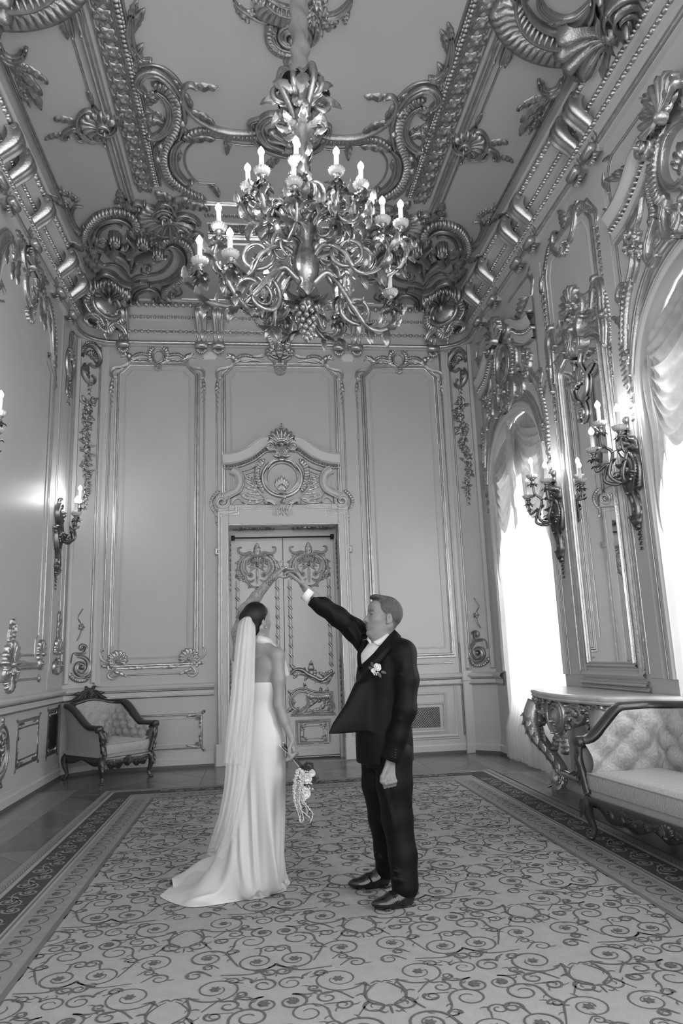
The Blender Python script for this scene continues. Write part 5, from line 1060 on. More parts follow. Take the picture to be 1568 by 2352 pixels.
# wall sconces: local x along the wall, y out of the wall, z up
def sconce(loc, rz, label, first=None, metal=None, lit=(1, 1, 1)):
    root = empty('wall_sconce', loc, label, 'sconce'); root.rotation_euler = (0, 0, rz); g = metal or BRONZE
    SP = Plane((0, 0, 0), (1, 0, 0), (0, 0, 1), (0, -1, 0)); SP.n = np.array([0, 1.0, 0])
    o = Orn(SP)
    o.scroll([(-.02, .36), (.06, .38), (.10, .28), (.05, .18), (-.04, .12), (-.08, .0), (-.03, -.12), (.04, -.2)], .05, .07, PR_SCROLL); o.scroll([(.05, .1), (.10, .0), (.07, -.14), (0, -.25), (-.03, -.38), (.02, -.47), (.06, -.42)], .045, .06)
    o.leaf((0, -.2), -PI / 2 - .2, .32, .06, .4, .07, 4); o.leaf((-.02, .1), 2.2, .22, .06, -.6, .08, 3); o.leaf((.03, 0), .4, .18, .05, .6, .08, 3); o.leaf((.02, .3), 1.4, .22, .035, .9, .05, 3); o.shell((0, .02), -PI / 2, .14, 2.6, 7, .09); o.flower((.01, -.50), .05, 5, .05); o.drop((.0, -.55), .2, .03, .02); o.ruffle([(-.1, .14), (-.13, -.02), (-.08, -.2)], .03, .05, .03); o.leaf((.0, .12), PI / 2, .2, .05, .3, .1)
    o.build('back_plate', g, root)
    for (ex, ey, ez), sx in zip(((0.0, .27, .40), (-.19, .19, .30), (.17, .27, .20)), (0, -1, 1)):
        m = sweep3(MB(), tube_path([(sx * .02, .04, .02), (sx * .06, .11, -.10), (ex * .55, ey * .85, -.10 + ez * .15), (ex * .75 - .02, ey * .7, ez * .4), (ex * 1.02, ey * .95, ez - .16), (ex, ey, ez - .055)]), [.024, .022, .017, .016, .014, .012], 8)
        for t_, c_ in ((.3, 1), (.55, -1), (.8, 1)):
            b_ = np.array([ex * t_, ey * t_ + .03, -.08 + (ez + .02) * t_ ** 1.6]); leaf3(m, b_, (c_ * .7, .4, .5), (0, .3, 1), .11, .028, -1.3); leaf3(m, b_, (-c_ * .6, .3, -.3), (0, .3, 1), .09, .024, 1.4)
        a_ = m.build('arm', g, root); candle_set(a_, (ex, ey, ez), (0, 0), .165, lit[(0, -1, 1).index(sx)], g)
    return root
sconce((RX - .02, 5.89, 3.0), PI / 2, 'bronze candle sconce on the pier between the mirror and the near window')
sconce((RX - .02, 7.55, 2.93), PI / 2, 'bronze candle sconce between the far window and the mirror', lit=(1, 1, 0))
sconce((LX + .02, 9.57, 3.14), -PI / 2, 'bronze candle sconce beside the far left corner of the room')
sconce((LX + .02, 6.53, 3.30), -PI / 2, 'candle sconce cut off by the left edge of the photo')

# ------------------------------------------------------------------ chandelier
CC = np.array([.40, 4.95, 0.0])
ch = empty('chandelier', (.40, 4.95, CZ), 'large gilt rococo chandelier with scrolled candle arms hanging over the couple', 'chandelier')
def chl(p): return np.asarray(p, float) - np.array([.40, 4.95, CZ])
m = lathe(MB(), [(.001, 6.20), (.05, 6.18), (.06, 6.05), (.10, 5.98), (.07, 5.90), (.05, 5.84), (.085, 5.70), (.075, 5.55), (.035, 5.40), (.05, 5.36), (.03, 5.30), (.045, 5.22), (.035, 5.0), (.05, 4.96), (.04, 4.9), (.075, 4.82), (.06, 4.74)], chl((.4, 4.95, 0)), 20, 10, .05); 
for k in range(22):
    a = k * 2.4; d = np.array([math.cos(a), math.sin(a), 0]); z = 4.72 + .75 * k / 22; leaf3(m, chl(CC + d * .035 + [0, 0, z]), d * .8 + [0, 0, .7 * (-1) ** k], [0, 0, 1], .15, .038, 1.7 * (-1) ** k)
m.build('upper_stem', CHGOLD, ch)
lathe(MB(), [(.05, 4.76), (.085, 4.70), (.07, 4.62), (.055, 4.56), (.08, 4.48), (.10, 4.40), (.085, 4.30), (.05, 4.24), (.07, 4.20), (.05, 4.12), (.06, 4.05), (.03, 4.0)], chl((.4, 4.95, 0)), 32, 16, .07).build('baluster', CHGOLD, ch)
m = MB()
for k in range(10): leaf3(m, chl((.4, 4.95, 4.10)), (math.cos(k * .628), math.sin(k * .628), -.35), (0, 0, 1), .20, .05, .9)
for k in range(42):
    a = k * 2.4; z = 4.06 - .28 * k / 42; r_ = .085 * (1 - .75 * (k / 42)); lathe(m, [(.001, -.03), (.02, -.015), (.024, 0), (.015, .02), (.001, .026)], chl((.4 + r_ * math.cos(a), 4.95 + r_ * math.sin(a), z)), 6)
m.build('finial', GILTD, ch)
m = MB()
for k in range(8):
    a = k * PI / 4; d = np.array([math.cos(a), math.sin(a), 0]); leaf3(m, chl(CC + d * .05 + [0, 0, 5.78]), d + [0, 0, 1.3], -d, .34, .07, -1.9); leaf3(m, chl(CC + d * .05 + [0, 0, 5.95]), d * .8 + [0, 0, .8], [0, 0, 1], .26, .06, -2.4); leaf3(m, chl(CC + d * .05 + [0, 0, 5.6]), d + [0, 0, -.4], [0, 0, 1], .18, .045, 1.3)
for k in range(4):
    a = k * PI / 2 + .5; d = np.array([math.cos(a), math.sin(a), 0]); sweep3(m, tube_path([chl(CC + d * .04 + [0, 0, 5.55]), chl(CC + d * .10 + [0, 0, 5.75]), chl(CC + d * .19 + [0, 0, 5.92]), chl(CC + d * .17 + [0, 0, 6.06]), chl(CC + d * .08 + [0, 0, 6.05]), chl(CC + d * .10 + [0, 0, 5.96])]), [.018, .028, .035, .03, .02, .008], 8)
for k in range(26):
    a = k * 2.4; d = np.array([math.cos(a), math.sin(a), 0]); z = 5.55 + .5 * ((k * .37) % 1); leaf3(m, chl(CC + d * .09 + [0, 0, z]), d * .7 + [0, 0, .8 - 1.3 * (k % 2)], d * -.3 + [0, 0, 1], .15, .04, 2.2 * (-1) ** k)
for k in range(6):
    a = k * PI / 3 + .2; d = np.array([math.cos(a), math.sin(a), 0]); t_ = np.linspace(0, 1, 30); an_ = 2.6 - t_ * 8.5; rd2 = .095 * (1 - .8 * t_); c_ = CC + d * .16 + [0, 0, 5.86]
    sweep3(m, [chl(c_ + d * r_ * math.cos(b) + np.array([0, 0, r_ * math.sin(b)])) for r_, b in zip(rd2, an_)], [.02, .026, .022, .016, .01], 7)
m.build('crown_leaves', CHGOLD, ch)
SLV = mat('sleeve_fabric', .26, .7, var=.25, vscale=5, bump=.5, bscale=8)
t = np.linspace(0, 1, 40); zz = 6.02 + (CZ - 6.02) * t; m = MB(); a = np.linspace(0, 2 * PI, 18, endpoint=False)
m.grid(np.array([[chl((.4 + (.07 + .012 * math.sin(z * 31 + b * 2) + .008 * math.sin(z * 17 - b * 3)) * math.cos(b), 4.95 + (.07 + .012 * math.sin(z * 31 + b * 2)) * math.sin(b), z)) for b in a] for z in zz]), False, True); m.build('chain_sleeve', SLV, ch)
FL = [(-.39, 4.85, 4.54, 0), (-.16, 4.68, 4.50, 0), (.11, 5.35, 4.58, 0), (1.09, 5.15, 4.49, 0), (.72, 5.60, 4.60, 0), (.27, 5.62, 4.64, 0),
      (-.26, 5.04, 4.95, 1), (1.00, 4.86, 4.94, 1), (1.165, 4.95, 4.98, 1), (.78, 5.52, 5.0, 1),
      (.33, 4.66, 5.27, 2), (.075, 4.79, 5.27, 2), (.64, 4.75, 5.27, 2), (.85, 4.90, 5.27, 2), (-.03, 4.98, 5.27, 2), (.86, 5.06, 5.27, 2), (.07, 5.10, 5.27, 2), (.30, 4.54, 5.0, 2)]
for k, (x, y, z, tier) in enumerate(FL):
    f_ = np.array([x, y, z]); cup = f_ - [0, 0, .245]; v = cup - CC; v[2] = 0; r_ = np.linalg.norm(v); d = v / r_; sdv = np.array([-d[1], d[0], 0]); s_ = (-1) ** k; zc = cup[2]
    z0 = {0: 4.25, 1: 4.45, 2: 4.72}[tier]; dp = {0: .32, 1: .42, 2: .30}[tier]
    P = [CC + [0, 0, z0] + d * .05, CC + d * r_ * .25 + sdv * s_ * .05 + [0, 0, z0 + .08], CC + d * r_ * .48 + sdv * s_ * .10 + [0, 0, zc - dp * .6], CC + d * r_ * .66 + sdv * s_ * .07 + [0, 0, zc - dp], CC + d * r_ * .92 + [0, 0, zc - dp * .85], CC + d * r_ * 1.06 - sdv * s_ * .02 + [0, 0, zc - dp * .45], cup + [0, 0, -.05]]
    m = sweep3(MB(), tube_path([chl(q_) for q_ in P], 8), [.022, .023, .020, .021, .018, .016, .012], 8)
    # C-scrolls and leaves along the arm
    c0 = CC + d * r_ * .55 + sdv * s_ * .02 + [0, 0, zc - dp * .55]; rr = min(.14, .24 * r_)
    a = np.linspace(0, 1.55 * 2 * PI, 34); rad = rr * (1 - .62 * np.linspace(0, 1, 34)); q3 = c0[None] + (np.cos(a + 2) * rad)[:, None] * d + (np.sin(a + 2) * rad)[:, None] * np.array([0, 0, 1.0]) + np.linspace(0, .05, 34)[:, None] * sdv * s_
    sweep3(m, [chl(q_) for q_ in q3], [.018, .02, .017, .012, .009], 7)
    c1 = CC + d * r_ * .22 + [0, 0, z0 + .28]; q3 = c1[None] + (np.cos(-a * .75 + 4) * rad * .8)[:, None] * d + (np.sin(-a * .75 + 4) * rad * 1.3)[:, None] * np.array([0, 0, 1.0]); sweep3(m, [chl(q_) for q_ in q3], [.012, .018, .016, .010, .008], 7)
    for i, (tt, dl) in enumerate(((2, -1), (3, 1), (4, -1), (5, 1), (3, -1), (4, 1))):
        leaf3(m, chl(P[tt]), d * (.8 if i % 2 else .5) + sdv * s_ * dl * .8 + [0, 0, .3 - .25 * (i % 3)], [0, 0, 1], .17, .042, 1.5 * dl)
    for i in range(6):
        b = i * PI / 3; leaf3(m, chl(cup + [0, 0, -.10]), [math.cos(b), math.sin(b), .2], [0, 0, -1], .115, .036, 1.6)
    PT = np.array([chl(q_) for q_ in tube_path(P, 8)])
    for i in range(14):
        j = int((i + 1) / 15 * (len(PT) - 2)); tg = PT[j + 1] - PT[j]; tg /= np.linalg.norm(tg); sd2 = np.cross(tg, [0, 0, 1.0]); sd2 /= max(np.linalg.norm(sd2), 1e-6); rgk = (-1) ** i
        leaf3(m, PT[j], tg * .8 + sd2 * rgk * .55 + np.array([0, 0, .25 * (-1) ** (i // 2)]), [0, 0, 1], .105 + .03 * (i % 3), .026, (1.5 - (i % 2) * 2.6))
    for i in range(5):
        b = i * 1.26 + k; leaf3(m, chl(cup + [0, 0, -.04]), [math.cos(b), math.sin(b), .1], [0, 0, 1], .085, .026, -1.8)
    ar = m.build('arm', CHGOLD, ch)
    candle_set(ar, chl(cup), (d[0] * .02, d[1] * .02), .155, True, GILTD)

# ------------------------------------------------------------------ console table under the mirror
ct = empty('console_table', (3.1, 6.72, 0), 'carved gilt console table with a pale marble top under the pier mirror', 'table'); cO = np.array([3.1, 6.72, 0])
MARB = mat('marble', .60, .28, var=.16, vscale=5)
half = [(3.41, 7.86), (3.26, 7.80), (3.12, 7.66), (2.99, 7.60), (2.90, 7.52), (2.88, 7.36), (2.84, 7.18), (2.80, 6.95), (2.79, 6.72)]
out = half + [(x, 2 * 6.72 - y) for x, y in half[::-1][1:]]
def outline(o_, cl=True):
    p = resample(smooth_path(np.array(out)), .04); t = np.gradient(p, axis=0); t /= np.linalg.norm(t, axis=1, keepdims=True); nn = np.stack([t[:, 1], -t[:, 0]], 1); r_ = p + nn * o_; r_[:, 0] = np.minimum(r_[:, 0], 3.41); return r_
m = MB(); rows = []
for o_, z in ((-.03, .955), (.0, .955), (.012, .965), (.014, .975), (.004, .985), (.014, .992), (.018, 1.01), (.010, 1.025), (-.02, 1.03)):
    p = outline(o_); rows.append(np.c_[p, np.full(len(p), z)] - cO)
m.grid(np.array(rows)); k = len(rows[0]); m.f.append(tuple(range((len(rows) - 1) * k, len(rows) * k))); m.f.append(tuple(range(k))[::-1]); smooth_by_angle(m.build('marble_top', MARB, ct), 40)
p = outline(-.05); n = len(p); s = np.linspace(-1, 1, n); low = .955 - .13 - .07 * np.abs(np.sin(s * 2.5 * PI)) - .10 * np.exp(-(s / .16) ** 2) - .10 * np.exp(-((np.abs(s) - .60) / .12) ** 2)
rows = [np.c_[outline(-.05), np.full(n, .955)], np.c_[outline(-.045), (.955 + low) / 2], np.c_[outline(-.06), low], np.c_[outline(-.09), low], np.c_[outline(-.09), np.full(n, .95)]]
MB().grid(np.array(rows) - cO).build('apron', GILT, ct)
# carving on the apron, laid along its outline
class Wrap:
    """surface that follows the apron: u along the outline, v up"""
    def __init__(s, o_): s.p = outline(o_); s.L = arclen(s.p); t = np.gradient(s.p, axis=0); t /= np.linalg.norm(t, axis=1, keepdims=True); s.nn = np.stack([t[:, 1], -t[:, 0]], 1)
    def to3(s, uv, h=0.0):
        uv = np.asarray(uv, float); u = np.clip(uv[..., 0] + s.L[-1] / 2, 0, s.L[-1]); x = np.interp(u, s.L, s.p[:, 0]); y = np.interp(u, s.L, s.p[:, 1]); a = np.interp(u, s.L, s.nn[:, 0]); b = np.interp(u, s.L, s.nn[:, 1]); h = np.asarray(h)
        return np.stack([x + a * h - cO[0], y + b * h - cO[1], uv[..., 1] + 0 * x], -1)
W_ = Wrap(-.05); o = Orn(W_, mirror=0.0); o1 = Orn(W_, o.m); e = np.linspace(0, 2 * PI, 33)
ce = .76
o.shell((-ce, .80), PI / 2, .16, PI, 9, .07); o.scroll([(-ce + .03, .93), (-ce + .13, .92), (-ce + .16, .82), (-ce + .10, .72), (-ce + .02, .68)], .035, .06); o.scroll([(-ce - .03, .93), (-ce - .14, .92), (-ce - .18, .80), (-ce - .12, .70)], .035, .06); o.garland((-ce + .22, .90), .22, .06, .06, 3); o.leaf((-ce, .75), -PI / 2, .22, .06, 0, .07); o.scroll([(-.30, .92), (-.40, .93), (-.45, .85), (-.38, .79), (-.30, .82)], .03, .05); o.leaf((-.40, .83), 2.4, .2, .05, .5, .06)
o1.sweep(np.stack([.0 + .12 * np.cos(e), .80 + .11 * np.sin(e)], 1), .03, .07, PR_SCROLL); disc = np.stack([np.stack([.11 * k * np.cos(e), .80 + .10 * k * np.sin(e)], 1) for k in (1, .7, .01)]); o1._emit(disc, np.repeat(np.array([.02, .06, .08])[:, None], 33, 1)); o1.flower((0, .77), .05, 5, .1); o.scroll([(-.03, .94), (-.12, .945), (-.17, .86), (-.15, .74), (-.06, .66)], .03, .08); o.drop((-.19, .92), .26, .05, .05); o.leaf((-.05, .66), -2.2, .2, .05, .5, .07)
for k in range(8): o.leaf((-.24 - .11 * k, .90 - .02 * (k % 2)), PI + .7 * (-1) ** k, .14, .036, -.8 * (-1) ** k, .06, 3); o.scroll([(-.5, .78), (-.56, .70), (-.66, .70), (-.70, .77)], .025, .05); o.volute((-.92, .84), .06, 0, 1.4, 1, .018, .06); o.leaf((-.70, .66), -1.2, .18, .04, .6, .06); o.flower((-.55, .88), .05, 5, .07); o.flower((-.48, .9), .045, 5, .07)
for u_ in (-1.16, -1.02):
    o.flower((u_, .89), .05, 4, .03)
o.build('apron_carving', GILT, ct)
DOT = mat('pierced_shadow', .015, .8); m = MB()  # flat near-black discs paint the shade inside the apron's piercings
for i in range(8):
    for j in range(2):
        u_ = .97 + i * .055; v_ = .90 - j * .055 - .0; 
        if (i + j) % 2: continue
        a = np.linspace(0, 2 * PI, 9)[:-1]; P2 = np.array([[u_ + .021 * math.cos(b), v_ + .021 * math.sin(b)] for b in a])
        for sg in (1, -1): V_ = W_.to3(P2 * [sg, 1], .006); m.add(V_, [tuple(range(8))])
m.build('pierced_shade_disc', DOT, ct, False, 'stuff')
for sy in (1, -1):
    y0 = 6.72 + sy * .74; m = MB(); pts = [(2.93, y0 + sy * .03, .90), (2.87, y0 + sy * .04, .74), (2.90, y0 + sy * .02, .56), (3.02, y0 - sy * .02, .38), (3.11, y0 - sy * .04, .22), (3.10, y0 - sy * .05, .12), (3.06, y0 - sy * .05, .08)]
    tp = tube_path(np.array(pts) - cO, 6); sweep3(m, tp, [.10, .10, .08, .06, .055, .055, .07], 10); sweep3(m, tp + [-.05, sy * .02, 0], [.045, .05, .045, .03, .028, .03, .03], 8); sweep3(m, tp + [-.03, -sy * .05, .01], [.035, .03, .025, .018, .015, .015, .015], 8)
    for i in range(2, len(tp) - 4, 3):
        tg = tp[i + 1] - tp[i]; tg /= np.linalg.norm(tg); r_ = .09 - .04 * i / len(tp)
        for off in ((-r_, sy * .02, 0), (-r_ * .7, -sy * r_ * .7, 0), (-r_ * .6, sy * r_ * .8, 0)): leaf3(m, tp[i] + np.array(off), tg, off, .12, .036, .55)
    c = np.array([3.06, y0 - sy * .05, .115]) - cO; a = np.linspace(0, 2 * PI, 15)[:-1]; m.grid(np.array([[(c[0] + q_ * .075 * math.cos(b), c[1] + xx, c[2] + q_ * .075 * math.sin(b)) for b in a] for xx, q_ in ((-.055, .01), (-.055, .5), (-.045, .95), (.045, .95), (.055, .5), (.055, .01))]), False, True)
    sp = np.linspace(0, 1, 26); sweep3(m, np.stack([c[0] + .06 * (1 - .8 * sp) * np.cos(sp * 9), np.full(26, c[1] - .058), c[2] + .06 * (1 - .8 * sp) * np.sin(sp * 9)], 1), .009, 6)
    m.build('leg', GILT, ct); MB().box((c[0] - .06, c[1] - .06, 0), (c[0] + .06, c[1] + .06, .045)).box((c[0] - .05, c[1] - .05, .045), (c[0] + .05, c[1] + .05, .06)).build('leg_block', GILTD, ct, False)
m = MB(); pts = [(3.08, 7.42, .20), (3.14, 7.2, .17), (3.14, 6.95, .20), (3.10, 6.72, .24), (3.14, 6.5, .20), (3.14, 6.24, .17), (3.08, 6.02, .20)]; sweep3(m, tube_path(np.array(pts) - cO), [.04, .035, .05, .07, .05, .035, .04], 10)
for k in range(9): leaf3(m, np.array([3.10, 6.5 + k * .055, .22]) - cO, (-.6, .3 * (-1) ** k, .5), (-1, 0, 0), .14, .04, 1.3)
for k in range(6): leaf3(m, np.array([3.10, 6.6 + k * .05, .22]) - cO, (-.6, .4 * (-1) ** k, -.5), (-1, 0, 0), .12, .035, 1.3)
m.build('stretcher', GILT, ct)
MB().box((3.20 - cO[0], 5.85 - cO[1], 0), (3.40 - cO[0], 7.59 - cO[1], .16)).build('plinth', TRIMP, ct, False)

# ------------------------------------------------------------------ upholstered seats
def damask(name, c0, c1, sc):
    m = mat(name, c0, .55, sheen=.25, bump=.15, bscale=80); nt = m.node_tree; b = nt.nodes['Principled BSDF']; tc = nt.nodes.new('ShaderNodeTexCoord')
    n = nt.nodes.new('ShaderNodeTexNoise'); n.inputs['Scale'].default_value = sc; n.inputs['Detail'].default_value = 2; n.inputs['Distortion'].default_value = 2.6
    w2 = nt.nodes.new('ShaderNodeTexWave'); w2.inputs['Scale'].default_value = sc * .45; w2.inputs['Distortion'].default_value = 14; w2.inputs['Detail'].default_value = 1.5; w2.inputs['Detail Scale'].default_value = 1.4
    mu = nt.nodes.new('ShaderNodeMath'); mu.operation = 'MULTIPLY'; r = nt.nodes.new('ShaderNodeValToRGB'); r.color_ramp.elements[0].position = .22; r.color_ramp.elements[0].color = (c0, c0, c0, 1); r.color_ramp.elements[1].position = .30; r.color_ramp.elements[1].color = (c1, c1, c1, 1)
    for q_ in (n, w2): nt.links.new(tc.outputs['Object'], q_.inputs['Vector'])
    nt.links.new(n.outputs['Fac'], mu.inputs[0]); nt.links.new(w2.outputs['Fac'], mu.inputs[1]); nt.links.new(mu.outputs[0], r.inputs[0]); nt.links.new(r.outputs[0], b.inputs['Base Color']); return m
DAM = damask('damask', .33, .405, 26); PLAINF = mat('plain_upholstery', .30, .7, var=.05, vscale=30, sheen=.3, bump=.1, bscale=200)
def seat(name, W, Dp, label, cat, loc, rz, hb, tuft, armh=.66, seath=.47, crest=True, rs=(.22, .62)):
    root = empty(name, loc, label, cat); root.rotation_euler = (0, 0, rz)
    r = .16; y0, y1 = -Dp / 2, Dp / 2; xs_ = W / 2
    plan = [(-xs_, y0 + .02)] + [(-xs_, y0 + k * (Dp - r) / 6) for k in range(1, 7)] + arc(-xs_ + r, y1 - r, r, PI, PI / 2, 6)[1:] + [(-xs_ + r + k * (W - 2 * r) / 10, y1) for k in range(1, 10)]
    plan += [(-x, y) for x, y in plan[::-1]] if False else arc(xs_ - r, y1 - r, r, PI / 2, 0, 6) + [(xs_, y1 - r - k * (Dp - r) / 6) for k in range(0, 7)]
    P = resample(np.array(plan), .035); L = arclen(P); n = len(P); t = np.gradient(P, axis=0); t /= np.linalg.norm(t, axis=1, keepdims=True); nn = np.stack([t[:, 1], -t[:, 0]], 1)   # nn points inwards
    side = np.minimum(L, L[-1] - L); u = np.clip((side - Dp * rs[0]) / (Dp * rs[1]), 0, 1); u = u * u * (3 - 2 * u)
    ht = armh + (hb - armh) * u + .10 * np.cos(np.clip(P[:, 0] / (W * .5), -1, 1) * PI / 2) ** 2 * (u > .99) * .6
    out_ = np.interp(side, [0, Dp * .3, Dp * .8], [.05, .03, .06])       # outward rake of the top
    zb = .30; m_ = 22; v = np.linspace(0, 1, m_)[:, None]
    # inner padded face
    zz = seath - .06 + (ht[None] - .02 - seath + .06) * v; dx, dy = tuft
    U = L[None] / dx + 0 * v; V_ = (zz - seath) / dy; f = np.abs(np.sin(PI * (U + V_) / 1)) * np.abs(np.sin(PI * (U - V_) / 1)); puff = .080 * (f ** .42) * np.sin(PI * np.clip(v * .96 + .02, 0, 1)) ** .3
    inw = .07 + puff - out_[None] * v ** 1.5
    G_ = np.stack([P[None, :, 0] + nn[None, :, 0] * inw, P[None, :, 1] + nn[None, :, 1] * inw, zz], -1); MB().grid(G_).build('tufted_back', DAM, root)
    bm_ = MB()
    for i in range(int(L[-1] / dx * 2) + 1):
        for j in range(0, 6):
            if (i + j) % 2: continue
            s_ = i * dx / 2; z = seath + j * dy / 2
            if s_ < .05 or s_ > L[-1] - .05: continue
            h_ = np.interp(s_, L, ht)
            if z > h_ - .06 or z < seath + .02: continue
            px_, py_ = np.interp(s_, L, P[:, 0]), np.interp(s_, L, P[:, 1]); a_, b_ = np.interp(s_, L, nn[:, 0]), np.interp(s_, L, nn[:, 1]); vv = (z - seath + .06) / (h_ - .02 - seath + .06); k_ = .072 - np.interp(s_, L, out_) * vv ** 1.5
            c = np.array([px_ + a_ * k_, py_ + b_ * k_, z]); lathe(bm_, [(.001, .012), (.009, .008), (.012, 0), (.009, -.008), (.001, -.012)], c, 8)
    bm_.build('button', DAM, root, True, 'stuff')
    # outer face and top wooden rail
    zz = zb + (ht[None] - .01 - zb) * v[::3]; o_ = -(out_[None] * v[::3] ** 1.5) - .005; MB().grid(np.stack([P[None, :, 0] + nn[None, :, 0] * o_, P[None, :, 1] + nn[None, :, 1] * o_, zz], -1)).build('outer_panel', PLAINF, root)
    pr = [(-.035, -.03), (-.045, -.005), (-.035, .025), (-.01, .035), (.03, .03), (.055, .012), (.06, -.015), (.045, -.035)]
    k = -out_ + .012; R_ = np.stack([np.stack([P[:, 0] + nn[:, 0] * (k + a), P[:, 1] + nn[:, 1] * (k + a), ht + b], 1) for a, b in pr]); m = MB().grid(R_, True, False)
    for e_ in (0, n - 1):                                          # scrolled arm ends running down to the seat rail
        sg = 1 if e_ == 0 else -1; c = np.array([P[e_, 0] + nn[e_, 0] * k[e_], P[e_, 1], ht[e_]])
        a = np.linspace(0, 2 * PI, 13)[:-1]; m.grid(np.array([[(c[0] + .048 * q_ * math.cos(b), c[1] + yy, c[2] - .012 + .048 * q_ * math.sin(b)) for b in a] for yy, q_ in ((.03, 1), (-.03, 1), (-.042, .8), (-.042, .01))]), False, True)
        sweep3(m, tube_path([c + [0, -.015, -.03], c + [sg * .03, -.045, -.12], c + [sg * .05, -.035, -.22], (P[e_, 0] + sg * .04, P[e_, 1] - .02, .33)]), [.03, .034, .03, .034], 8)
        for q_ in range(5): leaf3(m, c + [sg * .04, -.058, -.05 - q_ * .05], (sg * .25 * (-1) ** q_, -.08, -1), (0, -1, 0), .08, .026, .35)
    m.build('wooden_rail', WOODD, root)
    # seat
    sw = xs_ - .05; g = 26; a = np.linspace(-1, 1, g); X_, Y_ = np.meshgrid(a, a, indexing='ij'); sq = np.clip(1 - np.maximum(np.abs(X_), np.abs(Y_)) ** 8, 0, 1); x3 = X_ * sw; y3 = (y0 + .0) + (Y_ + 1) / 2 * (Dp - .12)
    top_ = seath + .005 + .035 * sq ** .5 * (1 - .3 * X_ ** 2); m = MB().grid(np.stack([x3, y3, top_], -1), flip=False)
    ring_ = [(x, y) for x, y in zip(x3[:, 0], y3[:, 0])] + [(x3[-1, j], y3[-1, j]) for j in range(1, g)] + [(x3[i, -1], y3[i, -1]) for i in range(g - 2, -1, -1)] + [(x3[0, j], y3[0, j]) for j in range(g - 2, 0, -1)]
    ring_ = np.array(ring_); cen = ring_.mean(0); rows = [np.c_[cen + (ring_ - cen) * q_, np.full(len(ring_), z)] for q_, z in ((1, seath + .005), (1.02, seath - .02), (1.02, seath - .08), (1.0, seath - .105))]; m.grid(np.array(rows), False, True); m.build('seat_cushion', DAM, root)
    sweep3(MB(), rows[0] * [1, 1, 1] + [0, 0, .004], .007, 6, True).build('cushion_piping', PLAINF, root)
    m = MB(); sk = np.array([(-xs_ - .01, y0 + .02), (xs_ + .01, y0 + .02), (xs_ + .01, y1 + .01), (-xs_ - .01, y1 + .01)]); m.box((-xs_ - .005, y0 + .01, .30), (xs_ + .005, y1, seath - .10)); m.build('seat_band', PLAINF, root, False)
    # carved apron and legs
    m = MB(); s_ = np.linspace(-1, 1, 41); low = .215 + .045 * np.cos(s_ * PI * 2) - .06 * np.exp(-(s_ / .22) ** 2) - .02 * np.cos(s_ * 6 * PI)
    m.grid(np.stack([np.stack([s_ * xs_, np.full(41, yy), zz_], 1) for yy, zz_ in ((y0 - .005, np.full(41, .315)), (y0 - .015, np.full(41, .30)), (y0 - .012, low), (y0 + .02, low), (y0 + .02, np.full(41, .31)))]))
    for sx in (-1, 1):
        s2 = np.linspace(0, 1, 15); low2 = .24 - .03 * np.sin(s2 * PI * 3); yy2 = y0 + s2 * Dp; m.grid(np.stack([np.stack([np.full(15, sx * (xs_ + a_)), yy2, z_ * np.ones(15)], 1) for a_, z_ in ((.005, .315), (.012, .30), (.008, low2), (-.02, low2))]))
    AP = Plane((0, y0 - .012, 0), (1, 0, 0), (0, 0, 1), (0, -1, 0)); o = Orn(AP, m, mirror=0.0); o1 = Orn(AP, m); o1.shell((0, .22), PI / 2, .09, 2.6, 7, .03)
    for k in range(5): o.leaf((-.03 - .05 * k * W, .245 + .01 * math.sin(k * 2)), PI - .3 * (-1) ** k, .12, .028, .5 * (-1) ** k, .022, 3); o.scroll([(-.05 - .07 * k * W, .22), (-.08 - .07 * k * W, .26), (-.11 - .07 * k * W, .24)], .012, .02)
    m.build('carved_apron', WOODD, root)
    for sx in (-1, 1):
        for sy, yl in ((-1, y0 + .03), (1, y1 - .04)):
            m = MB(); x = sx * (xs_ - .03); d = -.04 if sy < 0 else .04
            pts = [(x, yl, .31), (x + sx * .025, yl + d * .7, .25), (x + sx * .02, yl + d * .5, .16), (x - sx * .0, yl, .08), (x + sx * .01, yl + d * .3, .03), (x + sx * .02, yl + d * .6, .012)]
            sweep3(m, tube_path(pts, 6), [.045, .048, .034, .022, .026, .02], 10)
            if sy < 0:
                for q_ in range(3): leaf3(m, (x + sx * .025, yl - .075, .29 - q_ * .03), (sx * .3 * (-1) ** q_, .0, -1), (0, -1, 0), .08, .026, .3)
            lathe(m, [(.02, 0), (.034, .004), (.034, .02), (.02, .03), (.001, .03)], (x + sx * .02, yl + d * .6, 0), 10)
            m.build('leg', WOODD, root)
    if crest:
        zc = float(np.max(ht)); CP = Plane((0, y1 + .05, zc), (1, 0, 0), (0, 0, 1), (0, -1, 0)); m = MB(); o = Orn(CP, m, mirror=0.0); o1 = Orn(CP, m)
        o1.shell((0, .02), PI / 2, .13, 2.6, 9, .045); o.volute((-.06, .04), .05, 1, 1.4, -1, .016, .05); o.scroll([(-.03, .12), (-.10, .09), (-.16, .03), (-.24, .0)], .026, .05); o.leaf((-.10, .05), 2.7, .13, .035, .4, .05); o.leaf((-.03, .1), 1.9, .09, .03, .4, .05)
        p_ = smooth_path([(-.28, .0), (-.14, .07), (0, .15), (.14, .07), (.28, 0)]); m.grid(np.stack([CP.to3(np.c_[p_[:, 0], np.full(len(p_), -.03)], .0), CP.to3(p_, .0), CP.to3(p_, .02), CP.to3(np.c_[p_[:, 0], np.full(len(p_), -.03)], .02)])); m.build('carved_crest', WOODD, root)
    return root
seat('armchair', .74, .88, 'tufted armchair with a carved crest in the back left corner', 'chair', (-1.96, 10.02, 0), PI / 4 - .02, .93, (.17, .19), .67, .46)
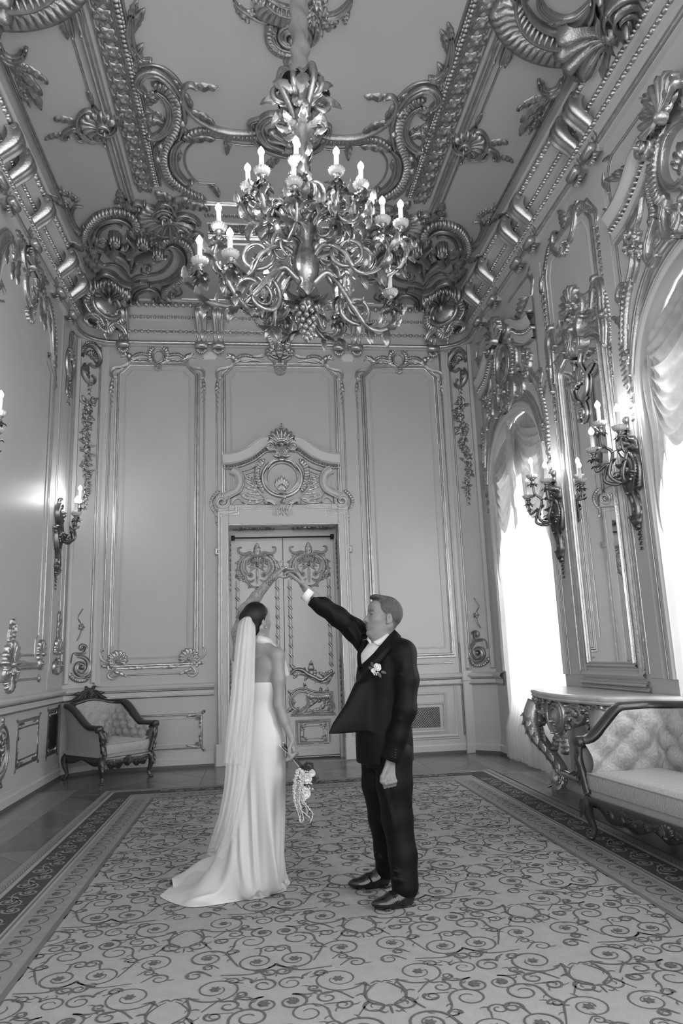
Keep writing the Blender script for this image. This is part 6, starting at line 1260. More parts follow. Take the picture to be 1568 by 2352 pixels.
seat('sofa', 1.95, .72, 'tufted damask sofa with dark carved frame at the right edge', 'sofa', (2.945, 4.60, .0186), -PI / 2 + .10, .95, (.30, .24), .71, .47, rs=(.02, .5))

# ------------------------------------------------------------------ rug
RZ = .014; RXL, RXR, RYB, RYF = -1.76, 2.82, 8.94, .6
RUGB = mat('rug_edge', .20, .95, bump=.3, bscale=300); RUGM = mat('rug_grey', .22, .95, bump=.4, bscale=250, var=.08, vscale=20); RUGL = mat('rug_light', .30, .95, bump=.4, bscale=250, var=.06, vscale=15); RUGD = mat('rug_dark', .045, .95, bump=.4, bscale=250); RUGP = mat('rug_line', .085, .95); RUGS = mat('rug_stripe', .12, .95)
rug = MB().box((RXL, RYF, .0005), (RXR, RYB, RZ)).build('rug', RUGB, None, False); tag(rug, 'large patterned carpet with spiral vines under the couple', 'rug')
def band(d0, d1, m, z=.0006):
    mb = MB(); x0, x1, yb = RXL + d0, RXR - d0, RYB - d0; X0, X1, YB = RXL + d1, RXR - d1, RYB - d1; zz = RZ + z
    for q_ in ([(x0, RYF), (X0, RYF), (X0, YB), (x0, yb)], [(X0, YB), (X1, YB), (x1, yb), (x0, yb)], [(X1, RYF), (x1, RYF), (x1, yb), (X1, YB)]): mb.add([(x, y, zz) for x, y in q_], [(0, 1, 2, 3)])
    return mb.build('rug_border', m, rug, False)
for d0, d1, m in ((.01, .045, RUGM), (.05, .085, RUGS), (.09, .12, RUGL), (.122, .335, RUGD), (.338, .35, RUGL), (.352, .365, RUGS), (.367, .385, RUGL), (.387, .40, RUGM), (.402, .595, RUGM), (.597, .63, RUGS)): band(d0, d1, m)
F0, F1, FB = RXL + .63, RXR - .63, RYB - .63
MB().add([(F0, RYF, RZ + .0006), (F1, RYF, RZ + .0006), (F1, FB, RZ + .0006), (F0, FB, RZ + .0006)], [(0, 1, 2, 3)]).build('rug_field', RUGL, rug, False)
RP_ = Plane((0, 0, RZ + .0012), (1, 0, 0), (0, 1, 0), (0, 0, 1))
class Rib(Orn):
    k = 0
    def rib(s, p, w): s.k = (s.k * 7 + 3.7) % 1.0037; s.sweep(p, np.asarray(w) * .82, 0.0, [(-1, 0), (1, 0)], mitre=False, h0=s.k * .0026)
    def disc(s, c, r, n=6, st=.55):
        a = np.linspace(0, 2 * PI, 2 * n, endpoint=False); k = np.where(np.arange(2 * n) % 2, st, 1.0) * r; s.m.add(s.pl.to3(np.stack([c[0] + k * np.cos(a), c[1] + k * np.sin(a)], 1), .0032), [tuple(range(2 * n))])
def spiral(c, r, a0, hand, turns=1.6, tail=None, n=30):
    t = np.linspace(0, 1, n); a = a0 + hand * t * turns * 2 * PI; rr = r * (1 - .72 * t)
    p = np.stack([c[0] + rr * np.cos(a), c[1] + rr * np.sin(a)], 1)
    return np.vstack([smooth_path(list(tail) + [p[0]], per=6)[:-1], p]) if tail is not None else p
HT, VT = .46, .807; AX = .53
big = [((.185, .20), .125, PI * 1.15, 1, 1.5, [(.02, -.08), (.09, .0), (.07, .12)], 1), ((.37, .46), .105, -.4, -1, 1.5, [(.20, .34), (.36, .33)], 1), ((.13, .545), .10, 0.2, 1, 1.5, [(.28, .42), (.25, .50)], 1), ((.34, .72), .085, PI, -1, 1.4, [(.22, .60), (.25, .66)], 0),
       ((.40, .20), .065, 2.6, -1, 1.4, [(.30, .30), (.34, .27)], 0), ((.08, .36), .05, .5, 1, 1.3, [(.16, .34)], 0), ((.40, .02), .07, 1.6, 1, 1.4, [(.27, .10), (.33, .075)], 1), ((.06, .72), .055, 1.2, -1, 1.3, [(.14, .66)], 0), ((.25, .03), .05, 2.0, -1, 1.2, [(.14, .0), (.2, .08)], 0), ((.245, .60), .035, 0, 1, 1.3, [(.20, .57)], 0), ((.43, .33), .04, 2.2, 1, 1.4, [(.36, .34)], 0), ((.26, .27), .035, 3, -1, 1.3, [(.31, .24)], 0), ((.14, .44), .03, 1, 1, 1.3, [(.19, .42)], 0), ((.43, .60), .045, 3.6, -1, 1.4, [(.38, .53)], 0), ((.19, .76), .04, 2.5, 1, 1.3, [(.27, .78)], 0), ((.30, .13), .03, 4, 1, 1.3, [(.27, .08)], 0)]
def in_field(p): return F0 + .01 < p[0] < F1 - .01 and RYF < p[1] < FB - .01
o = Rib(RP_)
for ix in range(-4, 5):
    for iy in range(0, 12):
        bx = AX + ix * HT; by = 3.36 - 3 * VT + iy * VT
        mx = lambda p: np.stack([bx + (p[:, 0] if ix % 2 == 0 else HT - p[:, 0]), by + p[:, 1]], 1)
        for c, r, a0, hd, tu, tail, fl in big:
            p = mx(spiral(c, r, a0, hd, tu, tail)); c2 = mx(np.array([c]))[0]
            ok = (p[:, 0] > F0) & (p[:, 0] < F1) & (p[:, 1] < FB) & (p[:, 1] > RYF)
            if ok.sum() < 5: continue
            k0_ = np.argmax(ok); k1_ = len(ok) - np.argmax(ok[::-1]); p = p[k0_:k1_]
            if not ((p[:, 0] > F0 - .02) & (p[:, 0] < F1 + .02)).all(): p = np.clip(p, [F0, RYF], [F1, FB])
            o.rib(p, [.004, .007, .006, .005, .003])
            if fl and in_field(c2): o.disc(c2, .030)
            for q_ in (8, 16):
                if q_ < len(p) - 1 and in_field(p[q_]): d = p[q_ + 1] - p[q_]; d = d / np.linalg.norm(d); e_ = np.array([-d[1], d[0]]); o.rib(np.array([p[q_], p[q_] + e_ * .02 - d * .012, p[q_] + e_ * .028 - d * .03]), [.004, .004, .001])
        for lp in ([(.0, -.10), (.07, -.06), (.085, .02), (.05, .09), (.02, .12)], [(.05, .09), (.08, .13), (.12, .12)], [(.0, -.10), (-.0, -.16)], [(.0, -.085), (.03, -.10), (.045, -.13), (.03, -.15), (.015, -.14)], [(.085, .02), (.11, .03), (.13, .02)], [(.05, .12), (.02, .14), (.0, .125)]):
            p = mx(smooth_path(lp)); 
            if all(in_field(z) for z in p): o.rib(p, [.003, .006, .005, .003])
o.build('rug_vine_pattern', RUGP, rug, False, kind='stuff')
def border_curves(fn, L0, L1, step, m, nm):
    """fn(o, s) draws one repeat at distance s in (along, inward) metres, for the three visible sides"""
    o = Rib(RP_)
    for tf, n0, n1 in ((lambda q_: np.stack([RXL + q_[:, 1], RYF + q_[:, 0]], 1), 0, RYB - RYF), (lambda q_: np.stack([RXR - q_[:, 1], RYF + q_[:, 0]], 1), 0, RYB - RYF), (lambda q_: np.stack([RXL + q_[:, 0], RYB - q_[:, 1]], 1), 0, RXR - RXL)):
        s = n0 + .7
        while s < n1 - .65:
            for p, w_ in fn(s): o.rib(tf(np.array(p)), w_)
            s += step
    o.build(nm, m, rug, False, kind='stuff')
def fan(s):
    r = [(np.array([(s, .43), (s + .045 * math.sin(a), .43 + .06 * math.cos(a))]), [.003, .006]) for a in np.linspace(-1.2, 1.2, 5)]; a = np.linspace(-1.9, 1.9, 12); r.append((np.stack([s + .085 * np.sin(a), .455 + .085 * np.cos(a)], 1), .004)); return r
def scr(s):
    r = []
    for c, hd in (((s, .19), 1), ((s + .17, .27), -1)): r.append((spiral(c, .06, PI * .2 * hd, hd, 1.5, [(c[0] - .13, c[1] + hd * .07), (c[0] - .02, c[1] + hd * .09)]), [.004, .010, .008, .005])); r.append((np.array([(c[0] - .02, c[1]), (c[0] + .02, c[1])]), .016)); r.append((smooth_path([(c[0] + .05, c[1] + .05 * hd), (c[0] + .09, c[1] + .02 * hd), (c[0] + .11, c[1] - .04 * hd)]), [.004, .014, .003]))
    return r
border_curves(fan, 0, 0, .16, RUGP, 'rug_fan_pattern'); border_curves(scr, 0, 0, .34, RUGM, 'rug_scroll_pattern')
border_curves(lambda s: [(np.stack([s + np.linspace(0, .1, 9), .067 + .010 * k * np.sin(np.linspace(0, 2 * PI, 9))], 1), .0035) for k in (1, -1)], 0, 0, .1, RUGL, 'rug_guilloche_pattern')
# ------------------------------------------------------------------ figures: smooth implicit bodies turned into one skin
class Field:
    def __init__(s, lo, hi, h):
        s.lo = np.array(lo, float); s.h = h; s.n = np.ceil((np.array(hi) - s.lo) / h).astype(int) + 1; s.F = np.full(s.n, 1.0, np.float32)
    def _box(s, lo, hi):
        a = np.clip(np.floor((np.asarray(lo) - s.lo) / s.h).astype(int), 0, s.n - 1); b = np.clip(np.ceil((np.asarray(hi) - s.lo) / s.h).astype(int) + 1, 1, s.n)
        if (b <= a).any(): return None, None
        g = np.meshgrid(*[(s.lo[i] + s.h * np.arange(a[i], b[i])).astype(np.float32) for i in range(3)], indexing='ij', sparse=True)
        return tuple(slice(a[i], b[i]) for i in range(3)), g
    def put(s, d, sl, k, sub=False):
        if sub:
            f = s.F[sl]; d = -d
            s.F[sl] = np.maximum(f, d) if k <= 0 else np.where(True, np.maximum(f, d) + np.maximum(k - np.abs(f - d), 0) ** 2 / (4 * k), 0); return
        f = s.F[sl]; s.F[sl] = np.minimum(f, d) if k <= 0 else np.minimum(f, d) - np.maximum(k - np.abs(f - d), 0) ** 2 / (4 * k)
    def cone(s, a, ra, b, rb, k=.02, sub=False):
        a = np.asarray(a, float); b = np.asarray(b, float); r = max(ra, rb) + k + .03
        sl, g = s._box(np.minimum(a, b) - r, np.maximum(a, b) + r)
        if sl is None: return s
        ab = b - a; L2 = max(ab @ ab, 1e-9); t = np.clip(sum((g[i] - a[i]) * ab[i] for i in range(3)) / L2, 0, 1)
        d = np.sqrt(sum((g[i] - a[i] - t * ab[i]) ** 2 for i in range(3))) - (ra + (rb - ra) * t); s.put(d, sl, k, sub); return s
    def chain(s, pts, rs, k=.02):
        for i in range(len(pts) - 1): s.cone(pts[i], rs[i], pts[i + 1], rs[i + 1], k)
        return s
    def ell(s, c, r, R=None, k=.02, sub=False):
        c = np.asarray(c, float); r = np.asarray(r, float); m = max(r) + k + .03; sl, g = s._box(c - m, c + m)
        if sl is None: return s
        R = np.eye(3) if R is None else R; q_ = [sum(R[j][i] * (g[i] - c[i]) for i in range(3)) for j in range(3)]
        k0 = np.sqrt(sum((q_[i] / r[i]) ** 2 for i in range(3))); k1 = np.sqrt(sum((q_[i] / r[i] ** 2) ** 2 for i in range(3))); s.put(k0 * (k0 - 1) / np.maximum(k1, 1e-6), sl, k, sub); return s
    def stack(s, zs, cx, cy, a, b, yaw=0.0, k=.02, power=2.0, zpad=.0):
        """elliptic sections interpolated over height; a along the yaw direction, b across it"""
        zs = np.array(zs); o_ = np.argsort(zs); zs = zs[o_]; cx, cy, a, b = [np.broadcast_to(np.asarray(v, float), zs.shape)[o_] for v in (cx, cy, a, b)]
        R_ = max(a.max(), b.max()) + k + .03; sl, g = s._box((min(cx) - R_, min(cy) - R_, zs[0] - .04), (max(cx) + R_, max(cy) + R_, zs[-1] + .04))
        if sl is None: return s
        z = g[2]; f = lambda v: np.interp(z, zs, v); c_, s_ = math.cos(yaw), math.sin(yaw); X = g[0] - f(cx); Y = g[1] - f(cy); A = f(a); B = f(b)
        u = np.abs(X * c_ + Y * s_) / A; v = np.abs(-X * s_ + Y * c_) / B; q_ = (u ** power + v ** power) ** (1 / power); d = (q_ - 1) * np.minimum(A, B) * .9
        dz = np.maximum(zs[0] - z, z - zs[-1]); d = np.maximum(d, dz); s.put(d.astype(np.float32), sl, k); return s
    def mesh(s, name, m, parent=None, smooth=3, cut=None):
        F = s.F; S_ = F < 0; n = np.array(F.shape)
        act = np.zeros(n - 1, bool); c8 = [S_[i:n[0] - 1 + i, j:n[1] - 1 + j, k:n[2] - 1 + k] for i in (0, 1) for j in (0, 1) for k in (0, 1)]
        al = c8[0].copy(); an = c8[0].copy()
        for c in c8[1:]: al &= c; an |= c
        act = an & ~al; idx = np.full(act.shape, -1, np.int64); I = np.argwhere(act); idx[act] = np.arange(len(I))
        pos = np.zeros((len(I), 3)); cnt = np.zeros(len(I))
        for ax in range(3):
            o1, o2 = [d for d in range(3) if d != ax]
            for p in (0, 1):
                for q_ in (0, 1):
                    A = I.copy(); A[:, o1] += p; A[:, o2] += q_; B = A.copy(); B[:, ax] += 1
                    fa = F[A[:, 0], A[:, 1], A[:, 2]]; fb = F[B[:, 0], B[:, 1], B[:, 2]]; x = (fa < 0) != (fb < 0); t = np.where(x, fa / np.where(fa - fb == 0, 1, fa - fb), 0)
                    P = A.astype(float); P[:, ax] += t; pos[x] += P[x]; cnt[x] += 1
        V_ = s.lo + s.h * pos / cnt[:, None]; Q = []
        for ax in range(3):
            o1, o2 = [d for d in range(3) if d != ax]; lo_ = [slice(1, -1)] * 3; lo_[ax] = slice(0, n[ax] - 1); hi_ = list(lo_); hi_[ax] = slice(1, n[ax])
            a_, b_ = S_[tuple(lo_)], S_[tuple(hi_)]; E_ = np.argwhere(a_ != b_); fl = a_[E_[:, 0], E_[:, 1], E_[:, 2]]
            E_[:, o1] += 1; E_[:, o2] += 1; q4 = []
            for d1, d2 in ((-1, -1), (0, -1), (0, 0), (-1, 0)):
                A = E_.copy(); A[:, o1] += d1; A[:, o2] += d2; q4.append(idx[A[:, 0], A[:, 1], A[:, 2]])
            q4 = np.stack(q4, 1); rev = fl if ax != 1 else ~fl; q4[~rev] = q4[~rev][:, ::-1]; Q.append(q4)
        Q = np.vstack(Q); Q = Q[(Q >= 0).all(1)]
        if smooth:
            e_ = np.vstack([Q[:, [0, 1]], Q[:, [1, 2]], Q[:, [2, 3]], Q[:, [3, 0]]]); deg = np.bincount(e_.ravel(), minlength=len(V_))[:, None]
            for _ in range(smooth):
                acc = np.stack([np.bincount(e_[:, 0], V_[e_[:, 1], k], len(V_)) + np.bincount(e_[:, 1], V_[e_[:, 0], k], len(V_)) for k in range(3)], 1); V_ = V_ * .5 + .5 * acc / np.maximum(deg, 1)
        me = bpy.data.meshes.new(name); me.vertices.add(len(V_)); me.vertices.foreach_set('co', V_.astype(np.float32).ravel()); me.loops.add(len(Q) * 4); me.loops.foreach_set('vertex_index', Q.astype(np.int32).ravel()); me.polygons.add(len(Q)); me.polygons.foreach_set('loop_start', np.arange(len(Q), dtype=np.int32) * 4)
        me.polygons.foreach_set('use_smooth', np.ones(len(Q), bool)); me.update(calc_edges=True); me.validate(); me.materials.append(m); ob = link(name, me, parent); s.V = V_; return ob
def W(px, py, Y): d = ray(px, py); return CAMP + d * (Y / d[1])
def frame_of(f, u):
    f = np.asarray(f, float); f /= np.linalg.norm(f); u = np.asarray(u, float); u = u - f * (u @ f); u /= np.linalg.norm(u); return np.array([f, np.cross(u, f), u])   # forward, left, up rows
def attr_mat(name, c0, c1, att, rough=.5, spec=.4, bump=.0):
    m = mat(name, c0, rough, spec=spec, bump=bump, bscale=160); m.node_tree.nodes['Principled BSDF'].inputs['Subsurface Weight'].default_value = .08; m.node_tree.nodes['Principled BSDF'].inputs['Subsurface Radius'].default_value = (.01, .01, .01); nt = m.node_tree; a = nt.nodes.new('ShaderNodeAttribute'); a.attribute_name = att; mx = nt.nodes.new('ShaderNodeMix'); mx.data_type = 'RGBA'; mx.inputs[6].default_value = (c0, c0, c0, 1); mx.inputs[7].default_value = (c1, c1, c1, 1)
    nt.links.new(a.outputs['Fac'], mx.inputs[0]); nt.links.new(mx.outputs[2], nt.nodes['Principled BSDF'].inputs['Base Color']); return m
def set_attr(o, name, v):
    a = o.data.attributes.new(name, 'FLOAT', 'POINT'); a.data.foreach_set('value', np.asarray(v, np.float32))
HAIRD = mat('dark_hair', .006, .42, spec=.25, bump=.25, bscale=140); HAIRL = mat('short_hair', .06, .6, bump=.9, bscale=90, var=.35, vscale=45)
def head(F, c, R, sc=1.0, male=True):
    """c centre of the skull; rows of R forward, left, up"""
    f, l, u = R; P = lambda a, b, d: c + sc * (a * f + b * l + d * u)
    F.ell(P(-.012, 0, .022), np.array([.098, .076, .098]) * sc, R, 0); F.ell(P(.040, 0, -.045), np.array([.062, .060, .080]) * sc, R, .03); F.ell(P(.055, 0, .045), np.array([.045, .058, .050]) * sc, R, .02)
    for s_ in (-1, 1): F.cone(P(-.02, s_ * .056, -.055), .022 * sc, P(.066, s_ * .018, -.112), .018 * sc, .02); F.ell(P(.058, s_ * .040, -.025), np.array([.026, .022, .022]) * sc, R, .02)
    F.ell(P(.080, 0, -.108), np.array([.018, .020, .016]) * sc, R, .018)
    F.cone(P(.088, 0, .008), .008 * sc, P(.112, 0, -.034), .0115 * sc, .012); F.ell(P(.100, .012, -.038), np.array([.010, .008, .008]) * sc, R, .008); F.ell(P(.100, -.012, -.038), np.array([.010, .008, .008]) * sc, R, .008)
    for s_ in (-1, 1): F.ell(P(.094, s_ * .032, .006), np.array([.012, .017, .011]) * sc, R, .008, True); F.ell(P(.080, s_ * .032, .004), np.array([.014, .015, .012]) * sc, R, .004); F.cone(P(.088, s_ * .014, .022), .007 * sc, P(.068, s_ * .048, .016), .005 * sc, .012)
    F.cone(P(.094, -.016, -.068), .0075 * sc, P(.094, .016, -.068), .0075 * sc, .007); F.cone(P(.091, -.014, -.081), .008 * sc, P(.091, .014, -.081), .008 * sc, .007)
    F.cone(P(.104, -.02, -.0745), .0025 * sc, P(.104, .02, -.0745), .0025 * sc, .004, True)
    for s_ in (-1, 1):
        E_ = np.array([f * .94 + l * s_ * -.0 - u * .25, l, u]); e0 = P(-.012, s_ * .076, -.014); F.ell(e0, np.array([.019, .008, .032]) * sc, frame_of(f - .25 * u + .0 * l, u), .004); F.ell(P(-.008, s_ * .084, -.010), np.array([.009, .006, .017]) * sc, R, .004, True); F.ell(P(-.002, s_ * .077, -.038), np.array([.008, .007, .009]) * sc, R, .004)
def hand(F, wr, kn, n, spread, rs, fingers, thumb, k=.008):
    """palm from wrist to knuckles, then finger chains given as lists of 3-D points"""
    wr, kn, n = [np.asarray(a, float) for a in (wr, kn, n)]; d = kn - wr; L = np.linalg.norm(d); d /= L; n = n - d * (n @ d); n /= np.linalg.norm(n); s_ = np.cross(d, n)
    for t in (-1, -.35, .35, 1): F.cone(wr + s_ * t * spread * .55 + d * .01, rs * 1.35, kn + s_ * t * spread, rs * 1.2, .012)
    for ch in fingers: F.chain(ch, np.linspace(rs, rs * .72, len(ch)), k)
    F.chain(thumb, np.linspace(rs * 1.5, rs * .85, len(thumb)), k)

# ================================================================= the man
GY = 4.60
groom = empty('person', (*W(905, 2060, GY)[:2], 0), 'man in a dark suit seen in profile raising the woman\'s hand above her head', 'person'); gO = np.array(groom.location)
def gadd(o_): o_.matrix_parent_inverse = Matrix.Translation(-groom.location); return o_
SKM = attr_mat('skin_man', .21, .05, 'shade', .5); SUIT = mat('suit_cloth', .0045, .52, sheen=.012, bump=.06, bscale=220, spec=.13); SHIRT = mat('white_shirt', .70, .7, bump=.05, bscale=200); SHOE = mat('black_leather', .008, .16, spec=.7)
g = lambda px, py, dy=0.0: W(px, py, GY + dy)
hf = np.array([-.98, -.13, .15]); hR = frame_of(hf, (-.06, 0, 1)); hc = g(881, 1417, .0)
skR = 1.0
neck0 = g(880, 1470, .0); nsh, fsh = g(925, 1510, -.17), g(848, 1488, .15)
elb_n, wri_n = g(928, 1630, -.21), g(897, 1748, -.19); elb_f, wri_f = g(778, 1418, .16), g(702, 1352, .14)
HANDS = .14
lo = np.minimum.reduce([wri_f, g(640, 1280, .1), g(960, 2060, -.3)]) - .12; hi = np.maximum.reduce([g(970, 1360, .35), g(640, 1280, .3)]) + .1; lo[2] = 0.0
F = Field(lo, hi, .0040)
head(F, hc, hR, 1.09)
F.cone(hc - hR[0] * .02 - hR[2] * .06, .056, neck0, .060, .03); F.cone(hc + hR[0] * .035 - hR[2] * .095, .040, neck0 + hR[0] * .03, .050, .03)
tz = lambda py: g(890, py)[2]
spine = [g(886, 1500), g(884, 1580), g(884, 1680)]
F.chain([neck0, spine[0], spine[1], spine[2]], [.06, .10, .11, .11], .05)
F.chain([neck0, nsh, elb_n, wri_n], [.05, .055, .040, .026], .03); F.chain([neck0, fsh, elb_f, wri_f], [.05, .055, .042, .027], .03)
hipn, hipf = g(912, 1715, -.08), g(862, 1715, .09); knn, knf = g(905, 1880, -.10), g(868, 1870, .12); ann, anf = g(932, 2040, -.16), g(876, 2008, .18)
F.chain([spine[2], hipn, knn, ann], [.08, .06, .045, .032], .03); F.chain([spine[2], hipf, knf, anf], [.08, .06, .045, .032], .03)
F.cone(ann, .03, ann + [-.05, -.03, -.045], .016, .01); F.cone(anf, .03, anf + [-.06, -.0, -.045], .016, .01)
# hanging hand, fingers curled
kn = g(893, 1785, -.20); fr = []
for i, t in enumerate((-1.3, -.45, .4, 1.2)):
    b = kn + np.array([.024 * t, -.010 + .004 * abs(t), .004 * t]); fr.append([b, b + [.006, -.018, -.026], b + [.004, .004, -.050], b + [-.002, .022, -.036]])
hand(F, wri_n, kn, (0, -1, 0), .027, .0105, fr, [wri_n + [-.022, -.01, -.02], kn + [-.042, -.014, .005], kn + [-.047, -.012, -.018], kn + [-.034, -.006, -.036]])
# raised hand: fingers slide under hers, thumb on this side
kf = g(682, 1322, .12); fr = [[kf + a_, g(672, 1312, .12 + .012 * i), g(660, 1313, .13 + .012 * i), g(652, 1320, .13 + .012 * i)] for i, a_ in enumerate(([0, -.028, .012], [0, -.008, .014], [0, .012, .012], [0, .03, .008]))]
hand(F, wri_f, kf, (-.3, -.1, .9), .028, .0105, fr, [wri_f + [-.02, -.03, .02], g(690, 1338, .075), g(677, 1327, .07), g(666, 1319, .075)])
gb = gadd(F.mesh('body', SKM, groom, 1)); V_ = F.V; q_ = V_ - hc; a_, b_, c_ = q_ @ hR[0], q_ @ hR[1], q_ @ hR[2]
brow = np.exp(-((c_ - .0262) / .006) ** 2) * (a_ > .065) * (np.abs(b_) > .012) * (np.abs(b_) < .052); eye = np.exp(-((c_ - .0035) / .004) ** 2) * (np.abs(np.abs(b_) - .035) < .017) * (a_ > .076); lips = np.exp(-((c_ + .081) / .009) ** 2) * (a_ > .082) * (np.abs(b_) < .024); st = np.clip((c_ - np.interp(a_, [-.14, -.06, -.035, -.014, .012, .035, .055, .080, .098], [-.14, -.125, -.085, -.03, -.03, .018, .052, .10, .12])) / .06, 0, 1) * (np.linalg.norm(q_, axis=1) < .17) * (np.abs(b_) < .0865)
set_attr(gb, 'shade', np.clip(brow * .8 + eye * 1.0 + lips * .4 + st * .75, 0, 1))
# hair: short crop, fringe brushed up
H = Field(hc - .17, hc + .18, .0032); P = lambda a, b, d: hc + a * hR[0] + b * hR[1] + d * hR[2]
H.ell(P(-.014, 0, .030), (.1115, .0850, .1085), hR, 0); H.ell(P(.050, 0, .117), (.052, .056, .020), hR, .02)
def head_coords(F_):
    sl, gg = F_._box(F_.lo, F_.lo + F_.h * F_.n); q = [gg[i] - hc[i] for i in range(3)]; return sl, [sum(hR[r][i] * q[i] for i in range(3)) for r in range(3)]
HX, HZ = [-.14, -.06, -.03, -.012, .012, .035, .055, .080, .098, .12], [-.090, -.075, -.03, .012, .010, .030, .058, .098, .11, .11]
sl, (ha, hb_, hz) = head_coords(H); H.F[sl] = np.maximum(H.F[sl], np.interp(ha, HX, HZ) - hz)
rg = np.random.default_rng(5)
for i in range(0):
    a = rg.uniform(-1.5, .55); b = rg.uniform(-.06, .06); q0 = P(-.014 + .1085 * math.sin(a), b, .032 + .104 * math.cos(a) * (1 - 4 * b * b) ** .5); H.cone(q0, .0045, q0 + hR[0] * (.014 * math.cos(a)) + hR[2] * (.014 * math.sin(a)), .003, .006)
for i in range(11): H.cone(P(.052, -.05 + .010 * i, .121), .009, P(.084 + .004 * (i % 2), -.05 + .010 * i, .117 + .004 * (i % 3)), .007, .014)
gadd(H.mesh('hair', HAIRL, groom, 1))
# shirt
F = Field(g(790, 1500, 0)[0] * np.array([1, 0, 0]) + [-.02, GY - .26, .85], [g(960, 1400)[0], GY + .26, hc[2]], .0045)
yw = math.atan2(-.30, -.95)
zt = [tz(p) for p in (1476, 1500, 1540, 1590, 1640, 1690)]
F.stack(zt, [g(876, 0)[0] if False else g(x_, p)[0] for x_, p in ((876, 1476), (880, 1500), (880, 1540), (878, 1590), (878, 1640), (880, 1690))], GY, [.085, .142, .160, .15, .135, .13], [.085, .165, .18, .165, .16, .16], yw, 0)
col = [g(846, 1474, -.03), g(858, 1480, -.055), g(876, 1470, -.07), g(900, 1453, -.03)]
F.chain([neck0 + hR[2] * .0, neck0 - [0, 0, .03]], [.066, .08], .02)
F.cone(neck0 - hR[2] * .12, .05, neck0 - hR[2] * .06, .07, .03)
gadd(F.mesh('shirt', SHIRT, groom, 2))
def ribbon(name, A, B, th, m, parent, per=8):
    """thin folded cloth piece between two edges"""
    a = smooth_path(np.array(A), per=per); b = smooth_path(np.array(B), per=per); n_ = min(len(a), len(b)); a = a[:n_]; b = b[:n_]; nr = np.cross(b - a, np.gradient(a, axis=0)); nr /= np.maximum(np.linalg.norm(nr, axis=1, keepdims=True), 1e-9)
    rows = [a, a * .7 + b * .3 + nr * th, a * .3 + b * .7 + nr * th, b, b - nr * th, a - nr * th]; return MB().grid(np.array(rows), True, False).build(name, m, parent)
gadd(ribbon('shirt_collar', [g(904, 1448, -.02), g(886, 1458, -.075), g(868, 1469, -.09), g(857, 1474, -.085)], [g(906, 1456, -.03), g(892, 1470, -.095), g(878, 1481, -.11), g(868, 1483, -.105)], .004, SHIRT, groom))
gadd(ribbon('shirt_collar', [g(853, 1474, -.075), g(848, 1468, -.05), g(845, 1463, .0)], [g(851, 1482, -.09), g(846, 1474, -.06), g(843, 1469, .0)], .004, SHIRT, groom))
# jacket
lo = np.minimum(g(700, 1360, .0), g(755, 1765, -.35)) - .03; lo[1] = GY - .36; hi = np.array([g(965, 1500)[0] + .03, GY + .32, hc[2] + .15])
F = Field(lo, hi, .0050)
zs = [tz(p) for p in (1462, 1480, 1505, 1550, 1600, 1650, 1700, 1752)]
cxj = [g(x_, p)[0] for x_, p in ((893, 1462), (886, 1480), (882, 1505), (881, 1550), (880, 1600), (880, 1650), (882, 1700), (884, 1752))]
F.stack(zs, cxj, GY, [.055, .10, .155, .172, .168, .172, .178, .176], [.08, .145, .205, .20, .185, .185, .19, .19], yw, .0)
# front panel swinging open towards the raised arm
pz = [tz(p) for p in (1540, 1565, 1610, 1650, 1672)]
F.stack(pz, [g(x_, p)[0] for x_, p in ((850, 1540), (835, 1565), (822, 1610), (806, 1650), (800, 1672))], [GY - .06, GY - .10, GY - .13, GY - .16, GY - .17], [.03, .075, .105, .145, .155], [.05, .05, .035, .022, .014], .25, .03)
nS = g(925, 1500, -.15); F.chain([g(905, 1486, -.08), nS, g(936, 1560, -.20), g(932, 1630, -.225), g(915, 1690, -.215), g(903, 1738, -.205)], [.072, .080, .066, .061, .054, .053], .035)
fS = g(845, 1475, .13); F.chain([g(870, 1480, .08), fS, g(815, 1448, .16), g(775, 1416, .165), g(742, 1393, .15), g(718, 1376, .142)], [.085, .084, .073, .063, .056, .053], .035)
for q0, q1, r_ in ((g(925, 1525, -.235), g(942, 1575, -.235), .012), (g(920, 1548, -.245), g(946, 1560, -.235), .010), (g(925, 1627, -.265), g(946, 1612, -.245), .012), (g(918, 1652, -.262), g(942, 1642, -.245), .010), (g(800, 1442, .085), g(820, 1474, .085), .010), (g(815, 1428, .10), g(832, 1470, .06), .012), (g(760, 1402, .105), g(770, 1425, .11), .008), (g(905, 1475, -.1), g(945, 1505, -.12), .02)): F.cone(q0, r_, q1, r_ * .5, .025)
F.cone(neck0, .075, neck0 + hR[2] * .10, .085, .01, True)
sl, gg = F._box(lo, hi)
def wedge_cut(poly, ymax):
    """cut away a prism seen along Y; poly counter-clockwise in (x, z)"""
    d = None
    for i in range(len(poly)):
        (x0, z0), (x1, z1) = poly[i], poly[(i + 1) % len(poly)]; L = math.hypot(x1 - x0, z1 - z0); nx, nz = (z1 - z0) / L, -(x1 - x0) / L; e_ = (gg[0] - x0) * nx + (gg[2] - z0) * nz; d = e_ if d is None else np.maximum(d, e_)
    d = np.maximum(d, gg[1] - ymax); F.F[sl] = np.maximum(F.F[sl], -d)
xz = lambda *p: [tuple(g(x_, y_, -.17)[[0, 2]]) for x_, y_ in p]
def ccw(p): 
    A = sum(p[i][0] * p[(i + 1) % len(p)][1] - p[(i + 1) % len(p)][0] * p[i][1] for i in range(len(p))); return p if A > 0 else p[::-1]
wedge_cut(ccw(xz((831, 1532), (842, 1456), (905, 1440), (903, 1453))), GY + .10)
wedge_cut(ccw(xz((816, 1650), (818, 1600), (824, 1600), (822, 1650))), GY - .2)
d = gg[2] - (lo[2] + .0); F.F[:, :, :1] = 1
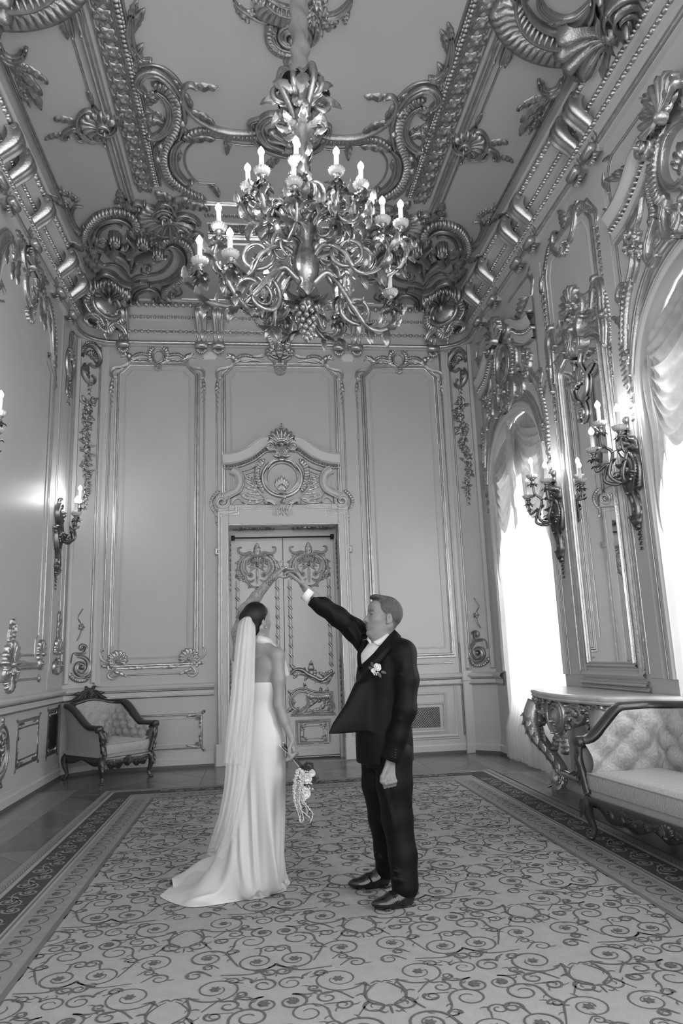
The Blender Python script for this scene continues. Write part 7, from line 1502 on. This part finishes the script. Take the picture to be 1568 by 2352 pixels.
# cuff ends cut square
for c_, ax_ in ((g(716, 1375, .142), g(775, 1416, .165) - g(718, 1376, .142)), (g(901, 1748, -.205), g(915, 1690, -.215) - g(903, 1738, -.205))):
    ax_ = ax_ / np.linalg.norm(ax_); s2, g2 = F._box(c_ - .14, c_ + .14); e_ = sum((g2[i] - c_[i]) * ax_[i] for i in range(3)); r2 = sum((g2[i] - c_[i]) ** 2 for i in range(3)); dd = np.maximum(e_, np.sqrt(r2) - .075); F.F[s2] = np.maximum(F.F[s2], -dd)
jk = gadd(F.mesh('jacket', SUIT, groom, 4))
lap = gadd(ribbon('lapel', [g(905, 1447, -.06), g(886, 1468, -.13), g(866, 1492, -.185), g(848, 1515, -.20), g(832, 1535, -.195)], [g(920, 1462, -.08), g(906, 1482, -.155), g(893, 1497, -.20), g(872, 1522, -.225), g(838, 1552, -.205)], .006, SUIT, groom))
gadd(ribbon('lapel', [g(846, 1470, .06), g(836, 1500, .02), g(829, 1532, -.06)], [g(832, 1472, .06), g(820, 1502, .02), g(822, 1540, -.06)], .006, SUIT, groom))
sweep3(MB(), [g(712, 1372, .141), g(699, 1361, .139)], [.046, .044], 18).build('shirt_cuff', SHIRT, groom); gadd(groom.children[-1]) if False else None
for o_ in groom.children:
    if o_.name.startswith('shirt_cuff'): gadd(o_)
m = MB()
for i in range(4): c = g(908 - .5 * i, 1722 + i * 6, -.262); lathe(m, [(.001, .004), (.006, .003), (.008, 0), (.006, -.003), (.001, -.004)], c, 8)
gadd(m.build('cuff_button', SHOE, groom, True, 'stuff'))
# trousers
lo = np.array([g(795, 1700)[0] - .05, GY - .34, .02]); hi = np.array([g(970, 1700)[0] + .05, GY + .38, tz(1690)])
F = Field(lo, hi, .0050); zl = lambda px, py, dy: g(px, py, dy)
F.stack([tz(1690), tz(1720), tz(1760)], [g(884, 1690)[0], g(884, 1720)[0], g(884, 1760)[0]], GY, [.160, .155, .115], [.17, .18, .16], yw, 0)
F.chain([g(905, 1735, -.08), g(905, 1800, -.09), g(912, 1880, -.105), g(925, 1965, -.14), g(930, 2035, -.165)], [.115, .108, .092, .082, .080], .03)
F.chain([g(868, 1735, .08), g(868, 1800, .09), g(878, 1880, .115), g(888, 1950, .15), g(890, 1990, .175)], [.110, .100, .085, .078, .078], .03)
for q0, q1, r_ in ((g(906, 2018, -.24), g(942, 2030, -.2), .014), (g(905, 2000, -.22), g(940, 2012, -.2), .010), (g(862, 1965, .09), g(890, 1985, .09), .012), (g(880, 1790, -.19), g(905, 1900, -.19), .010), (g(930, 1800, -.17), g(945, 1850, -.17), .010)): F.cone(q0, r_, q1, r_ * .6, .02)
F.F[:, :, :1] = 1; tr = gadd(F.mesh('trousers', SUIT, groom, 2))
# shoes
def shoe(toe, heel, nm='shoe'):
    toe, heel = np.array(toe), np.array(heel); toe[2] = heel[2] = 0.013; d = toe - heel; L = np.linalg.norm(d); d /= L; s_ = np.array([-d[1], d[0], 0]); F = Field(np.minimum(toe, heel) - [.09, .09, .012], np.maximum(toe, heel) + [.09, .09, .16], .0035); R = np.array([d, s_, [0, 0, 1.0]])
    F.ell(heel + d * .05 + [0, 0, .045], (.058, .036, .046), R, 0); F.ell(heel + d * L * .62 + [0, 0, .034], (.12, .048, .034), R, .03); F.ell(toe - d * .06 + [0, 0, .026], (.07, .040, .026), R, .03); F.cone(heel + d * .06 + [0, 0, .06], .038, heel + d * .13 + [0, 0, .055], .036, .03); F.cone(heel + d * .05 + [0, 0, .09], .04, heel + d * .05 + [0, 0, .06], .038, .03)
    F.cone(heel + d * L * .58 - s_ * .04 + [0, 0, .062], .006, heel + d * L * .58 + s_ * .04 + [0, 0, .062], .006, .008); F.cone(heel + d * L * .55 - s_ * .045 + [0, 0, .05], .006, heel + d * L * .95 + [0, 0, .048], .003, .006); F.cone(heel + d * L * .55 + s_ * .045 + [0, 0, .05], .006, heel + d * L * .95 + [0, 0, .048], .003, .006)
    sl, gg = F._box(F.lo, F.lo + F.h * F.n); F.F[sl] = np.maximum(F.F[sl], .020 - gg[2]); F.F[:, :, 0] = 1; so = MB(); t = np.linspace(0, 1, 20); wv = np.interp(t, [0, .08, .3, .5, .75, .93, 1], [.012, .030, .033, .037, .045, .028, .004])
    c = heel[None] - d * .012 + d[None] * (t * (L + .022))[:, None]; c[:, 2] = 0; ls = [c + s_ * wv[:, None], c - s_ * wv[:, None]]; so.grid(np.array([ls[0] + [0, 0, .024], ls[0] + [0, 0, RZ + .0046], ls[1] + [0, 0, RZ + .0046], ls[1] + [0, 0, .024]]), True); b_ = gadd(F.mesh(nm, SHOE, groom, 1)); so.build('sole', SHOE, b_); 
    return b_
shoe(W(868, 2086, 4.40) * [1, 1, 0] + [0, 0, 0], g(948, 2062, -.175)); shoe(W(813, 2040, 4.80) * [1, 1, 0], g(893, 2025, .19))
# ================================================================= the woman
BY = 4.75
bride = empty('person', (*W(600, 2055, BY)[:2], 0), 'woman seen from behind in a white gown and long veil, one tattooed arm raised', 'person')
def badd(o_): o_.matrix_parent_inverse = Matrix.Translation(-bride.location); return o_
g = lambda px, py, dy=0.0: W(px, py, BY + dy)
SKW = attr_mat('skin_woman', .23, .045, 'ink', .45); SATIN = mat('white_satin', .50, .38, sheen=.15, spec=.45)
bf = np.array([.70, .70, .06]); bR = frame_of(bf, (0, 0, 1)); bc = g(590, 1424)
sx_ = np.array([.78, -.62, 0]); yb_ = math.atan2(-.62, .78)
nk = g(600, 1478); shR = g(637, 1506, -.105); shL = g(551, 1508, .10); eR, wR = g(640, 1618, -.13), g(671, 1698, -.15); eL, wL = g(560, 1400, .07), g(627, 1326, -.01)
lo = np.minimum.reduce([g(525, 1500, .2), g(640, 2050, -.25)]) - .05; hi = np.maximum.reduce([g(690, 1275, .3), g(690, 1275, -.2)]) + .05; lo[2] = .05
F = Field(lo, hi, .0040)
head(F, bc, bR, .94)
F.cone(bc - bR[0] * .02 - bR[2] * .05, .046, nk, .046, .03); F.cone(nk, .044, g(601, 1500), .055, .04)
zt = [g(600, p)[2] for p in (1490, 1505, 1530, 1560, 1590, 1615, 1650, 1690, 1720)]
F.stack(zt, [g(x_, p)[0] for x_, p in ((601, 1490), (602, 1505), (603, 1530), (602, 1560), (598, 1590), (595, 1615), (596, 1650), (598, 1690), (598, 1720))], BY, [.05, .115, .140, .138, .122, .112, .135, .160, .155], [.04, .06, .082, .095, .09, .085, .10, .115, .115], yb_, .03)
F.chain([nk - [0, 0, .02], shR], [.045, .045], .03); F.chain([nk - [0, 0, .02], shL], [.045, .045], .03)
F.chain([shR, g(641, 1560, -.125), eR], [.044, .038, .031], .03); F.chain([eR, g(653, 1655, -.14), wR], [.031, .031, .0205], .02)
F.chain([shL, g(547, 1452, .10), eL], [.046, .041, .034], .03); F.chain([eL, g(588, 1371, .04), wL], [.035, .036, .0225], .02)
for sg in (-1, 1): F.ell(g(602, 1530) + sx_ * sg * .07 - bR[0] * .065, (.05, .02, .055), frame_of(sx_, (0, 0, 1)), .03)
F.chain([g(601, 1515) - bR[0] * .10, g(598, 1600) - bR[0] * .105], [.004, .004], .0)
F.chain([g(598, 1700), g(612, 1880, -.03), g(615, 2020, -.02)], [.09, .06, .04], .03); F.chain([g(598, 1700), g(585, 1880, .05), g(580, 2010, .06)], [.09, .06, .04], .03)
# right hand closed round the stems
S0, S1 = g(651, 1713, -.17), g(689, 1757, -.19); sd_ = (S1 - S0) / np.linalg.norm(S1 - S0); kR = g(681, 1730, -.155); fr = []
for i in range(4):
    b = kR + np.array([-.001 - .011 * i, -.012, -.010 + -.013 * i]); b = g(683 - 3.2 * i, 1727 + 4.2 * i, -.165); fr.append([b, b + [-.018, -.030, -.006], b + [-.042, -.026, -.012], b + [-.044, -.004, -.010]])
hand(F, wR, g(680, 1733, -.155), (.8, -.5, .3), .022, .0088, fr, [wR + [-.006, -.02, -.02], g(664, 1720, -.185), g(664, 1731, -.20), g(669, 1738, -.20)])
# raised hand resting over his fingers
kL = g(649, 1304, -.015); fr = [[g(644, 1304, -.045), g(640, 1295, -.055), g(645, 1289, -.06), g(652, 1289, -.055)], [g(652, 1304, -.03), g(662, 1306, -.04), g(668, 1307, -.045), g(675, 1307, -.045)], [g(653, 1308, -.01), g(662, 1312, -.015), g(664, 1320, -.02), g(658, 1325, -.02)], [g(651, 1312, .01), g(659, 1317, .01), g(660, 1325, .01), g(654, 1328, .01)]]
hand(F, wL, kL, (-.4, -.3, .85), .024, .0088, fr, [wL + [.012, -.015, -.012], g(640, 1322, -.045), g(648, 1325, -.05), g(656, 1325, -.05)])
bb = badd(F.mesh('body', SKW, bride, 2)); V_ = F.V
def along(a, b):
    ab = b - a; L = np.linalg.norm(ab); ab /= L; r_ = V_ - a; t = r_ @ ab; p = r_ - t[:, None] * ab; d = np.linalg.norm(p, axis=1); s_ = np.cross(ab, [0, 1.0, .2]); s_ /= np.linalg.norm(s_); u = np.cross(s_, ab); return t / L, np.arctan2(p @ u, p @ s_), d
ink = np.zeros(len(V_))
for a, b, t0, t1, rr in ((eL, wL, .10, 1.05, .055), (shL, eL, .25, .95, .06)):
    t, ph, d = along(a, b); L = np.linalg.norm(b - a); m_ = (d < rr) & (t > t0) & (t < t1); x = t * L * 100
    pat = (np.abs(np.sin(x * .9 + 2.2 * np.sin(ph * 3))) < .24) | (np.abs(np.sin(ph * 4 + 1.6 * np.sin(x * 1.1))) < .20) | (np.abs(np.sin(x * 1.7) * np.cos(ph * 5) - .3) < .10)
    bandz = (t > .80) & (t < 1.0); pat2 = (np.abs(((x * .55 + np.abs(((ph * 1.6 / PI + 8) % 1) - .5) * 3) % 1) - .5) < .22)
    gap = ((t > .77) & (t < .80)) | (np.sin(x * .42 + ph * 1.5) > .75)
    ink = np.maximum(ink, np.where(m_, np.where(bandz, pat2 * .95, pat * .6 * ~gap), 0))
set_attr(bb, 'ink', ink)
# sleek dark hair gathered in a low bun
H = Field(bc - .17, bc + .17, .0035); P = lambda a, b, d: bc + a * bR[0] + b * bR[1] + d * bR[2]
H.ell(P(-.014, 0, .022), (.100, .078, .099), bR, 0); H.ell(P(-.05, 0, -.06), (.05, .055, .06), bR, .03); H.ell(P(-.088, .02, .02), (.035, .045, .045), bR, .02)
sl, gg = H._box(H.lo, H.lo + H.h * H.n); q_ = [gg[i] - bc[i] for i in range(3)]; ha, hb2, hz = [sum(bR[r][i] * q_[i] for i in range(3)) for r in range(3)]
H.F[sl] = np.maximum(H.F[sl], np.interp(ha, [-.15, -.06, -.02, .01, .04, .065, .1], [-.125, -.115, -.045, .02, .04, .07, .10]) - hz); badd(H.mesh('hair', HAIRD, bride, 2))
er = P(-.004, -.080, -.052); m = MB(); lathe(m, [(.001, .008), (.005, .004), (.006, 0), (.004, -.006), (.001, -.008)], er, 8); badd(m.build('earring', GILT, bride))
a = np.linspace(0, 2 * PI, 20); rgp = g(656, 1305, -.035); m = sweep3(MB(), [rgp + .0105 * (math.cos(t) * np.array([0, 1, 0]) + math.sin(t) * np.array([-.1, 0, 1])) for t in a[:-1]], .0028, 6, True); lathe(m, [(.001, .008), (.006, .004), (.007, 0), (.004, -.006)], rgp + [0, -.014, .004], 8); badd(m.build('finger_ring', mat('ring_silver', .8, .12, metal=1), bride))
rgp = g(668, 1739, -.20); badd(sweep3(MB(), [rgp + .0105 * (math.cos(t) * np.array([0, 1, .3]) + math.sin(t) * np.array([-.3, .2, .9])) for t in a[:-1]], .0022, 6, True).build('finger_ring', mat('ring_gold', .6, .15, metal=1), bride))
# gown
NT = 160; th = np.linspace(0, 2 * PI, NT, endpoint=False)
def ell_ring(px, py, a_, b_, dy=0.0):
    c = g(px, py, dy); x = a_ * np.cos(th - yb_); y = b_ * np.sin(th - yb_); k = 1.0; r_ = a_ * b_ / np.sqrt((b_ * np.cos(th - yb_)) ** 2 + (a_ * np.sin(th - yb_)) ** 2); return np.stack([c[0] + r_ * np.cos(th), c[1] + r_ * np.sin(th), np.full(NT, c[2])], 1)
floor_pts = np.array([FLOOR.px(*p) for p in ((668, 2030), (661, 2046), (640, 2060), (600, 2071), (550, 2079), (490, 2086), (440, 2092), (400, 2086), (366, 2068), (372, 2058), (410, 2030), (440, 2012), (500, 1992), (570, 1985), (640, 1990))])
fp = smooth_path(floor_pts, closed=True, per=16); cF = np.array(g(590, 2040)[:2]); cF = np.array([W(585, 2040, 4.86)[0], 4.86]); an = np.unwrap(np.arctan2(fp[:, 1] - cF[1], fp[:, 0] - cF[0])); rd_ = np.hypot(fp[:, 0] - cF[0], fp[:, 1] - cF[1]); o_ = np.argsort(np.mod(an, 2 * PI)); rF = np.interp(th, np.mod(an, 2 * PI)[o_], rd_[o_], period=2 * PI)
floorR = np.stack([cF[0] + rF * np.cos(th), cF[1] + rF * np.sin(th)], 1)
frontness = np.clip(np.cos(th - math.atan2(.7, .7)), 0, 1)
rows = []
top = ell_ring(601, 1566, .147, .104); top[:, 2] += .16 * frontness ** .8; top[:, :2] += (frontness ** 2 * .065)[:, None] * np.array([.75, .66]) 
r0 = top.copy(); r0[:, :2] = top[:, :2] * .93 + g(601, 1566)[:2] * .07; rows += [r0, top]
for py, a_, b_, fl in ((1580, .142, .104, .55), (1598, .130, .098, .25), (1614, .122, .092, .1), (1635, .134, .098, .02), (1660, .152, .110, 0), (1690, .171, .124, 0), (1720, .174, .128, 0)):
    r_ = ell_ring(600 if py < 1600 else 597, py, a_, b_); r_[:, 2] += .10 * fl * frontness; r_[:, :2] += (frontness ** 2 * .06 * fl)[:, None] * np.array([.75, .66]); r_[:, 2] += .006 * np.sin(th * 3 + py) * (py < 1640); r_[:, :2] += (r_[:, :2] - r_[:, :2].mean(0)) * (.022 * np.sin(py * .9 + th * 2) * (1590 < py < 1640))[:, None]; rows.append(r_)
hip = rows[-1]; zh = hip[0, 2]; hipc = g(597, 1720)[:2]
for z, w_ in ((.78, .025), (.70, .05), (.62, .075), (.54, .105), (.46, .14), (.39, .175), (.32, .215), (.26, .26), (.20, .32), (.155, .38), (.115, .45), (.08, .545), (.055, .65), (.038, .77), (.027, .88), (.022, .955), (.0195, 1.0), (.0188, 1.005)):
    xy = hip[:, :2] * (1 - w_) + floorR * w_; tw = 2.6 * (1 - w_); sf = lambda x: 1 - 2 * np.abs(np.sin(x / 2)) ** .7; f = .8 * sf(th * 5 + tw * 2.8) + .45 * sf(th * 8 + 1.3 + tw * 3.6) + .2 * np.sin(th * 14 + 1 + tw * 4)
    amp = .034 * min(1, w_ * 5) * (1 - .6 * w_); c = xy.mean(0); d = xy - c; d /= np.linalg.norm(d, axis=1, keepdims=True); xy = xy + d * (amp * f)[:, None]
    zz = np.full(NT, z) + np.clip(.05 * np.sin(th * 5 + 2) + .02 * np.sin(th * 11), 0, 1) * np.exp(-((w_ - .8) / .18) ** 2) * .7
    if z < .019: zz[:] = .0186
    rows.append(np.c_[xy, zz])
G_ = np.array(rows); gown = badd(MB().grid(G_, False, True).build('gown', SATIN, bride)); md = gown.modifiers.new('smooth', 'SUBSURF'); md.levels = 1; md.render_levels = 1
# bow of cloth at the hem where the train turns
m = MB(); t = np.linspace(0, 1, 16)[:, None]; u = np.linspace(0, 1, 20)[None]; e0 = np.array([FLOOR.px(*p) for p in ((500, 1998), (440, 2012), (400, 2024), (389, 2036))]); e1 = np.array([FLOOR.px(*p) for p in ((520, 2020), (470, 2034), (425, 2042), (398, 2048))]); A_ = smooth_path(e0, per=6)[:19]; B_ = smooth_path(e1, per=6)[:19]; n_ = min(len(A_), len(B_)); A_, B_ = A_[:n_], B_[:n_]
m.grid(np.stack([np.c_[A_ * (1 - q_) + B_ * q_, .018 + .10 * np.sin(PI * q_) * np.linspace(1, .35, n_) * (1 + .3 * np.sin(np.linspace(0, 7, n_)))] for q_ in np.linspace(0, 1, 14)])); badd(m.build('train_fold', SATIN, bride))
m = MB(); nb = g(601, 1476); a = np.linspace(0, 2 * PI, 30)
R_ = [np.stack([nb[0] + .02 * 0 + (.061 + o_) * np.cos(a) + .010 * bf[0], nb[1] + (.061 + o_) * np.sin(a) + .010 * bf[1], nb[2] + z_ - .018 * np.cos(a - math.atan2(.7, .7)) * 1.2], 1) for o_, z_ in ((0, .022), (.006, .024), (.009, .0), (.010, -.022), (.004, -.024))]; m.grid(np.array(R_))
for s_ in (-1, 1): 
    q0 = nb + bf * .055 + sx_ * s_ * .02; q1 = g(601, 1560) + bf * .155 + sx_ * s_ * .05; sweep3(m, tube_path([q0, q0 * .6 + q1 * .4 + bf * .03, q1]), [.012, .03, .035], 8)
badd(m.build('halter_collar', SATIN, bride))
# veil
VEIL = bpy.data.materials.new('veil_tulle'); VEIL.use_nodes = True; nt = VEIL.node_tree; pb = nt.nodes['Principled BSDF']; pb.inputs['Base Color'].default_value = (.78, .78, .78, 1); pb.inputs['Roughness'].default_value = .6
tl = nt.nodes.new('ShaderNodeBsdfTranslucent'); tl.inputs[0].default_value = (.8, .8, .8, 1); tp = nt.nodes.new('ShaderNodeBsdfTransparent'); a1 = nt.nodes.new('ShaderNodeMixShader'); a2 = nt.nodes.new('ShaderNodeMixShader'); a1.inputs[0].default_value = .4; a2.inputs[0].default_value = .46
at_ = nt.nodes.new('ShaderNodeAttribute'); at_.attribute_name = 'sheerness'; nt.links.new(at_.outputs['Fac'], a2.inputs[0]); nt.links.new(pb.outputs[0], a1.inputs[1]); nt.links.new(tl.outputs[0], a1.inputs[2]); nt.links.new(a1.outputs[0], a2.inputs[1]); nt.links.new(tp.outputs[0], a2.inputs[2]); nt.links.new(a2.outputs[0], nt.nodes['Material Output'].inputs[0])
def veil(Lp, Rp, ys, nm, seed, amp=.007):
    l = smooth_path(np.array(Lp, float), per=10); r_ = smooth_path(np.array(Rp, float), per=10); n_ = min(len(l), len(r_)); k = 70; rg = np.random.default_rng(seed); ph = np.cumsum(rg.uniform(.2, 1.8, k)) * .22; rows = []
    for i in range(n_):
        t = i / (n_ - 1); y = np.interp(t, np.linspace(0, 1, len(ys)), ys); u = np.linspace(0, 1, k); row = []
        for j in range(k):
            px_ = l[i, 0] * (1 - u[j]) + r_[i, 0] * u[j]; py_ = l[i, 1] * (1 - u[j]) + r_[i, 1] * u[j] ; row.append(W(px_, py_, y + .05 * (2 * u[j] - 1) ** 2 * (1 - .4 * t) + amp * (.35 + .65 * t) * math.sin(ph[j] * 2 + t)))
        rows.append(row)
    o_ = badd(MB().grid(np.array(rows)).build(nm, VEIL, bride)); tt = np.repeat(np.linspace(0, 1, n_), k); uu = np.tile(np.linspace(0, 1, k), n_); set_attr(o_, 'sheerness', .40 + .34 * np.clip((tt - .72) / .28, 0, 1) + .22 * np.clip(uu - .6, 0, 1) * tt); return o_
veil([(556, 1416), (546, 1440), (540, 1490), (534, 1560), (525, 1640), (520, 1720), (515, 1800), (503, 1870), (490, 1910), (474, 1962)], [(583, 1416), (587, 1450), (586, 1500), (585, 1560), (583, 1620), (580, 1690), (574, 1760), (562, 1830), (548, 1900), (512, 1975)], [4.645, 4.60, 4.57, 4.55, 4.54, 4.54, 4.53, 4.53, 4.53, 4.54], 'veil', 2)
veil([(554, 1420), (544, 1460), (537, 1520), (529, 1600), (519, 1690), (513, 1752)], [(582, 1418), (586, 1460), (585, 1500), (584, 1540), (583, 1600), (560, 1760)], [4.635, 4.585, 4.55, 4.535, 4.525, 4.52], 'veil_top_layer', 8)

# ------------------------------------------------------------------ bouquet and buttonhole
PETW = mat('white_petal', .70, .6); PETD = mat('dark_petal', .05, .5); LEAFM = mat('bouquet_leaf', .06, .45); AMAR = mat('amaranth_bloom', .55, .8); STEMM = mat('flower_stem', .03, .5)
def rose(mb, c, r, ax=(0, -1, .2), seed=0):
    rg = np.random.default_rng(seed); ax = np.asarray(ax, float); ax /= np.linalg.norm(ax); u = np.cross(ax, [0, 0, 1.0]); u /= np.linalg.norm(u); v = np.cross(ax, u)
    for ring_, (n_, rr, tl_, L) in enumerate(((5, .15, 1.25, 1.0), (5, .12, .9, .95), (4, .08, .55, .85), (3, .04, .25, .7))):
        for i in range(n_):
            a = i * 2 * PI / n_ + ring_ * .6 + rg.normal() * .1; d = math.cos(a) * u + math.sin(a) * v; leaf3(mb, c + d * rr * r - ax * r * .3, d * math.sin(tl_) + ax * math.cos(tl_), ax if tl_ > .7 else -d, r * L * 1.1, r * .58, .9 if tl_ > .7 else -.7, 8, 1)
    return mb
bq = empty('bouquet', S0 * .4 + S1 * .6, 'hand-held bouquet of white roses with long trailing amaranth hanging by the gown', 'bouquet'); bq0 = np.array(bq.location)
def qadd(o_): o_.matrix_parent_inverse = Matrix.Translation(-bq.location); return o_
rg = np.random.default_rng(11); e_ = np.array([.2, -.9, .2])
for k in range(7):
    o_ = rg.normal(size=3) * .006; sweepm = sweep3(MB(), [S0 + o_ * 2.2 - sd_ * .005, S0 * .5 + S1 * .5 + o_, S1 + o_ * 1.5 + sd_ * .05], .0032, 6); qadd(sweepm.build('stem', STEMM if k % 3 else PETW, bq))
bp = lambda px, py, dy=-.19: W(px, py, BY + dy)
for k, (px_, py_, r_) in enumerate(((704, 1788, .034), (700, 1822, .036), (716, 1776, .022))): qadd(rose(MB(), bp(px_, py_, -.24), r_, (.1, -1, .1), k).build('rose', PETW, bq))
for k, (px_, py_, r_) in enumerate(((708, 1764, .040), (695, 1772, .034), (716, 1792, .030))): qadd(rose(MB(), bp(px_, py_, -.20), r_, (.3, -.8, .4), 9 + k).build('dark_bloom', PETD, bq))
for k in range(14):
    a = rg.uniform(0, 6.28); qadd(leaf3(MB(), bp(702 + 6 * math.cos(a), 1790 + 18 * math.sin(a), -.18), (math.cos(a), rg.normal() * .3 - .2, math.sin(a) * .9), (0, -1, .3), rg.uniform(.05, .085), .018, .6).build('leaf', LEAFM, bq))
m = MB()
for k in range(60):
    c = bp(rg.uniform(684, 718), rg.uniform(1765, 1815), rg.uniform(-.25, -.19)); lathe(m, [(.001, -.006), (.006, -.002), (.007, .002), (.001, .006)], c, 6)
qadd(m.build('small_blossoms', AMAR, bq, True, 'stuff'))
for k, pts in enumerate((((688, 1768), (678, 1790), (675, 1820), (680, 1850), (690, 1868), (688, 1885), (693, 1889)), ((690, 1768), (682, 1800), (680, 1830), (686, 1855), (700, 1868), (712, 1878)), ((692, 1770), (686, 1800), (684, 1835), (692, 1862), (697, 1880), (695, 1887)), ((695, 1775), (690, 1810), (692, 1840), (700, 1850), (705, 1862), (704, 1874)), ((697, 1778), (694, 1820), (698, 1842), (708, 1855), (718, 1870), (713, 1888)), ((685, 1770), (677, 1800), (677, 1840), (684, 1866), (690, 1886)), ((693, 1772), (690, 1800), (688, 1840), (692, 1856)))):
    p = resample(smooth_path(np.array([bp(*q_, -.235 - .006 * k) for q_ in pts])), .0042); m = sweep3(MB(), p, .0025, 5); n_ = len(p)
    for i, c in enumerate(p):
        w_ = .011 * (1 - .75 * i / n_) if i < n_ * .75 else .0035
        for _ in range(2 if i < n_ * .6 else 1): r_ = w_ * rg.uniform(.45, .9); q_ = c + rg.normal(size=3) * w_ * .65; lathe(m, [(.0005, -r_ * .8), (r_ * .8, -r_ * .3), (r_ * .8, r_ * .3), (.0005, r_ * .8)], q_, 5)
    qadd(m.build('trailing_amaranth', AMAR, bq))
bt = empty('boutonniere', W(864, 1535, GY - .235), 'small white rose boutonniere pinned to the man\'s jacket', 'boutonniere'); b0 = np.array(bt.location)
def tadd(o_): o_.matrix_parent_inverse = Matrix.Translation(-bt.location); return o_
q = lambda px, py, dy=-.235: W(px, py, GY + dy)
tadd(rose(MB(), q(866, 1533), .026, (.2, -1, .3), 3).build('rose', PETW, bt)); tadd(rose(MB(), q(857, 1540, -.24), .015, (-.2, -1, 0), 5).build('bud', PETW, bt)); m = MB()
for k in range(7): lathe(m, [(.0005, .005), (.005, .002), (.005, -.002), (.0005, -.005)], q(858 + k * 1.6, 1547 + 3 * math.sin(k * 2), -.235), 6)
tadd(m.build('small_blossoms', AMAR, bt, True, 'stuff'))
for k, (a, px_, py_) in enumerate(((2.0, 854, 1532), (2.6, 853, 1538), (-1.2, 866, 1545), (-.4, 872, 1542))): tadd(leaf3(MB(), q(px_ + 3, py_, -.225), (math.cos(a), -.1, math.sin(a)), (0, -1, 0), .035, .011, .5).build('leaf', LEAFM, bt))
